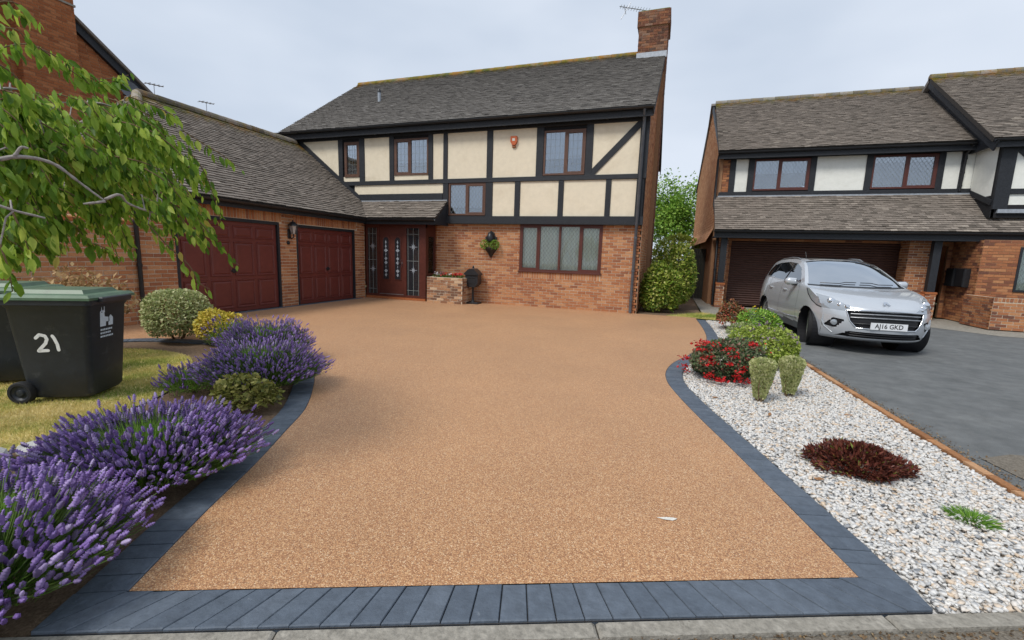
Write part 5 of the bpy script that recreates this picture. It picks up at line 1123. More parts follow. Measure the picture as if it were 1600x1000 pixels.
def stems(parent, c, r, n, m='stem', rad=.006, base=.15):
    mb = MB()
    for i in range(n):
        a = rng.uniform(0, 6.28); e = rng.uniform(.35, .8); tip = np.array(c)+np.array(r)*np.array([math.cos(a)*e, math.sin(a)*e, rng.uniform(.1, .6)]); b = np.array([c[0]+r[0]*base*math.cos(a), c[1]+r[1]*base*math.sin(a), c[2]-r[2]*.95])
        mb.tube([b, (b+tip)/2+rng.normal(0, .02, 3), tip], [rad, rad*.8, rad*.4], 5)
    return mb.build('stem', m, parent, fix=False)
def bush(name, label, cat, c, r, n, size, m, group=None, ns=10, **k):
    t = thing(name, label, cat, (c[0], c[1], 0), group); lk = {q: k.pop(q) for q in list(k) if q in ('spread', 'up', 'tint', 'templ', 'droop', 'aspect')}
    p, d = shell_points(c, r, n, **k); p[:, 2] = np.maximum(p[:, 2], .01); stuff(leaves_on(p, d, size, m, 'foliage', t, **lk)); stems(t, c, r, ns, rad=.004+.008*r[0]); return t
def blooms(parent, name, c, r, n, size, m, low=.1, petals=6, scale=1.):
    """small many-petalled heads on the crown's surface"""
    p, d = shell_points(c, np.array(r)*scale, n, depth=.1, low=low); k = len(p)
    P = np.repeat(p, petals, 0); D = unit(np.repeat(d, petals, 0)*.6+rand_dirs(k*petals)); return stuff(leaves_on(P, D, size, m, name, parent, spread=.4))
fl_ = thing('geranium', 'low plants with bright red flowers in the brick planter', 'flowers', (-6.2, 12.2, .72))
p = np.stack([rng.uniform(-6.68, -5.74, 420), rng.uniform(11.94, 12.45, 420), .72+rng.random(420)*.10], 1); stuff(leaves_on(p, np.tile([0, -.2, .8], (420, 1)), .05, 'green_leaf', 'foliage', fl_, aspect=1.5))
for (x, y), mm, nn in (((-6.30, 12.02), 'red_flower', 26), ((-5.90, 12.0), 'red_flower', 60), ((-5.78, 12.08), 'red_flower', 24), ((-6.55, 12.0), 'white_flower', 16), ((-6.12, 12.0), 'white_flower', 12), ((-6.45, 12.1), 'mauve_flower', 10)):
    q = np.array([x, y, .86])+rng.normal(0, 1, (nn, 3))*np.array([.06, .05, .025]); stuff(leaves_on(q, rand_dirs(nn), .042, mm, 'flower_head', fl_, aspect=1.6))
# post box on a stand
px_ = thing('post_box', 'black metal post box on a slim post by the brick wall', 'post box', (-5.47, 12.28, 0))
PB = Fr((-5.47, 12.28, 0), (1, 0, 0), (0, 1, 0), (0, 0, 1)); PF = front(12.28)
part_box(px_, 'base_plate', 'black_plastic', PB, -.22, .22, -.16, .16, 0, .05, cham=.015)
mb = MB(); mb.lathe(PB, [(.07, .05), (.04, .10), (.032, .14), (.032, .45), (.045, .48), (.06, .52)], 12); mb.build('post', 'black_plastic', px_, angle=40)
mb = MB(); sec = [(-.10, .50), (.10, .50), (.20, .60), (.205, .86), (-.205, .86), (-.20, .60)]; mb.prism(Fr((-5.47, 12.28, 0), (1, 0, 0), (0, 0, 1), (0, -1, 0)), sec, -.13, .13); mb.build('body', 'black_plastic', px_)
mb = MB(); rf = Fr((-5.47, 12.28, 0), (1, 0, 0), (0, 0, 1), (0, -1, 0)); mb.prism(rf, [(-.24, .86), (.24, .86), (.22, .90), (.12, 1.0), (.06, 1.04), (-.06, 1.04), (-.12, 1.0), (-.22, .90)], -.17, .17); mb.build('roof', 'black_plastic', px_)
mb = MB(); mb.lathe(Fr((-5.47, 12.28, 1.03), (1, 0, 0), (0, 1, 0), (0, 0, 1)), [(.04, 0), (.025, .03), (.035, .06), (.0, .11)], 10); mb.build('finial', 'black_plastic', px_, angle=40)
part_box(px_, 'flap', 'black_plastic', rf, -.12, .12, .76, .80, .13, .142, cham=.004); part_box(px_, 'door', 'black_plastic', rf, -.14, .14, .60, .74, .13, .138, cham=.004)
# wall planter: black cone basket, back piece, two clipped balls
wp = thing('wall_planter', 'black wall planter holding two clipped green balls', 'wall planter', (-5.04, 12.6, 1.45))
F0 = Fr((-5.04, 12.585, 0), (1, 0, 0), (0, 1, 0), (0, 0, 1))
mb = MB(); mb.lathe(Fr((-5.04, 12.585, 1.40), (1, 0, 0), (0, -1, 0), (0, 0, 1)), [(.0, -.04), (.03, 0), (.09, .1), (.19, .22), (.21, .27), (.20, .28)], 12, arc=(0, math.pi)); mb.build('basket', 'black_plastic', wp, fix=False, smooth=False)
mb = MB(); mb.prism(front(12.585), [(-5.20, 1.85), (-4.88, 1.85), (-4.86, 1.98), (-4.94, 2.02), (-4.94, 2.10), (-5.04, 2.16), (-5.14, 2.10), (-5.14, 2.02), (-5.22, 1.98)], 0, .04); mb.build('back_plate', 'black_plastic', wp)
mb = MB(); mb.lathe(Fr((-5.04, 12.50, 1.96), (1, 0, 0), (0, 1, 0), (0, 0, 1)), [(.10, -.1), (.12, 0), (.08, .1), (.02, .16), (0, .18)], 10); mb.build('lantern_body', 'black_plastic', wp, angle=40)
for x in (-5.19, -4.88):
    t = thing('box_ball', 'left clipped green ball in the black wall planter' if x < -5 else 'right clipped green ball in the black wall planter', 'plant', (x, 12.46, 1.75), 'clipped balls in the wall planter')
    p, d = shell_points((x, 12.46, 1.76), (.14, .13, .13), 420, depth=.15, lump=.05, low=-1.1); stuff(leaves_on(p, d, .032, 'bright_leaf', 'foliage', t, aspect=1.4))
# aerial on the chimney
ae = thing('tv_aerial', 'thin branching television aerial fixed to the tall right chimney', 'aerial', (-1.5, 16.5, 9.2))
mb = MB(); mb.tube([(-1.6, 16.5, 9.0), (-1.6, 16.5, 9.5)], .018, 6); mb.build('mast', 'steel', ae)
def yagi(parent, base, d, up, length, n, half):
    mb = MB(); base = np.array(base, float); d = unit(np.array(d, float)); s = unit(np.cross(d, up)); mb.tube([base, base+d*length], .012, 6); mb.build('boom', 'steel', parent)
    for i in range(n):
        m2 = MB(); c = base+d*length*(i+.5)/n; h = half*(1-.35*i/n); m2.tube([c-s*h, c+s*h], .007, 5); m2.build('element', 'steel', parent)
yagi(ae, (-1.25, 16.5, 9.47), (-1, -.35, .12), (.25, .1, 1), 1.0, 11, .17)
mb = MB(); mb.tube([(-1.98, 16.23, 9.35), (-2.05, 16.2, 9.62)], .012, 5); mb.tube([(-2.12, 16.2, 9.2), (-1.85, 16.28, 9.7)], .01, 5); mb.build('reflector', 'steel', ae)
for (pt, lab) in (((-12.0, 8.0, 4.95), 'thin aerial above the left end of the garage ridge'), ((-12.0, 9.3, 4.95), 'smaller twig-like aerial midway along the garage ridge')):
    t = thing('roof_aerial', lab, 'aerial', pt); mb = MB(); mb.tube([pt, np.array(pt)+(0, 0, .28)], .008, 5); mb.build('mast', 'steel', t)
    yagi(t, np.array(pt)+(0, -.2, .26), (0, 1, .12), (0, 0, 1), .42, 4, .12)

# ------------------------------------------------------------------ orange gabled house at the left
HL = thing('orange_brick_house', 'plain orange brick gabled house with chimney behind the cherry branches', 'house', (-16, 8, 0)); lb = []
LX = -16.0; RY, RZ = 7.9, 7.85; sl = .75
def lprof(v):
    d = max(0, v-4.37)/sl; return (RY-4.64+d, RY+4.64-d)
brick_wall(HL, 'gable_wall', right(LX), RY-4.64, RY+4.64, 0, 7.8, [], lb, profile=(lprof, [(RY-4.64, 0), (RY+4.64, 0), (RY+4.64, 4.37), (RY, 7.85), (RY-4.64, 4.37)]), mortar='mortar_dark')
for s in (-1, 1):
    mb = MB(); mb.beam(right(LX), (RY+s*5.0, 4.14), (RY, 7.90), .22, .0, .12); mb.build('bargeboard', 'black_timber', HL)
    mb = MB(); Ff = Fr((LX+.2, RY+s*5.0, 4.85), (0, 0, 0), (0, 0, 0), (0, 0, 0)); a = np.array([LX+.2, RY+s*5.0, 4.27]); b = np.array([LX+.2, RY, 8.02]); w_ = np.array([-10., 0, 0]); u_ = np.array([0, 0, .09])
    mb.add([a, b, b+w_, a+w_, a+u_, b+u_, b+w_+u_, a+w_+u_], [(0, 1, 2, 3), (4, 5, 6, 7), (0, 1, 5, 4), (1, 2, 6, 5), (2, 3, 7, 6), (3, 0, 4, 7)]); mb.build('roof', 'tile', HL)
mb = MB(); mb.prism(front(RY-4.64), [(LX-9, 0), (LX-.01, 0), (LX-.01, 4.3), (LX-9, 4.3)], -.1, 0); mb.build('front_wall', 'brick_orange', HL)
cm = MB(); cm.box(right(LX), 7.36, 8.56, 0, 7.5, .01, .30); cm.box(right(LX), 7.36, 8.56, 7.5, 9.6, -.3, .30); ch2 = cm.build('chimney', 'mortar_dark', HL)
face_bricks(ch2, right(LX+.30), 7.36, 8.56, 3.5, 9.6, lb); face_bricks(ch2, front(7.36), LX+.01, LX+.30, 3.5, 9.6, lb)
part_box(ch2, 'chimney_band', 'concrete', right(LX), 7.33, 8.59, 7.70, 7.75, .28, .335)
finish_bricks(lb, 'brick_orange', 120)
ds = thing('satellite_dish', 'small grey satellite dish on the orange gable behind the leaves', 'satellite dish', (LX, 9.6, 5.4))
mb = MB(); DF = Fr((LX+.35, 9.75, 6.0), (0, 1, 0), unit(np.array([-.3, 0, 1.])), unit(np.array([1, 0, .3]))); mb.lathe(DF, [(.02, -.08), (.15, -.06), (.28, 0), (.29, .005), (.15, -.05), (.0, -.07)], 18); mb.build('dish', 'grey_plastic', ds, angle=40)
mb = MB(); mb.tube([(LX, 9.75, 5.9), (LX+.22, 9.75, 5.9), (LX+.3, 9.75, 6.0)], .02, 6); mb.tube([(LX+.3, 9.75, 5.75), (LX+.7, 9.75, 5.95)], .012, 6); mb.build('arm', 'grey_plastic', ds)
gwall = thing('garden_wall', 'weathered brick garden wall behind the wheelie bins', 'wall', (-9.05, 3.5, 0)); gwb = []
brick_wall(gwall, 'wall_face', right(-9.05), .4, 5.54, 0, 1.78, [], gwb, thick=.2); finish_bricks(gwb, 'brick', 300, .3, 1.)
for i in range(23):
    part_box(gwall, 'coping_brick', 'brick_orange', WORLD, -9.30, -9.02, .42+i*.222, .42+i*.222+.214, 1.782, 1.85, cham=.006, jit=.002)

# ------------------------------------------------------------------ neighbour's house at the right
HR = thing('white_panelled_house', 'neighbouring brick house with black timbers, white panels and a brown roller door', 'house', (5, 17, 0)); rb = []; rt = []
FR = front(17.3); FRs = front(17.33)
a1, a2 = (2.42, 4.03, 3.86, 4.86), (5.70, 7.32, 3.86, 4.86)
rect_wall(HR, 'upper_wall', FRs, 1.36, 8.3, 3.4, 5.2, [a1, a2], 'soffit')
cbp = part_box(HR, 'corner_brick_panel', 'mortar_dark', FR, 1.38, 1.68, 3.7, 5.0, -.02, .0); face_bricks(cbp, FR, 1.38, 1.68, 3.72, 4.9, rb)
for a, b in ((1.68, 1.86), (2.24, 2.42), (4.03, 4.20), (5.53, 5.70), (7.32, 7.48), (7.86, 7.96), (8.2, 8.4)): timber(HR, FR, a, b, 3.72, 5.05, .04)
timber(HR, FR, 1.38, 8.2, 3.68, 3.83, .05); timber(HR, FR, 1.38, 8.2, 4.88, 5.08, .045)
for p in ((1.86, 2.24, 3.8, 4.9), (4.20, 5.53, 3.8, 4.9), (7.48, 7.86, 3.8, 4.9), (7.96, 8.2, 3.8, 4.9)): panel(HR, FR, p, 'white_render')
window(HR, FR, *a1, gl='glass_sky', splits=(.46,), m='win_red', casements=(1,), curtain=('blind', .55, 1), fw=.05, label='window nearer the tile hung gable')
window(HR, FR, *a2, gl='glass_sky', splits=(.53,), m='win_red', casements=(1,), curtain=('blind', .8, 1), fw=.05, label='window nearer the projecting bay')
S2 = math.hypot(3.8, 2.65); FRR = Fr((0, 17.0, 5.12), (1, 0, 0), (0, 3.8/S2, 2.65/S2), (0, -2.65/S2, 3.8/S2))
roof_slope(HR, 'main_roof', FRR, lambda s: (1.26, 8.3), S2, rt)
mb = MB(); mb.box(Fr((0, 24.6, 5.12), (-1, 0, 0), (0, -3.8/S2, 2.65/S2), (0, 2.65/S2, 3.8/S2)), -8.3, -1.1, 0, S2, -.1, .02); mb.build('rear_roof', 'tile_grey', HR)
ridge_tiles(HR, (1.25, 20.8, 7.75), (8.0, 20.8, 7.75), 'tile_grey', moss=.35)
gutter(HR, (1.26, 16.94, 5.06), (8.0, 16.94, 5.06)); part_box(HR, 'fascia', 'black_timber', front(16.99), 1.28, 8.0, 4.86, 5.06, -.025, 0); part_box(HR, 'soffit', 'soffit', WORLD, 1.3, 8.2, 17.0, 17.32, 5.04, 5.06)
# tile hung gable, set slightly askew, with a bell-cast foot
g0, g1 = np.array([1.36, 17.25, 0]), np.array([1.06, 24.9, 0]); gu = unit(g1-g0); gl = np.linalg.norm(g1-g0)
FGb = Fr(g1, -gu, (0, 0, 1), np.cross(-gu, (0, 0, 1)))
mb = MB(); mb.prism(FGb, [(0, 0), (gl, 0), (gl, 5.1), (gl/2, 7.72), (0, 5.1)], -.1, 0); gwl = mb.build('side_gable', 'mortar_dark', HR)
gm = MB(); j = 0
while 2.15+j*.1 < 7.65:
    z = 2.15+j*.1; d = max(0, z-5.05)/.69; u = d-(.0825 if j % 2 else 0); out = max(0, .22-(z-2.15)*.5)
    while u < gl-d:
        p0, p1 = max(u, d), min(u+.162, gl-d)
        if p1-p0 > .04:
            k = rng.uniform(-.003, .003); gm.add([FGb(p0, z, out+.014), FGb(p1, z, out+.014), FGb(p0, z, out+.028+k), FGb(p1, z, out+.028-k), FGb(p0, z+.13, max(0, out-.05)+.008), FGb(p1, z+.13, max(0, out-.05)+.008)], TILE_F, rng.random())
        u += .165
    j += 1
stuff(gm.build('hung_tiles', 'tile_hung', gwl, fix=False))
mb = MB(); mb.beam(FGb, (gl+.25, 4.95), (gl/2, 7.78), .16, .0, .06); mb.build('bargeboard', 'black_timber', HR); mb = MB(); mb.beam(FGb, (-.25, 4.95), (gl/2, 7.78), .16, .0, .06); mb.build('bargeboard', 'black_timber', HR)
downpipe(HR, [(1.30, 16.94, 5.05), (1.28, 17.1, 4.85), (1.28, 17.15, 3.4), (1.42, 16.3, 2.4), (1.45, 16.25, .05)], .04)
# lean-to roof over garage and porch
S3 = math.hypot(1.4, 1.22); FLt = Fr((0, 15.9, 2.48), (1, 0, 0), (0, 1.4/S3, 1.22/S3), (0, -1.22/S3, 1.4/S3))
roof_slope(HR, 'lean_to_roof', FLt, lambda s: (1.28, 13.5), S3, rt, ridge_moss=False, thick=.06)
gutter(HR, (1.26, 15.84, 2.46), (13.5, 15.84, 2.46)); part_box(HR, 'fascia', 'black_timber', front(15.92), 1.28, 13.5, 2.24, 2.46, -.02, 0); part_box(HR, 'soffit', 'soffit', WORLD, 1.3, 13.5, 15.93, 17.2, 2.28, 2.30)
part_box(HR, 'flashing', 'lead', front(17.28), 1.38, 8.2, 3.62, 3.70, -.02, .06)
FD2 = front(17.15)
brick_wall(HR, 'garage_wall', FD2, 1.46, 13.5, 0, 2.28, [(1.95, 6.72, 0, 2.2), (7.35, 7.85, 0, 2.15)], rb, mortar='mortar_dark')
rd = MB(); rd.box(FD2, 1.95, 6.72, 0, 2.2, -.2, -.14); rdoor = rd.build('roller_door', 'roller', HR)
for k in range(28):
    m2 = MB(); z = .03+k*.0775
    prof = [(-.14, z), (-.12, z+.008), (-.108, z+.035), (-.12, z+.062), (-.14, z+.07)]
    m2.add([FD2(x, b, c) for x in (1.96, 6.71) for c, b in prof], [(i, i+1, i+6, i+5) for i in range(4)]); m2.build('slat', 'roller', rdoor, fix=False)
part_box(HR, 'porch_recess_panel', 'soffit', FD2, 7.35, 7.85, 0, 2.15, -.5, -.45)  # dark panel standing in for the dark porch recess
for (x, lab) in ((1.62, 'a'), (7.14, 'b')):
    q = MB(); q.box(WORLD, x-.12, x+.12, 16.08, 16.32, 0, .74); pier = q.build('brick_pier', 'mortar', HR)
    face_bricks(pier, front(16.08), x-.12, x+.12, 0, .74, rb); face_bricks(pier, left(x-.12), -16.32, -16.08, 0, .74, rb); face_bricks(pier, right(x+.12), 16.08, 16.32, 0, .74, rb)
    part_box(pier, 'pier_cap', 'brick_orange', WORLD, x-.14, x+.14, 16.06, 16.34, .742, .80, cham=.008)
    part_box(HR, 'timber_post', 'black_timber', WORLD, x-.09, x+.09, 16.11, 16.29, .802, 2.28, cham=.008)
part_box(HR, 'pier_wing', 'brick_orange', WORLD, 6.55, 7.01, 16.10, 16.30, 0, .74, cham=.006)
pw = brick_wall(HR, 'pier_wall', front(16.55), 6.66, 7.28, 0, 2.28, [], rb, thick=.55); face_bricks(pw, left(6.66), -17.1, -16.55, 0, 2.28, rb); face_bricks(pw, right(7.28), 16.55, 17.1, 0, 2.28, rb)
pw = brick_wall(HR, 'corner_wall', front(16.45), 1.46, 1.78, 0, 2.28, [], rb, thick=.65); face_bricks(pw, left(1.46), -17.1, -16.45, 0, 2.28, rb); face_bricks(pw, right(1.78), 16.45, 17.1, 0, 2.28, rb)
# projecting bay to the right
FE = front(16.2)
brick_wall(HR, 'bay_wall', front(15.75), 7.95, 13.5, 0, 2.28, [(8.72, 10.6, .92, 2.1)], rb, mortar='mortar_dark')
mb = MB(); mb.box(left(7.95), -17.1, -15.76, 0, 2.28, -.1, 0); bs = mb.build('bay_side_wall', 'mortar_dark', HR); face_bricks(bs, left(7.95), -17.1, -15.76, 0, 2.28, rb)
window(HR, front(15.75), 8.72, 10.6, .92, 2.1, splits=(.33, .66), m='black_timber', curtain=('curtain', 0, 1))
brick_wall(HR, 'low_front_wall', front(14.5), 7.72, 13.5, 0, .80, [], rb, soldiers=[(7.72, 13.5, .70, .80)]); mb = MB(); mb.box(left(7.72), -15.7, -14.51, 0, .80, -.1, 0); ls = mb.build('low_side_wall', 'mortar', HR); face_bricks(ls, left(7.72), -15.7, -14.51, 0, .80, rb)
part_box(HR, 'planter_soil', 'soil', WORLD, 7.83, 13.4, 14.62, 15.7, .5, .72)
rect_wall(HR, 'bay_upper_wall', FE, 8.2, 13.5, 2.9, 5.0, [], 'soffit')
for a, b in ((8.18, 8.50), (10.0, 10.2)): timber(HR, FE, a, b, 3.12, 4.85, .06)
timber(HR, FE, 8.5, 13.4, 3.52, 3.66, .05); timber(HR, FE, 8.5, 13.4, 4.72, 4.9, .05); timber_line(HR, FE, (8.5, 4.75), (9.6, 3.68), .16, .04)
panel(HR, FE, (8.5, 10.0, 3.66, 4.72), 'white_render'); panel(HR, FE, (8.5, 10.0, 3.24, 3.52), 'white_render'); panel(HR, FE, (10.2, 13.4, 3.24, 4.72), 'white_render')
FEl = left(8.18); part_box(HR, 'bay_return', 'soffit', FEl, -17.3, -16.2, 2.9, 5.0, -.08, 0); panel(HR, FEl, (-17.28, -16.3, 3.5, 4.9), 'white_render'); timber_line(HR, FEl, (-17.3, 3.72), (-16.2, 3.3), .14, .03)
part_box(HR, 'flashing', 'lead', FE, 8.3, 13.5, 3.02, 3.12, -.02, .07)
FE2 = Fr((0, 15.95, 4.93), (1, 0, 0), (0, 4.1/math.hypot(4.1, 2.95), 2.95/math.hypot(4.1, 2.95)), (0, -2.95/math.hypot(4.1, 2.95), 4.1/math.hypot(4.1, 2.95)))
roof_slope(HR, 'bay_roof', FE2, lambda s: (7.86, 13.5), math.hypot(4.1, 2.95), rt)
mb = MB(); sE = math.hypot(4.1, 2.95); mb.box(Fr((0, 24.15, 4.93), (-1, 0, 0), (0, -4.1/sE, 2.95/sE), (0, 2.95/sE, 4.1/sE)), -13.5, -7.86, 0, sE, -.1, .02); mb.build('rear_bay_roof', 'tile_grey', HR)
ridge_tiles(HR, (7.86, 20.05, 7.87), (13.5, 20.05, 7.87), 'tile_grey', moss=.45)
mb = MB(); mb.prism(left(8.0), [(-24.0, 4.8), (-16.1, 4.8), (-20.05, 7.75)], -.06, 0); mb.build('bay_gable', 'black_timber', HR)
mb = MB(); mb.beam(left(7.90), (-15.9, 4.72), (-20.05, 7.70), .26, -.02, .02); mb.build('bargeboard', 'black_timber', HR)
gutter(HR, (7.86, 15.88, 4.90), (13.5, 15.88, 4.90)); part_box(HR, 'fascia', 'black_timber', front(15.94), 7.9, 13.5, 4.7, 4.9, -.02, 0)
downpipe(HR, [(7.92, 16.94, 5.0), (7.92, 17.22, 4.8), (7.91, 17.24, 3.75)], .035)
part_box(HR, 'end_wall', 'brick_orange', right(13.5), 15.8, 24.2, 0, 4.9, -.1, 0); part_box(HR, 'rear_wall', 'brick_orange', front(24.6), 1.2, 13.4, 0, 5.0, -.1, 0)
finish_bricks(rb, 'brick', 300, .0, .85); finish_tiles(rt, 'tile', 160)
for i, (x, lab) in enumerate(((7.92, 'left dark meter box on the wall in the neighbouring porch'), (8.28, 'right dark meter box on the wall in the neighbouring porch'))):
    t = thing('meter_box', lab, 'meter box', (x, 15.74, .9), 'meter boxes in the porch'); Fm = front(17.13) if False else left(7.94); y = -16.75+.5*i
    part_box(t, 'cabinet', 'black_plastic', Fm, y-.2, y+.2, .98, 1.5, .005, .14, cham=.01); part_box(t, 'door', 'black_plastic', Fm, y-.18, y+.18, 1.0, 1.48, .14, .15, cham=.004)
gt = thing('side_gate', 'dark boarded gate between the two houses', 'gate', (1.3, 19, 0))
for k in range(7): part_box(gt, 'board', 'fence', front(18.9), .88+k*.105, .88+k*.105+.1, .05, 1.95, 0, .025, jit=.002)
for z in (.3, 1.6): part_box(gt, 'rail', 'fence', front(18.9), .86, 1.62, z, z+.1, -.05, -.002)
for x in (.80, 1.62): part_box(gt, 'post', 'fence', front(18.9), x-.04, x+.04, 0, 2.05, -.06, .03)

# ------------------------------------------------------------------ wheelie bins
def strokes(mb, F, lines, wd, c0, c1):
    for ln in lines:
        for p, q in zip(ln, ln[1:]):
            mb.beam(F, p, q, wd, c0, c1)
        for p in ln: mb.prism(F, [(p[0]+wd/2*math.cos(a), p[1]+wd/2*math.sin(a)) for a in np.linspace(0, 2*math.pi, 9)[:-1]], c0, c1-.0003)
def wheelie_bin(c, f, label, number):
    f = np.array([*f, 0.]); f /= np.linalg.norm(f); s = np.array([-f[1], f[0], 0]); o = np.array([c[0], c[1], 0.]); up = np.array([0, 0, 1.])
    t = thing('wheelie_bin', label, 'bin', (c[0], c[1], 0), 'wheelie bins')
    hb, wb, ht, wt, Hh = .25, .23, .325, .27, .935
    def ring(z, e=0.):
        k = (z-.04)/(Hh-.04); d, w = hb+(ht-hb)*k+e, wb+(wt-wb)*k+e; r = .045; out = []
        for sx, sy, a0 in ((1, 1, 0), (-1, 1, 90), (-1, -1, 180), (1, -1, 270)):
            for i in range(4):
                a = R_(a0+30*i); out.append(o+f*(sx*(d-r)+r*math.cos(a))+s*(sy*(w-r)+r*math.sin(a))+up*z)
        return out
    mb = MB(); zs = [.04, .07, .3, .86, .88, .90, Hh]; es = [-.02, 0, 0, 0, .012, .012, .012]; V = [p for z, e in zip(zs, es) for p in ring(z, e)]
    mb.add(V, [(i*16+j, i*16+(j+1) % 16, (i+1)*16+(j+1) % 16, (i+1)*16+j) for i in range(len(zs)-1) for j in range(16)]+[tuple(range(15, -1, -1)), tuple(range((len(zs)-1)*16, len(zs)*16))])
    body = mb.build('body', 'bin_body', t, angle=35)
    # rim, lid with a raised centre and a front lip
    mb = MB(); V = [p for z, e in ((Hh-.045, .012), (Hh-.04, .035), (Hh, .035), (Hh+.003, .01)) for p in ring(z, e)]; mb.add(V, [(i*16+j, i*16+(j+1) % 16, (i+1)*16+(j+1) % 16, (i+1)*16+j) for i in range(3) for j in range(16)]); mb.build('rim', 'bin_body', t, angle=35)
    LF = Fr(o+up*(Hh+.004), f, s, up)
    def lid_ring(ex, ey, z, sh=0): return [LF(a*(.325+ex)+sh, b*(.27+ey), z) for a, b in ((1, 1), (-1, 1), (-1, -1), (1, -1))]
    mb = MB(); V = lid_ring(.045, .045, 0)+lid_ring(.045, .045, .022)+lid_ring(.02, .02, .045)+lid_ring(-.05, -.045, .052)+lid_ring(-.075, -.07, .085)
    mb.add(V, [(i*4+j, i*4+(j+1) % 4, (i+1)*4+(j+1) % 4, (i+1)*4+j) for i in range(4) for j in range(4)]+[(16, 17, 18, 19), (3, 2, 1, 0)]); lid = mb.build('lid', 'bin_lid', t)
    mb = MB(); mb.box(LF, .365, .405, -.2, .2, -.02, .022, cham=.008); mb.build('lid_lip', 'bin_body', t)
    mb = MB(); mb.tube([LF(-.36, -.22, .0), LF(-.43, -.2, .02), LF(-.43, .2, .02), LF(-.36, .22, .0)], .017, 8); mb.build('handle', 'bin_body', t, angle=40)
    for sd in (-1, 1):
        WF = Fr(o+f*-.265+s*(sd*.245)+up*.102, f, up, s*sd); mb = MB()
        mb.lathe(WF, [(.05, -.02), (.09, -.025), (.102, -.01), (.102, .03), (.09, .045), (.07, .045), (.065, .035)], 22); w = mb.build('wheel', 'rubber', t, angle=40)
        mb = MB(); mb.lathe(WF, [(.066, .034), (.05, .022), (.035, .024), (.025, .04), (.0, .042)], 16); mb.build('hub', 'bin_body', w, angle=40)
    mb = MB(); mb.tube([o+f*-.265+s*-.25+up*.102, o+f*-.265+s*.25+up*.102], .011, 8); mb.build('axle', 'steel', t)
    # face frames
    def face(n, half_b, half_t, axis):
        p0 = o+n*half_b+up*.04; p1 = o+n*half_t+up*Hh; v = unit(p1-p0); return Fr(p0, axis, v, np.cross(axis, v))
    SF = face(-s, wb, wt, f); FF = face(f, hb, ht, s)
    if number:
        mb = MB(); strokes(mb, SF, [[(-.03+(a+.09)*.76, .51+(b-.51)*.76) for a, b in ln] for ln in ([(-.195, .575), (-.155, .615), (-.10, .60), (-.085, .56), (-.105, .51), (-.16, .45), (-.185, .42), (-.09, .425)], [(-.025, .60), (-.01, .57), (.012, .50), (.018, .43)])], .027, .0005, .002); mb.build('painted_number', 'paint_white', t, fix=False)
        k = MB()     # white emblem: a tower, a waved sail, and three lines of small print
        ox, oy = -.02, .62
        for poly in ([(-.09, .02), (-.03, .02), (-.03, .10), (-.035, .15), (-.045, .15), (-.045, .17), (-.06, .17), (-.06, .15), (-.075, .15), (-.075, .17), (-.09, .16)], [(-.045, .15), (-.035, .23), (-.028, .15)], [(-.075, .16), (-.07, .21), (-.062, .16)], [(-.03, .06), (.02, .06), (.02, .10), (-.03, .11)], [(.02, .02), (.08, .02), (.08, .09), (.05, .12), (.03, .10), (.035, .06), (.02, .05)], [(-.03, .02), (-.015, .02), (-.015, .06), (-.03, .06)]):
            k.prism(FF, [(ox+a, oy+b) for a, b in poly], .0005, .002)
        k.build('emblem', 'print_white', t)
        k = MB()
        for r_, (n_, w_) in enumerate(((7, .16), (6, .14), (8, .17))):
            for i in range(n_):
                x = ox-.085+w_*i/n_; k.box(FF, x, x+w_/n_*.72, oy-.005-.032*r_-.016, oy-.005-.032*r_, .0005, .002)
        k.build('small_print', 'print_white', t)
    else:
        part_box(t, 'label_strip', 'print_white', FF, -.08, .10, .60, .64, .0005, .002)
    return t
BF = (.87, .49)
wheelie_bin((-5.27, 2.59), BF, 'black wheelie bin with a green lid, hand painted 21 and white crest', True)
wheelie_bin((-6.42, 2.62), (.8, .6), 'black wheelie bin cut off by the left edge behind the numbered one', False)

# ------------------------------------------------------------------ gravel, grass
def in_poly(P, poly):
    poly = np.array(poly); x, y = P[:, 0], P[:, 1]; c = np.zeros(len(P), bool)
    for (x1, y1), (x2, y2) in zip(poly, np.roll(poly, -1, 0)):
        c ^= ((y1 > y) != (y2 > y)) & (x < (x2-x1)*(y-y1)/(y2-y1+1e-12)+x1)
    return c
def fill(poly, n):
    poly = np.array(poly); lo, hi = poly.min(0), poly.max(0); P = rng.uniform(lo, hi, (n, 2)); return P[in_poly(P, poly)]
def ico():
    bm = bmesh.new(); bmesh.ops.create_icosphere(bm, subdivisions=1, radius=1); v = np.array([q.co for q in bm.verts]); f = np.array([[q.index for q in p.verts] for p in bm.faces]); bm.free(); return v, f
IV, IF = ico()
gpoly = [tuple(p) for p in offset(ri, -PV-.012)[::-1]] + [tuple(fout[-1]+FD*.03), (2.38, 2.72)] + [tuple(p) for p in offset(ki, .01)]
P = fill(gpoly, 112000); P = P[rng.random(len(P)) < np.clip(1.25-P[:, 1]*.07, .5, 1)]
CHV = np.array([(x, y, z) for x in (-1, 1) for y in (-1, 1) for z in (-1, 1)], float); CHF = np.array([(0, 1, 3, 2), (4, 6, 7, 5), (0, 4, 5, 1), (2, 3, 7, 6), (0, 2, 6, 4), (1, 5, 7, 3)])
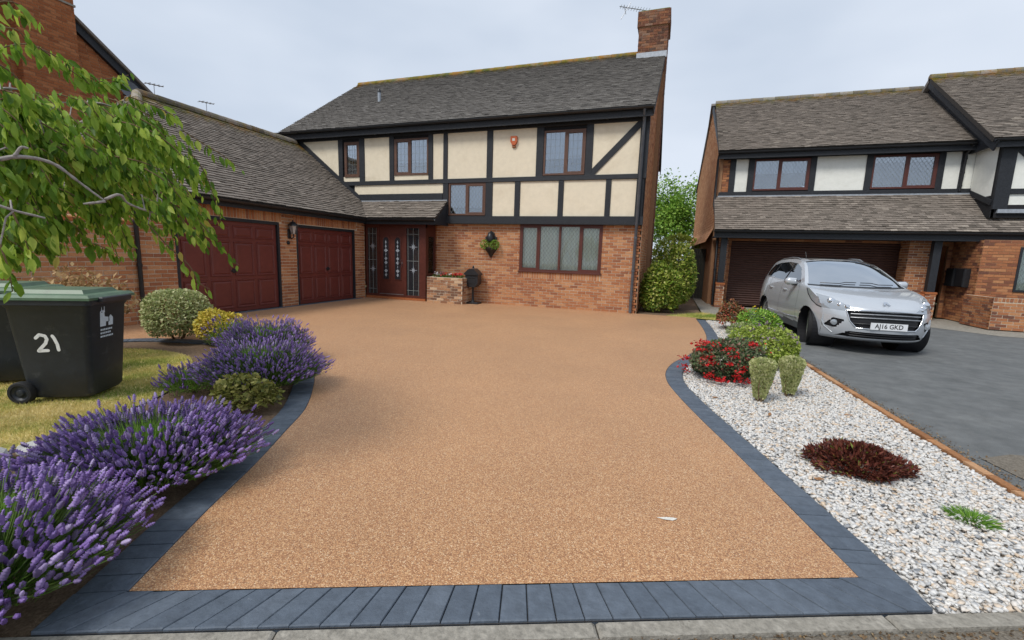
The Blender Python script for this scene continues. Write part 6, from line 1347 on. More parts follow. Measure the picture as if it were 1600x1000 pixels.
for k in range(8):
    q = P[k::8]; n = len(q); tv = CHV*.8+rng.uniform(-.42, .42, CHV.shape)
    A = np.linalg.qr(rng.normal(size=(n, 3, 3)))[0]; S = rng.uniform(.0055, .0138, (n, 1, 1))*np.array([1.35, .95, .6])[None, None, :]; flat = basis(unit(np.c_[rng.normal(size=(n, 2)), np.zeros(n)]), unit(np.c_[rng.normal(0, .45, (n, 2)), np.ones(n)]))
    g = scatter('gravel', tv, CHF, flat*S, np.c_[q, rng.uniform(-.016, .006, n)], np.clip(np.where(rng.random(n) < .10, rng.uniform(0, .35, n), rng.uniform(.3, 1, n)), 0, 1), 'gravel'); g['kind'] = 'stuff'
nz = lambda P: (np.sin(P[:, 0]*3.1+1.3)*np.cos(P[:, 1]*4.3+.4)+np.sin(P[:, 0]*7.7-P[:, 1]*5.1)*.5+rng.normal(0, .5, len(P)))*.22+.5
GBV = [(-.5, 0, 0), (.5, 0, 0), (.1, 1, .25)]
def grass(poly, n, h, z=0., bias=0., m='blade'):
    P = fill(poly, n); k = len(P); d = unit(np.c_[rng.normal(0, .45, (k, 2)), np.ones(k)]); B = basis(d, unit(np.c_[rng.normal(size=(k, 2)), np.zeros(k)])); hh = h*rng.uniform(.5, 1.3, k)
    M3 = B.copy(); M3[:, :, 0] *= .0055; M3[:, :, 1] *= hh[:, None]; M3[:, :, 2] *= hh[:, None]
    g = scatter('grass', GBV, [(0, 1, 2)], M3, np.c_[P, np.full(k, z)], np.clip(nz(P)+bias, 0, 1), m); g['kind'] = 'stuff'; return g
LP = [tuple(p) for p in lawn_pts] + [(-7.4, .8), (-4.2, .6)]
grass(LP, 90000, .032, bias=.03)
grass([(.02, 12.64), (1.7, 12.3), (1.68, 13.4), (.98, 13.9), (.5, 13.2)], 7000, .06, bias=-.2)
def tuft(name, label, cat, c, r, n, h, m, tint=(.4, .25), out=1.0, wd=.006):
    t = thing(name, label, cat, (c[0], c[1], 0)); a = rng.uniform(0, 6.28, n); e = np.sqrt(rng.random(n)); P = np.c_[c[0]+r*.6*e*np.cos(a), c[1]+r*.6*e*np.sin(a), np.full(n, c[2])]
    d = unit(np.c_[np.cos(a)*e*out, np.sin(a)*e*out, np.full(n, .9)]+rand_dirs(n)*.3); B = basis(d, rand_dirs(n)); hh = h*rng.uniform(.5, 1.2, n); B[:, :, 0] *= wd; B[:, :, 1] *= hh[:, None]; B[:, :, 2] *= hh[:, None]*.4
    stuff(scatter('foliage', GBV, [(0, 1, 2)], B, P, np.clip(rng.normal(*tint, n), 0, 1), m, t)); return t

# ------------------------------------------------------------------ lavender
SPK = [(0, 0), (.9, .07), (.35, .17), (.35, .24), (1.15, .34), (.5, .44), (1.1, .54), (.5, .64), (.95, .74), (.4, .84), (.5, .92), (0, 1.0)]
sv, sf = [], []
for i, (r, h) in enumerate(SPK): sv += [(r*math.cos(2*math.pi*j/5+i*.6), h, r*math.sin(2*math.pi*j/5+i*.6)) for j in range(5)]
for i in range(len(SPK)-1): sf += [q for j in range(5) for q in ((i*5+j, i*5+(j+1) % 5, (i+1)*5+(j+1) % 5), (i*5+j, (i+1)*5+(j+1) % 5, (i+1)*5+j))]
spk_meshes = []
for k in range(8):
    me = raw_mesh('flower_spike', np.array(sv)*np.array([.0088, .044, .0088])*(1+rng.uniform(-.2, .2, (len(sv), 1))*[1, 0, 1]), np.array(sf), np.full(len(sf), (k+.5)/8), smooth=True); me.materials.append(MT['lav_flower']); spk_meshes.append(me)
def lavender(label, c, r, h, n, singles=0, nf=2600, sq=1.0, ang=0., lean=(0, 0), hs=1.0):
    t = thing('lavender_bush', label, 'lavender', (c[0], c[1], 0), 'lavender bushes along the left border')
    a = rng.uniform(0, 2*math.pi, n); e = np.sqrt(rng.uniform(.16, 1, n)); ca, sa = math.cos(ang), math.sin(ang)
    def pl(rad, k):
        x, y = rad*np.cos(a)*k, rad*np.sin(a)*k*sq; return np.c_[ca*x-sa*y, sa*x+ca*y]
    jit = rng.normal(1, .085, n).clip(.78, 1.28); tip = np.c_[pl(r, e*jit)+np.array(lean)*(1-e[:, None]*.5), h*(1-.62*e**2.2)*jit]; tip[:, 2] = np.maximum(tip[:, 2], .05)
    base = np.c_[pl(r*.30, e), np.full(n, .02)]; O = np.array([c[0], c[1], 0.])
    d = unit(tip-base+np.c_[np.zeros((n, 2)), .12*np.ones(n)]); d = unit(d+rand_dirs(n)*.30)
    L_ = rng.uniform(.6, 1.4, n)*hs; B = basis(d, rand_dirs(n)); top = tip+O-d*.03
    M = B*np.stack([.0088*L_, .044*L_, .0088*L_], 1)[:, None, :]
    pick = set()
    if singles:
        sz = sorted(((px_size(p, 1), i) for i, p in enumerate(top)), reverse=True); pick = {i for s, i in sz[:singles] if s > 0}
        for i in pick:
            o = bpy.data.objects.new('flower_spike', spk_meshes[int(rng.integers(8))]); COL.objects.link(o); o.parent = t; o.matrix_parent_inverse = parent_inv(t); m4 = Matrix.Identity(4)
            for q in range(3):
                for w in range(3): m4[q][w] = B[i, q, w]*L_[i]
                m4[q][3] = top[i, q]
            o.matrix_basis = m4
    keep = np.array([i for i in range(n) if i not in pick])
    stuff(scatter('flower_spikes', sv, sf, M[keep], top[keep], np.clip(rng.normal(.5, .28, len(keep)), 0, 1), 'lav_flower', t, smooth=True))
    # stems: thin tapered blades from the mound to each flower
    s0 = base*.45+tip*.55; s0[:, 2] *= .92; s0 = s0+O; dd = top-s0; ln = np.linalg.norm(dd, axis=1); Bs = basis(unit(dd), rand_dirs(n)); Ms = Bs*np.stack([np.full(n, .0032), ln*1.05, np.full(n, .0032)], 1)[:, None, :]
    tv = [(1, 0, 0), (-.5, 0, .87), (-.5, 0, -.87), (.6, 1, 0), (-.3, 1, .5), (-.3, 1, -.5)]; tf = [(0, 1, 4, 3), (1, 2, 5, 4), (2, 0, 3, 5)]
    stuff(scatter('flower_stems', tv, tf, Ms, s0, rng.random(n), 'lav_stem', t))
    # mound of narrow grey green leaves
    a = rng.uniform(0, 2*math.pi, nf); e = np.sqrt(rng.random(nf)); k = rng.uniform(.55, .95, nf); f1 = np.c_[pl(r, e*k), h*(1-.6*e**2)*k*.88]; f0 = np.c_[pl(r*.3, e), np.zeros(nf)]; dirs = unit(f1-f0+rand_dirs(nf)*.1); ln = rng.uniform(.06, .13, nf); Bf = basis(dirs, rand_dirs(nf)); Mf = Bf*np.stack([np.full(nf, .0065), ln, ln*.3], 1)[:, None, :]
    g = f1-dirs*ln[:, None]*.6+O; g[:, 2] = np.maximum(g[:, 2], .005)
    stuff(scatter('foliage', GBV, [(0, 1, 2)], Mf, g, np.clip(rng.normal(.5, .28, nf), 0, 1), 'lav_leaf', t))
    mb = MB()
    for i in range(9):
        q = rng.uniform(0, 6.28); mb.tube([O+(0, 0, 0), O+np.array([r*.25*math.cos(q), r*.25*math.sin(q)*sq, h*.3]), O+np.array([r*.5*math.cos(q), r*.5*math.sin(q)*sq, h*.6])], [.012, .008, .004], 5)
    mb.build('stem', 'stem', t, fix=False); return t
lavender('nearest lavender bush, spilling over the corner of the front border', (-2.56, .82), .58, .48, 1700, 140, 9500, .9, .9)
lavender('large lavender bush with the bright green middle beside the pavers', (-2.90, 1.72), .62, .46, 2100, 140, 11000, .8, .95)
lavender('lavender bush behind the small olive shrub, overhanging the border', (-3.88, 3.42), .62, .52, 1900, 0, 8500, .85, .6, hs=.85)
lavender('farthest lavender bush, at the curve of the drive', (-4.80, 4.32), .58, .56, 1700, 0, 6500, .85, .4, hs=.85)
lavender('low lavender clump between the dry lawn and the big lavender bush', (-4.42, 3.08), .32, .30, 190, 0, 1300, 1., 0)
lavender('sparse greyish lavender behind the golden shrub', (-5.85, 4.72), .42, .50, 120, 0, 900, 1., 0)
bush('olive_shrub', 'small olive green shrub between two lavender bushes', 'shrub', (-3.50, 2.90, .12), (.30, .27, .20), 1200, .045, 'olive_leaf', tint=(.55, .28), aspect=1.5)
bush('variegated_shrub', 'rounded pale variegated shrub beside the bins, before the garage', 'shrub', (-7.0, 4.72, .42), (.47, .45, .40), 8500, .038, 'variegated', low=-.75, lump=.12, depth=.25, tint=(.62, .25), aspect=1.3, ns=16)
bush('golden_shrub', 'bright golden yellow shrub beside the pale variegated one', 'shrub', (-6.32, 4.84, .25), (.38, .33, .27), 3400, .042, 'yellow_leaf', low=-.6, tint=(.66, .25), aspect=1.4)
bush('low_herb', 'green weeds at the foot of the bins', 'weed', (-6.05, 2.05, .05), (.28, .2, .14), 260, .07, 'green_leaf', ns=4)
# rocks edging the bed
for i, (x, y, s, lab) in enumerate(((-4.05, 1.70, .085, 'middle pale rock of three edging the dry lawn'), (-3.93, 1.90, .07, 'smallest pale rock at the lawn edge, closest to the big lavender'), (-4.14, 1.48, .11, 'largest pale rock edging the lawn, cut by the left edge'))):
    v, f = ico(); bm = bmesh.new(); bmesh.ops.create_icosphere(bm, subdivisions=2, radius=s)
    for q in bm.verts: q.co = Vector((q.co.x*1.5, q.co.y, q.co.z*.65))*float(1+rng.uniform(-.16, .16)); q.co += Vector((x, y, s*.3))
    me = bpy.data.meshes.new('rock'); bm.to_mesh(me); bm.free(); me.materials.append(MT['rock']); tag(link('rock', me), lab, 'rock', 'rocks along the flower bed')
# right bed
bush('rust_shrub', 'twiggy shrub with rust coloured leaf tips at the far end of the gravel', 'shrub', (1.38, 10.9, .28), (.42, .40, .36), 1500, .06, 'rust_leaf', tint=(.6, .3), depth=.6, lump=.35)
t = bush('yellow_daisy', 'bright green plant with tiny yellow flowers next to the car', 'plant', (1.86, 10.45, .24), (.50, .46, .30), 1900, .055, 'bright_leaf', tint=(.6, .25)); blooms(t, 'flower_head', (1.86, 10.45, .27), (.50, .46, .32), 16, .03, 'yellow_flower')
bush('grey_herb', 'small grey green herb left of the yellow flowered plant', 'plant', (1.42, 9.6, .13), (.34, .3, .19), 900, .04, 'variegated', tint=(.3, .2))
t = bush('lime_marjoram', 'rounded lime green mound with faded mauve flower heads', 'plant', (1.38, 7.25, .24), (.52, .52, .33), 4600, .042, 'lime_leaf', low=-.6, lump=.16, tint=(.6, .24), aspect=1.5, ns=14); blooms(t, 'flower_head', (1.38, 7.22, .27), (.52, .50, .34), 60, .03, 'mauve_flower', low=.35, petals=7)
t = bush('red_flowered_shrub', 'dusky shrub with clusters of vivid red flowers by the curved pavers', 'shrub', (.76, 6.2, .22), (.48, .50, .32), 8200, .044, 'dusk_leaf', low=-.85, tint=(.42, .27), ns=14, lump=.26)
for i in range(36):
    a = rng.uniform(3.2, 6.2); e = rng.uniform(.9, 1.04); z = .05+.42*rng.random()**1.6; k = math.sqrt(max(.1, 1-(z/.62)**2))
    c = np.array([.76+.5*k*math.cos(a)*e, 6.2+.5*k*math.sin(a)*e, z]); q = c+rng.normal(0, 1, (26, 3))*[.036, .028, .013]; stuff(leaves_on(q, np.tile([0, -.5, .8], (26, 1))+rng.normal(0, .2, (26, 3)), .028, 'red_flower', 'flower_cluster', t, aspect=1.8))
def vase(label, c, r, h):
    t = thing('hebe', label, 'shrub', (c[0], c[1], 0), 'small upright shrubs in the gravel'); n = 3600; z = rng.random(n)**.8; a = rng.uniform(0, 6.28, n); rr = r*(.42+.58*np.minimum(1, z*1.25))*np.where(z > .85, np.sqrt(np.clip(1-((z-.85)/.15)**2*.8, 0, 1)), 1); rr = rr*(1-.25*rng.random(n)**2)*(1+.1*np.sin(a*5))
    P = np.c_[c[0]+rr*np.cos(a), c[1]+rr*np.sin(a), .03+z*h]; d = np.c_[np.cos(a), np.sin(a), np.full(n, 1.2)]
    stuff(leaves_on(P, unit(d), .030, 'hebe_leaf', 'foliage', t, spread=.4, up=.6, aspect=1.2, tint=(.5, .28))); stems(t, (c[0], c[1], h*.5), (r, r, h*.5), 12, rad=.006, base=.3); return t
vase('nearer of two small upright cream-leaved shrubs in the white gravel', (1.02, 5.22), .115, .42)
vase('farther of two small upright cream-leaved shrubs in the white gravel', (1.37, 5.58), .115, .40)
t = bush('maroon_plant', 'spreading dark maroon plant alone in the white gravel', 'plant', (1.41, 3.72, .05), (.32, .24, .16), 5200, .045, 'maroon_leaf', low=-.3, lump=.35, tint=(.5, .26), up=.5, aspect=.5)
tuft('gravel_weed', 'small low green weed in the gravel, nearest the road', 'weed', (1.80, 3.21, .005), .17, 520, .05, 'bright_leaf', (.25, .2), 2.5, .007)
for x, y, lab in ((1.02, 4.72, 'brown dead leaf on the gravel in front of the nearer upright shrub'), (1.72, 5.05, 'brown dead leaf on the gravel near the orange brick edging'), (.62, 5.15, 'dead leaf on the gravel close to the curved grey pavers'), (1.12, 3.42, 'dead leaf on the gravel in front of the maroon plant')):
    mb = MB(); F = Fr((x, y, .012), unit(np.array([*rng.normal(size=2), 0])), (0, 0, 0), (0, 0, 0)); F.v = np.cross((0, 0, 1), F.u); F.w = np.array([0, 0, 1.])
    mb.add([F(0, 0, 0), F(.03, .016, .008), F(.07, .012, .004), F(.09, 0, .012), F(.07, -.014, .006), F(.03, -.016, .01)], [(0, 1, 2, 3, 4, 5)]); tag(mb.build('fallen_leaf', 'dead_leaf'), lab, 'leaf', 'dead leaves on the gravel')
mb = MB(); F = Fr((.10, 2.52, .006), (.93, .30, 0), (-.30, .93, 0), (0, 0, 1)); mb.add([F(-.055, .012, 0), F(-.02, -.012, .004), F(.03, -.016, .001), F(.06, -.004, .006), F(.04, .012, .003), F(0, .006, .008)], [(0, 1, 5), (1, 2, 4, 5), (2, 3, 4)]); tag(mb.build('paper_scrap', 'paper'), 'pale scrap of litter lying on the orange drive', 'scrap')
t = thing('dry_shrub', 'dried tan shrub between the bins and the garden wall', 'shrub', (-6.9, 3.5, 0)); p, d = shell_points((-6.9, 3.5, .70), (.75, .45, .42), 1500, depth=.6, lump=.35); stuff(leaves_on(p, d, .075, 'dry_leaf', 'foliage', t, aspect=.9)); stems(t, (-6.9, 3.5, .55), (.7, .4, .55), 22, rad=.009)
kk = resample(kx, .01); q = kk[rng.integers(0, len(kk), 6500)]; n = len(q); q = np.c_[q[:, 0]+.07+np.abs(rng.normal(0, .13, n))*(1-.07*q[:, 1]).clip(.3, 1), q[:, 1], np.full(n, -.022)]
g = leaves_on(q, np.tile([0, 0, .3], (n, 1)), .015, 'litter', 'leaf_litter', None, spread=1.2, aspect=1.4); g['kind'] = 'stuff'
n = 2600; s_ = rng.random(n); q2 = k0[None]+(k1-k0)[None]*s_[:, None]+FN[None]*(.075+np.abs(rng.normal(0, .05, n)))[:, None]; g = leaves_on(np.c_[q2, np.full(n, -.018)], np.tile([0, 0, .3], (n, 1)), .014, 'litter', 'leaf_litter', None, spread=1.2, aspect=1.4); g['kind'] = 'stuff'
# between the houses
bush('evergreen_bush', 'nearer cream-edged evergreen bush against the house corner', 'bush', (-.22, 13.45, .66), (.62, .58, .74), 5200, .075, 'euonymus', low=-.8, tint=(.5, .28), aspect=1.4, ns=14)
bush('evergreen_bush', 'taller pale evergreen bush behind, beside the dark gate', 'bush', (.22, 14.6, .95), (.74, .65, 1.06), 6500, .08, 'euonymus', low=-.85, tint=(.58, .28), aspect=1.4, ns=16)
bush('lime_hedge', 'bright lime green hedge beyond the side gate', 'hedge', (.35, 21.8, 1.4), (1.25, .6, 1.25), 4200, .10, 'lime_leaf', low=-.9, lump=.08, depth=.15, tint=(.7, .2), aspect=1.5)
def tree(label, c, r, trunk_h, n, size, m):
    t = thing('garden_tree', label, 'tree', (c[0], c[1], 0)); mb = MB(); b = np.array([c[0], c[1], 0]); top = np.array(c)
    mb.tube([b, b+(0.05, 0, trunk_h*.6), top-(0, 0, r[2]*.3), top+(0, 0, r[2]*.5)], [.16, .13, .09, .03], 8); mb.build('trunk', 'bark', t, fix=False)
    for i in range(9):
        a = rng.uniform(0, 6.28); s = top+np.array([0, 0, rng.uniform(-.6, .3)*r[2]]); e = s+np.array([r[0]*.75*math.cos(a), r[1]*.75*math.sin(a), rng.uniform(.1, .5)*r[2]]); k = MB(); k.tube([s, (s+e)/2+rng.normal(0, .08, 3), e], [.05, .03, .012], 6); k.build('limb', 'bark', t, fix=False)
    cen, _ = shell_points(c, r, 95, depth=.85, low=-.8, lump=.3); P = np.repeat(cen, n//95, 0)+rng.normal(0, .16, (95*(n//95), 3))*np.array(r)*1.05; stuff(leaves_on(P, unit(P-np.array(c)), size, m, 'crown', t, tint=(.55, .28), aspect=1.4)); return t
tree('leafy green tree rising between the two houses', (.1, 29, 4.1), (1.75, 1.5, 2.0), 2.4, 13000, .13, 'bright_leaf')

# ------------------------------------------------------------------ cherry tree hanging in from the left
ch = thing('cherry_tree', 'leafy cherry tree with drooping branches hanging in from the left', 'tree', (-5.7, .7, 0))
mb = MB(); mb.tube([(-5.7, .7, -.05), (-5.68, .72, .5), (-5.62, .75, 1.2), (-5.5, .85, 1.85), (-5.25, 1.0, 2.35), (-4.9, 1.1, 2.7)], [.14, .11, .10, .09, .07, .05], 10); mb.build('trunk', 'bark', ch, smooth=True, fix=False)
def spline(P, sub=6):
    Q = [2*P[0]-P[1]]+P+[2*P[-1]-P[-2]]; out = []
    for i in range(1, len(Q)-2):
        for k in range(sub):
            t = k/sub; out.append(.5*((2*Q[i])+(Q[i+1]-Q[i-1])*t+(2*Q[i-1]-5*Q[i]+4*Q[i+1]-Q[i+2])*t*t+(3*Q[i]-Q[i-1]-3*Q[i+1]+Q[i+2])*t**3))
    return np.array(out+[P[-1]])
conn = [[(-5.5, .85, 1.85), (-4.6, 1.05, 1.95), (-3.9, 1.25, 1.93), LIMBS[0][0]], [(-5.5, .85, 1.8), (-4.5, 1.0, 1.72), LIMBS[2][0]], [(-5.25, 1.0, 2.35), (-4.2, 1.2, 2.5), TWIGS[0][1][0]], [(-4.9, 1.1, 2.7), (-3.8, 1.1, 2.6), TWIGS[3][1][0]]]
nodes = []
for i, q in enumerate(conn+LIMBS):
    q = list(spline([np.array(p) for p in q])); w0 = .018 if i < len(conn) else (.010 if i == len(conn) else .0075); mb = MB(); mb.tube(q, list(np.linspace(w0, max(.004, w0*(.45 if i < len(conn) else .35)), len(q)) + (rng.uniform(-.001, .001, len(q)))), 7); mb.build('limb', 'bark', ch, smooth=True, fix=False)
    for p0, p1 in zip(q, q[1:]): nodes += [p0+(p1-p0)*k for k in np.linspace(0, 1, 6)]
nodes = np.array(nodes); LO, LD, LS = [], [], []; tm = MB(); links = MB()
for n, q in TWIGS:
    q = list(spline([np.array(p) for p in q], 4)); d = np.linalg.norm(nodes-q[0], axis=1); j = int(np.argmin(d))
    if .03 < d[j] < .2: links.tube([nodes[j], (nodes[j]+q[0])/2+np.array([0, 0, .04]), q[0]], [.004, .0035, .003], 5)
    tm.tube(q, list(np.linspace(.0042, .0018, len(q))), 5)
    L0 = np.r_[0, np.cumsum([np.linalg.norm(b-a) for a, b in zip(q, q[1:])])]
    for i in range(n):
        s = L0[-1]*(i+rng.random()*.8)/n; p = np.array([np.interp(s, L0, [x[k] for x in q]) for k in range(3)]); k = min(len(q)-2, int(np.searchsorted(L0, s, 'right'))-1); ax = unit(q[k+1]-q[k])
        sd = unit(np.cross(ax, (0, 0, 1.)))*(1 if i % 2 else -1); dr = unit(ax*.35+sd*rng.uniform(.2, .8)+np.array([0, 0, -rng.uniform(.5, 1.6)])+rng.normal(0, .22, 3))
        LO.append(p+rng.normal(0, .012, 3)); LD.append(dr); LS.append(rng.uniform(.05, .092)*(.72 if i > n-4 else 1))
stuff(tm.build('twigs', 'stem', ch, fix=False)); stuff(links.build('branchlets', 'bark', ch, fix=False))
LO, LD, LS = np.array(LO), np.array(LD), np.array(LS); nr = unit(np.cross(LD, np.cross([0, 0, 1.], LD)+1e-6)*0+rand_dirs(len(LO))*.7+np.array([.3, -.5, .6])); LB = basis(LD, nr)
tt = np.clip(rng.normal(.5, .25, len(LO)), 0, .92); young = rng.random(len(LO)) < .03; tt[young] = .98
sz = sorted(((px_size(p+d*s*.5, s), i) for i, (p, d, s) in enumerate(zip(LO, LD, LS))), reverse=True); pick = [i for s, i in sz[:300]]
lm = []
for k in range(10):
    v = np.array(LEAF_V)*[.72, 1, 1.3]+rng.normal(0, .03, (9, 3)); v[:, 2] += -.45*(v[:, 1]-.2)**2*rng.uniform(-.5, 1.5); me = raw_mesh('leaf', v, np.array(LEAF_F), np.full(8, .1+.8*k/9)); me.materials.append(MT['cherry']); lm.append(me)
for i in pick:
    o = bpy.data.objects.new('leaf', lm[min(9, int(max(0, tt[i]-.1)/.8*9.99))]); COL.objects.link(o); o.parent = ch; o.matrix_parent_inverse = parent_inv(ch); m4 = Matrix.Identity(4)
    for q in range(3):
        for w in range(3): m4[q][w] = LB[i, q, w]*LS[i]
        m4[q][3] = LO[i, q]
    o.matrix_basis = m4
keep = np.setdiff1d(np.arange(len(LO)), pick); stuff(scatter('leaves', np.array(LEAF_V)*[.72, 1, 1.3], LEAF_F, LB[keep]*LS[keep][:, None, None], LO[keep], tt[keep], 'cherry', ch))
# dry twigs and fallen leaves heaped on the bins

# ------------------------------------------------------------------ silver people carrier
CX, CYY, CA = 3.50, 8.97, R_(-4.83)
cb_, cl_ = np.array([math.sin(CA), math.cos(CA), 0]), np.array([math.cos(CA), -math.sin(CA), 0])     # towards the tail, towards the photo's right
CF = Fr((CX, CYY, 0), cb_, cl_, (0, 0, 1))          # a = metres behind the nose, b = sideways, c = height
car = thing('parked_car', 'silver people carrier parked nose out before the brown roller door', 'car', (CX, CYY, 0))
CC = [(.18, .20), (.05, .25), (.0, .38), (.0, .55), (.05, .72), (.13, .80), (.42, .92), (.80, 1.01), (1.10, 1.07), (1.52, 1.31), (1.98, 1.53), (2.35, 1.60), (3.0, 1.635), (3.7, 1.61), (4.2, 1.53), (4.40, 1.25), (4.48, .95), (4.52, .6), (4.44, .28)]
CE = [(.62, .20), (.53, .26), (.47, .40), (.455, .56), (.48, .70), (.58, .84), (.80, .95), (1.08, 1.03), (1.36, 1.085), (1.72, 1.29), (2.10, 1.475), (2.48, 1.555), (3.0, 1.585), (3.7, 1.55), (4.10, 1.47), (4.27, 1.2), (4.34, .9), (4.32, .6), (4.28, .25)]
def cat_rom(P, sub):
    P = [np.array(p, float) for p in P]; Q = [2*P[0]-P[1]]+P+[2*P[-1]-P[-2]]; out = []
    for i in range(1, len(Q)-2):
        for k in range(sub):
            t = k/sub; out.append(.5*((2*Q[i])+(Q[i+1]-Q[i-1])*t+(2*Q[i-1]-5*Q[i]+4*Q[i+1]-Q[i+2])*t*t+(3*Q[i]-Q[i-1]-3*Q[i+1]+Q[i+2])*t**3))
    out.append(P[-1]); return np.array(out)
SUB = 9
cc, ce = cat_rom(CC, SUB), cat_rom(CE, SUB)
def yside(x, z):
    p = 1-.12*max(0, (1.0-x)/.55)**2*(1 if x < 1.0 else 0)-.10*max(0, (x-3.7)/.65)**2
    v = np.interp(z, [.2, .35, .5, .62, .8, .95, 1.05, 1.12, 1.3, 1.5, 1.6], [.925, .965, .99, 1.0, .985, .955, .925, .895, .80, .69, .63])
    return .92*p*v
NT = 30
ts = np.concatenate([np.linspace(-1, 1, 2*NT+1)]); ts = np.sign(ts)*(1-(1-np.abs(ts))**1.35)      # closer rows towards the edges
grid = np.zeros((len(cc), len(ts), 3))
for i in range(len(cc)):
    W = yside(*ce[i])
    for j, t in enumerate(ts):
        q = abs(t)**2.7; x, z = cc[i]+(ce[i]-cc[i])*q; grid[i, j] = (x, W*t, z)
def snap(pts2, polys, tol):
    out = pts2.copy()
    for i, p in enumerate(pts2):
        best = tol; bp = None
        for poly in polys:
            A = np.array(poly); B2 = np.roll(A, -1, 0); d = B2-A; tt_ = np.clip(((p-A)*d).sum(1)/np.maximum((d*d).sum(1), 1e-12), 0, 1); c = A+d*tt_[:, None]; ds = np.linalg.norm(c-p, axis=1); k = int(np.argmin(ds))
            if ds[k] < best: best = ds[k]; bp = c[k]
        if bp is not None: out[i] = bp
    return out
def mir(p): return [(-a, b) for a, b in p][::-1]
GR = [(-.56, .715), (.56, .715), (.51, .54), (.42, .43), (-.42, .43), (-.51, .54)]
IN = [(-.50, .365), (.50, .365), (.64, .265), (-.64, .265)]
FG_ = [(.57, .55), (.70, .57), (.79, .42), (.66, .40)]
HLs = [(.40, .725), (.56, .695), (.84, .72), (.84, .95), (.70, .905), (.55, .80)]
nose = [GR, IN, FG_, mir(FG_), HLs, mir(HLs)]
nfront = 6*SUB+4
mask_f = np.zeros(grid.shape[:2], bool); mask_f[:nfront] = True
idx = np.argwhere(mask_f); P2 = np.array([grid[i, j, 1:] for i, j in idx]); S2_ = snap(P2, nose, .012)
for (i, j), p in zip(idx, S2_): grid[i, j, 1:] = p
def pin(p, poly): return in_poly(np.array([p]), poly)[0]
i_cowl, i_head = 8*SUB+1, 10*SUB+4
parts = {}
def put(cls, quad): parts.setdefault(cls, []).append(quad)
for i in range(len(cc)-1):
    for j in range(len(ts)-1):
        q = [grid[i, j], grid[i, j+1], grid[i+1, j+1], grid[i+1, j]]; m_ = sum(q)/4; cls = 'body'; tm_ = abs(ts[j]+ts[j+1])/2
        if i < nfront:
            if pin(m_[1:], GR): cls = 'grille'
            elif pin(m_[1:], IN): cls = 'intake'
            elif pin((abs(m_[1]), m_[2]), FG_): cls = 'fog'
            elif pin((abs(m_[1]), m_[2]), HLs): cls = 'lamp_r' if m_[1] > 0 else 'lamp_l'
        if i_cowl-2 <= i < i_cowl and tm_ < .96: cls = 'cowl'
        if i_cowl <= i < i_head and tm_ < .925: cls = 'screen'
        if i_head+3 <= i < 14*SUB and tm_ < .78: cls = 'roof_glass'
        if 14*SUB+2 <= i < 16*SUB-3 and tm_ < .85: cls = 'rear_screen'
        put(cls, q)
# side skins
k3, k16 = 3*SUB, 16*SUB
cols = ce[k3:k16+1]
DLO = [(1.63, 1.115), (1.82, 1.245), (2.10, 1.395), (2.45, 1.485), (3.0, 1.518), (3.6, 1.488), (3.98, 1.42), (4.12, 1.30), (4.10, 1.185), (3.0, 1.125), (2.0, 1.10)]
HLd = [(.40, .71), (.62, .745), (1.00, .92), (1.18, 1.03), (.98, 1.005), (.70, .915), (.40, .82)]
WC = [(.93, .325), (3.66, .325)]; WR = .375
def circ(c): return [(c[0]+WR*math.cos(a), c[1]+WR*math.sin(a)) for a in np.linspace(0, 2*math.pi, 41)[:-1]]
NR = 34
def zbot(x):
    if x < .62: return float(np.interp(x, [.455, .47, .53, .62], [.56, .40, .26, .20]))
    if x > 4.27: return float(np.interp(x, [4.27, 4.3, 4.34], [.22, .5, .85]))
    return .20
g2 = np.array([[(x, zbot(x)+(z-zbot(x))*r/NR) for r in range(NR+1)] for x, z in cols])
sh = g2.shape; inner = g2[1:-1, 1:-1].reshape(-1, 2); g2[1:-1, 1:-1] = snap(inner, [DLO, HLd, circ(WC[0]), circ(WC[1])], .016).reshape(sh[0]-2, sh[1]-2, 2)
splits = ((2.56, 2.62), (3.44, 3.50))
for sg in (-1, 1):
    for i in range(sh[0]-1):
        for r in range(NR):
            q2 = [g2[i, r], g2[i+1, r], g2[i+1, r+1], g2[i, r+1]]; m_ = sum(q2)/4
            if any(np.hypot(*(m_-np.array(c))) < WR for c in WC): continue
            cls = 'body'
            if pin(m_, DLO):
                x = m_[0]-(m_[1]-1.1)*.12; cls = 'trim' if any(a < x < b for a, b in splits) else ('side0' if x < 2.6 else 'side1' if x < 3.48 else 'side2')+('r' if sg > 0 else 'l')
            elif pin(m_, HLd): cls = 'lamp_r' if sg > 0 else 'lamp_l'
            elif m_[1] < .335 and 1.3 < m_[0] < 3.3: cls = 'sill'
            put(cls, [np.array([p[0], sg*yside(*p), p[1]]) for p in q2])
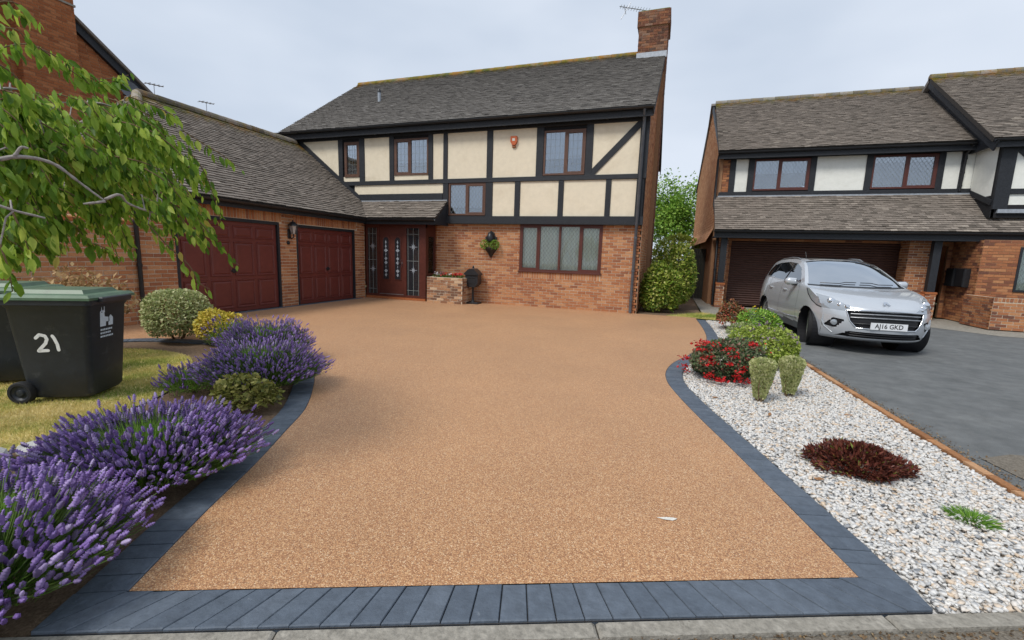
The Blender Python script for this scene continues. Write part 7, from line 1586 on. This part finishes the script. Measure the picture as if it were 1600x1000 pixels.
def car_mesh(name, quads, m, off=0., parent=car, angle=38, label=None):
    V = np.array(quads).reshape(-1, 3); W3 = CF.o+V[:, :1]*CF.u+V[:, 1:2]*CF.v+V[:, 2:3]*CF.w
    bm = bmesh.new(); vs = [bm.verts.new(p) for p in W3]
    for i in range(0, len(vs), 4):
        try: bm.faces.new(vs[i:i+4])
        except ValueError: pass
    bmesh.ops.remove_doubles(bm, verts=bm.verts, dist=.0012); bmesh.ops.dissolve_degenerate(bm, edges=bm.edges, dist=.0004)
    c = Vector(CF(2.3, 0, .8)); bmesh.ops.recalc_face_normals(bm, faces=bm.faces)
    s = sum((f.calc_center_median()-c).dot(f.normal) for f in bm.faces)
    if s < 0: bmesh.ops.reverse_faces(bm, faces=bm.faces)
    if off:
        bm.normal_update()
        for v in bm.verts: v.co += v.normal*off
    me = bpy.data.meshes.new(name); bm.to_mesh(me); bm.free(); me.materials.append(MT[m]); me.shade_smooth(); me.set_sharp_from_angle(angle=R_(angle)); o = link(name, me, parent)
    if label: o['label'] = label
    return o
body = car_mesh('body', parts['body'], 'car_paint')
car_mesh('windscreen', parts['screen'], 'car_glass', -.004); car_mesh('roof_glass', parts['roof_glass'], 'car_side_glass', .001); car_mesh('rear_screen', parts['rear_screen'], 'car_side_glass', -.004)
car_mesh('cowl', parts['cowl'], 'black_plastic', -.004); car_mesh('window_trim', parts['trim'], 'black_plastic', -.001)
for k in ('0l', '1l', '2l', '0r', '1r', '2r'): car_mesh('side_window', parts['side'+k], 'car_side_glass', -.004)
car_mesh('sill_trim', parts['sill'], 'grey_plastic', .003)
grille = car_mesh('grille', parts['grille'], 'ink', -.03); intake = car_mesh('lower_intake', parts['intake'], 'ink', -.03)
fogs = car_mesh('fog_recess', parts['fog'], 'ink', -.02)
for k in ('lamp_l', 'lamp_r'):
    hl = car_mesh('headlight', parts[k], 'lamp_glass', -.002); sg = -1 if k == 'lamp_l' else 1
    mb = MB(); mb.tube([CF(x, sg*(yside(x, z)+.002), z) for x, z in ((.50, .722), (.62, .75), (.80, .825), (1.0, .925), (1.16, 1.02))], .008, 6); mb.build('lamp_trim', 'ink', hl)
    for (x, y, z, r) in ((.25, .53, .765, .04), (.335, .60, .785, .05), (.46, .70, .84, .058)):
        mb = MB(); F = Fr(CF(x-.03, sg*y, z), CF.v, CF.w, -CF.u); mb.lathe(F, [(r, -.05), (r, 0), (r*.8, .012), (0, .02)], 14); mb.build('lamp_bowl', 'chrome', hl, angle=40)
def nose_x(y, z):
    i = int(np.argmin(np.abs(grid[:nfront, NT, 2]-z))); j = int(np.argmin(np.abs(grid[i, :, 1]-y))); return grid[i, j, 0]
def curve_bar(name, pts, rad, m, parent): mb = MB(); mb.tube([CF(*p) for p in pts], rad, 8); return mb.build(name, m, parent, angle=50)
def bar(name, y0, y1, z0, z1, off, rad, m, parent):
    pts = []
    for k in np.linspace(0, 1, 13):
        y = y0+(y1-y0)*k; z = z0+(z1-z0)*math.sin(math.pi*k); pts.append((nose_x(y, z)+off, y, z))
    return curve_bar(name, pts, rad, m, parent)
bar('grille_bar', -.56, .56, .712, .735, -.004, .016, 'chrome', grille)
for z in (.66, .60, .50): bar('grille_slat', -.50, .50, z, z+.012, .012, .011, 'steel' if z > .55 else 'black_plastic', grille)
bar('grille_surround', -.43, .43, .428, .428, -.002, .011, 'chrome', grille)
for s in (-1, 1):
    curve_bar('grille_edge', [(nose_x(s*y, z)-.003, s*y, z) for y, z in ((.555, .71), (.535, .62), (.51, .54), (.465, .475), (.42, .43))], .010, 'chrome', grille)
    mb = MB(); F = Fr(CF(nose_x(.68, .49)+.005, s*.68, .485), CF.v, CF.w, -CF.u); mb.lathe(F, [(.05, -.03), (.05, .005), (.042, .014), (.0, .018)], 14); mb.build('fog_lamp', 'lamp_glass', fogs, angle=40)
    curve_bar('bumper_blade', [(nose_x(s*y, z)-.002, s*y, z) for y, z in ((.80, .60), (.81, .50), (.77, .40), (.67, .30))], .014, 'car_paint', fogs)
for z in (.295, .335): bar('intake_slat', -.48, .48, z, z, .015, .008, 'black_plastic', intake)
# number plate and emblem
PX_ = CF(nose_x(0, .485)-.012, 0, .485); PF2 = Fr(PX_, CF.v, CF.w, -CF.u)
plate = part_box(car, 'number_plate', 'plate_white', PF2, -.26, .26, -.056, .056, -.012, .004)
def text_mesh(s, size, F, a, b, c, parent, name, m, sx=1.0):
    cu = bpy.data.curves.new('lettering', 'FONT'); cu.body = s; cu.size = size; cu.align_x = 'CENTER'; cu.align_y = 'CENTER'; cu.extrude = .0008; cu.resolution_u = 3; cu.offset = size*.012
    o = bpy.data.objects.new('lettering', cu); COL.objects.link(o); bpy.context.view_layer.update(); dg = bpy.context.evaluated_depsgraph_get(); me = bpy.data.meshes.new_from_object(o.evaluated_get(dg)); bpy.data.objects.remove(o)
    for v in me.vertices: v.co = Vector(F(a+v.co.x*sx, b+v.co.y, c+v.co.z))
    me.materials.clear(); me.materials.append(MT[m]); return link(name, me, parent)
text_mesh('AJ16 GKD', .105, PF2, 0, 0, .0055, plate, 'plate_lettering', 'ink', .88)
mb = MB(); ex = nose_x(0, .83); EF = Fr(CF(.185, 0, .845), CF.v, unit(np.cross(CF.v, -unit(np.cross(CF.v, CF.u*.93+CF.w*.38)))), (0, 0, 0)); EF.w = np.cross(EF.u, EF.v)
if EF.w[2] < 0: EF.v = -EF.v; EF.w = -EF.w
for poly in ([(-.045, -.05), (-.02, -.055), (-.01, 0), (-.03, .01)], [(-.03, .0), (.035, .0), (.045, .045), (.01, .06), (-.02, .045)], [(.01, .0), (.04, .0), (.05, -.05), (.025, -.055)]): mb.prism(EF, poly, .0, .012)
mb.build('emblem', 'chrome', car)
# wheels: the front pair is turned towards the camera
def wheel(x, sg, steer, label=None):
    c = CF(x, sg*.745, .322); ax = CF.v*sg; up = CF.w; fw = CF.u; ca, sa = math.cos(steer), math.sin(steer); axr = ax*ca+fw*sa*sg; fwr = unit(np.cross(axr, up)); F = Fr(c, fwr, up, axr)
    mb = MB(); mb.lathe(F, [(.20, -.10), (.27, -.112), (.312, -.10), (.322, -.08), (.323, -.02), (.318, -.018), (.318, -.010), (.323, -.008), (.323, .08), (.312, .10), (.27, .112), (.225, .10)], 40); w = mb.build('wheel', 'rubber', car, angle=40, fix=True)
    mb = MB(); mb.lathe(F, [(.226, .10), (.21, .085), (.205, .02), (.20, -.09)], 30); rim = mb.build('rim', 'alloy', w, angle=40, fix=False)
    mb = MB()
    for k in range(5):
        a = 2*math.pi*k/5+.3; d = (math.cos(a), math.sin(a)); e = (-d[1], d[0]); mb.add([F(d[0]*r+e[0]*h, d[1]*r+e[1]*h, z) for r, hw, z in ((.03, .032, .09), (.212, .045, .075)) for h, z2 in ((-hw, 0), (hw, 0))]+[F(d[0]*r+e[0]*h, d[1]*r+e[1]*h, z-.03) for r, hw, z in ((.03, .032, .09), (.212, .045, .075)) for h in (-hw, hw)], [(0, 1, 3, 2), (4, 6, 7, 5), (0, 2, 6, 4), (1, 5, 7, 3), (2, 3, 7, 6)])
    mb.lathe(F, [(.0, .10), (.035, .098), (.04, .085), (.04, .05)], 14); mb.build('spokes', 'alloy', w)
    mb = MB(); mb.lathe(F, [(.0, -.02), (.205, -.02), (.21, -.04)], 24); mb.build('brake_disc', 'ink', w, fix=False)
    fw0 = Fr(CF(x, sg*.50, .325), CF.u, CF.w, CF.v*sg); mb = MB(); mb.lathe(fw0, [(.0, 0), (WR+.004, 0), (WR+.004, .24), (WR+.001, .40)], 36); mb.build('wheel_arch', 'ink', car, fix=False)
for x, st in ((.93, R_(17)), (3.66, 0.)):
    for sg in (-1, 1): wheel(x, sg, -st)
# mirrors, handles, shut lines, rails, wipers, underside
for s in (-1, 1):
    y0 = yside(1.78, 1.10); mb = MB(); F = Fr(CF(1.78, s*(y0+.12), 1.12), CF.v*s, CF.w, -CF.u)
    mb.add([F(a*k, b*k, c) for c, k in ((-.05, .55), (-.02, 1.), (.04, 1.), (.085, .6)) for a, b in ((-.10, -.06), (.06, -.075), (.115, -.04), (.12, .04), (.07, .075), (-.09, .065))], [(i*6+j, i*6+(j+1) % 6, (i+1)*6+(j+1) % 6, (i+1)*6+j) for i in range(3) for j in range(6)]+[(18, 19, 20, 21, 22, 23), (5, 4, 3, 2, 1, 0)])
    mr_ = mb.build('door_mirror', 'car_paint', car, angle=60); part_box(mr_, 'mirror_foot', 'black_plastic', F, -.17, -.02, -.085, -.045, -.02, .05, cham=.01)
    for x in (2.30, 3.25):
        z = .93; y = yside(x, z); mb = MB(); mb.tube([CF(x-.10, s*(y+.002), z), CF(x-.08, s*(y+.028), z), CF(x+.08, s*(y+.028), z+.004), CF(x+.10, s*(y+.002), z+.004)], .012, 8); mb.build('door_handle', 'car_paint', car, angle=50)
    for line in ([(1.50, .36), (1.47, .7), (1.52, .95), (1.64, 1.10)], [(2.56, .36), (2.55, .7), (2.57, 1.10)], [(3.38, .82), (3.45, 1.0), (3.48, 1.13)]):
        pts = cat_rom(line, 5); mb = MB()
        for p, q in zip(pts, pts[1:]):
            w = .004; mb.add([CF(p[0]-w, s*(yside(*p)+.0012), p[1]), CF(p[0]+w, s*(yside(*p)+.0012), p[1]), CF(q[0]+w, s*(yside(*q)+.0012), q[1]), CF(q[0]-w, s*(yside(*q)+.0012), q[1])], [(0, 1, 2, 3)])
        mb.build('shut_line', 'ink', car, fix=False)
    mb = MB(); pr = [(x, np.interp(x, [1.36, 2.1, 3.3, 3.9], [.42, .405, .42, .43])) for x in np.linspace(1.38, 3.25, 12)]
    mb.tube([CF(x, s*(yside(x, z)+.004), z) for x, z in pr], .011, 6); mb.build('door_moulding', 'chrome', car, angle=50)
    mb = MB(); mb.tube([CF(x, s*(.575+.03*k), z) for x, z, k in ((2.5, 1.56, 0), (2.65, 1.60, .2), (3.0, 1.615, .3), (3.6, 1.585, .2), (3.95, 1.53, 0))], .015, 8); mb.build('roof_rail', 'steel', car, angle=50)
    mb = MB(); pts = [(x, yside(x, z)+.001, z) for x, z in zip(np.linspace(1.66, 4.08, 16), np.interp(np.linspace(1.66, 4.08, 16), [1.63, 2.0, 3.0, 4.1], [1.105, 1.09, 1.115, 1.175]))]; mb.tube([CF(x, s*y, z) for x, y, z in pts], .007, 6); mb.build('window_moulding', 'chrome', car, angle=50)
for y0, y1 in ((-.62, -.02), (.58, .02)):
    mb = MB(); i0, i1 = i_cowl, i_cowl+9; pts = []
    for k in np.linspace(0, 1, 7):
        y = y0+(y1-y0)*k; i = int(i_cowl+1+1.6*k); j = int(np.argmin(np.abs(grid[i, :, 1]-y))); pts.append(CF(*(grid[i, j]+np.array([-.012, 0, .016]))))
    mb.tube(pts, .008, 6); mb.build('wiper', 'black_plastic', car)
mb = MB(); mb.box(CF, .6, 4.2, -.72, .72, .18, .24); mb.build('underbody', 'ink', car)
pl_ = MB(); pl_.tube([CF(3.9, 0, 1.58), CF(4.05, 0, 1.78)], .006, 5); pl_.build('radio_mast', 'black_plastic', car)
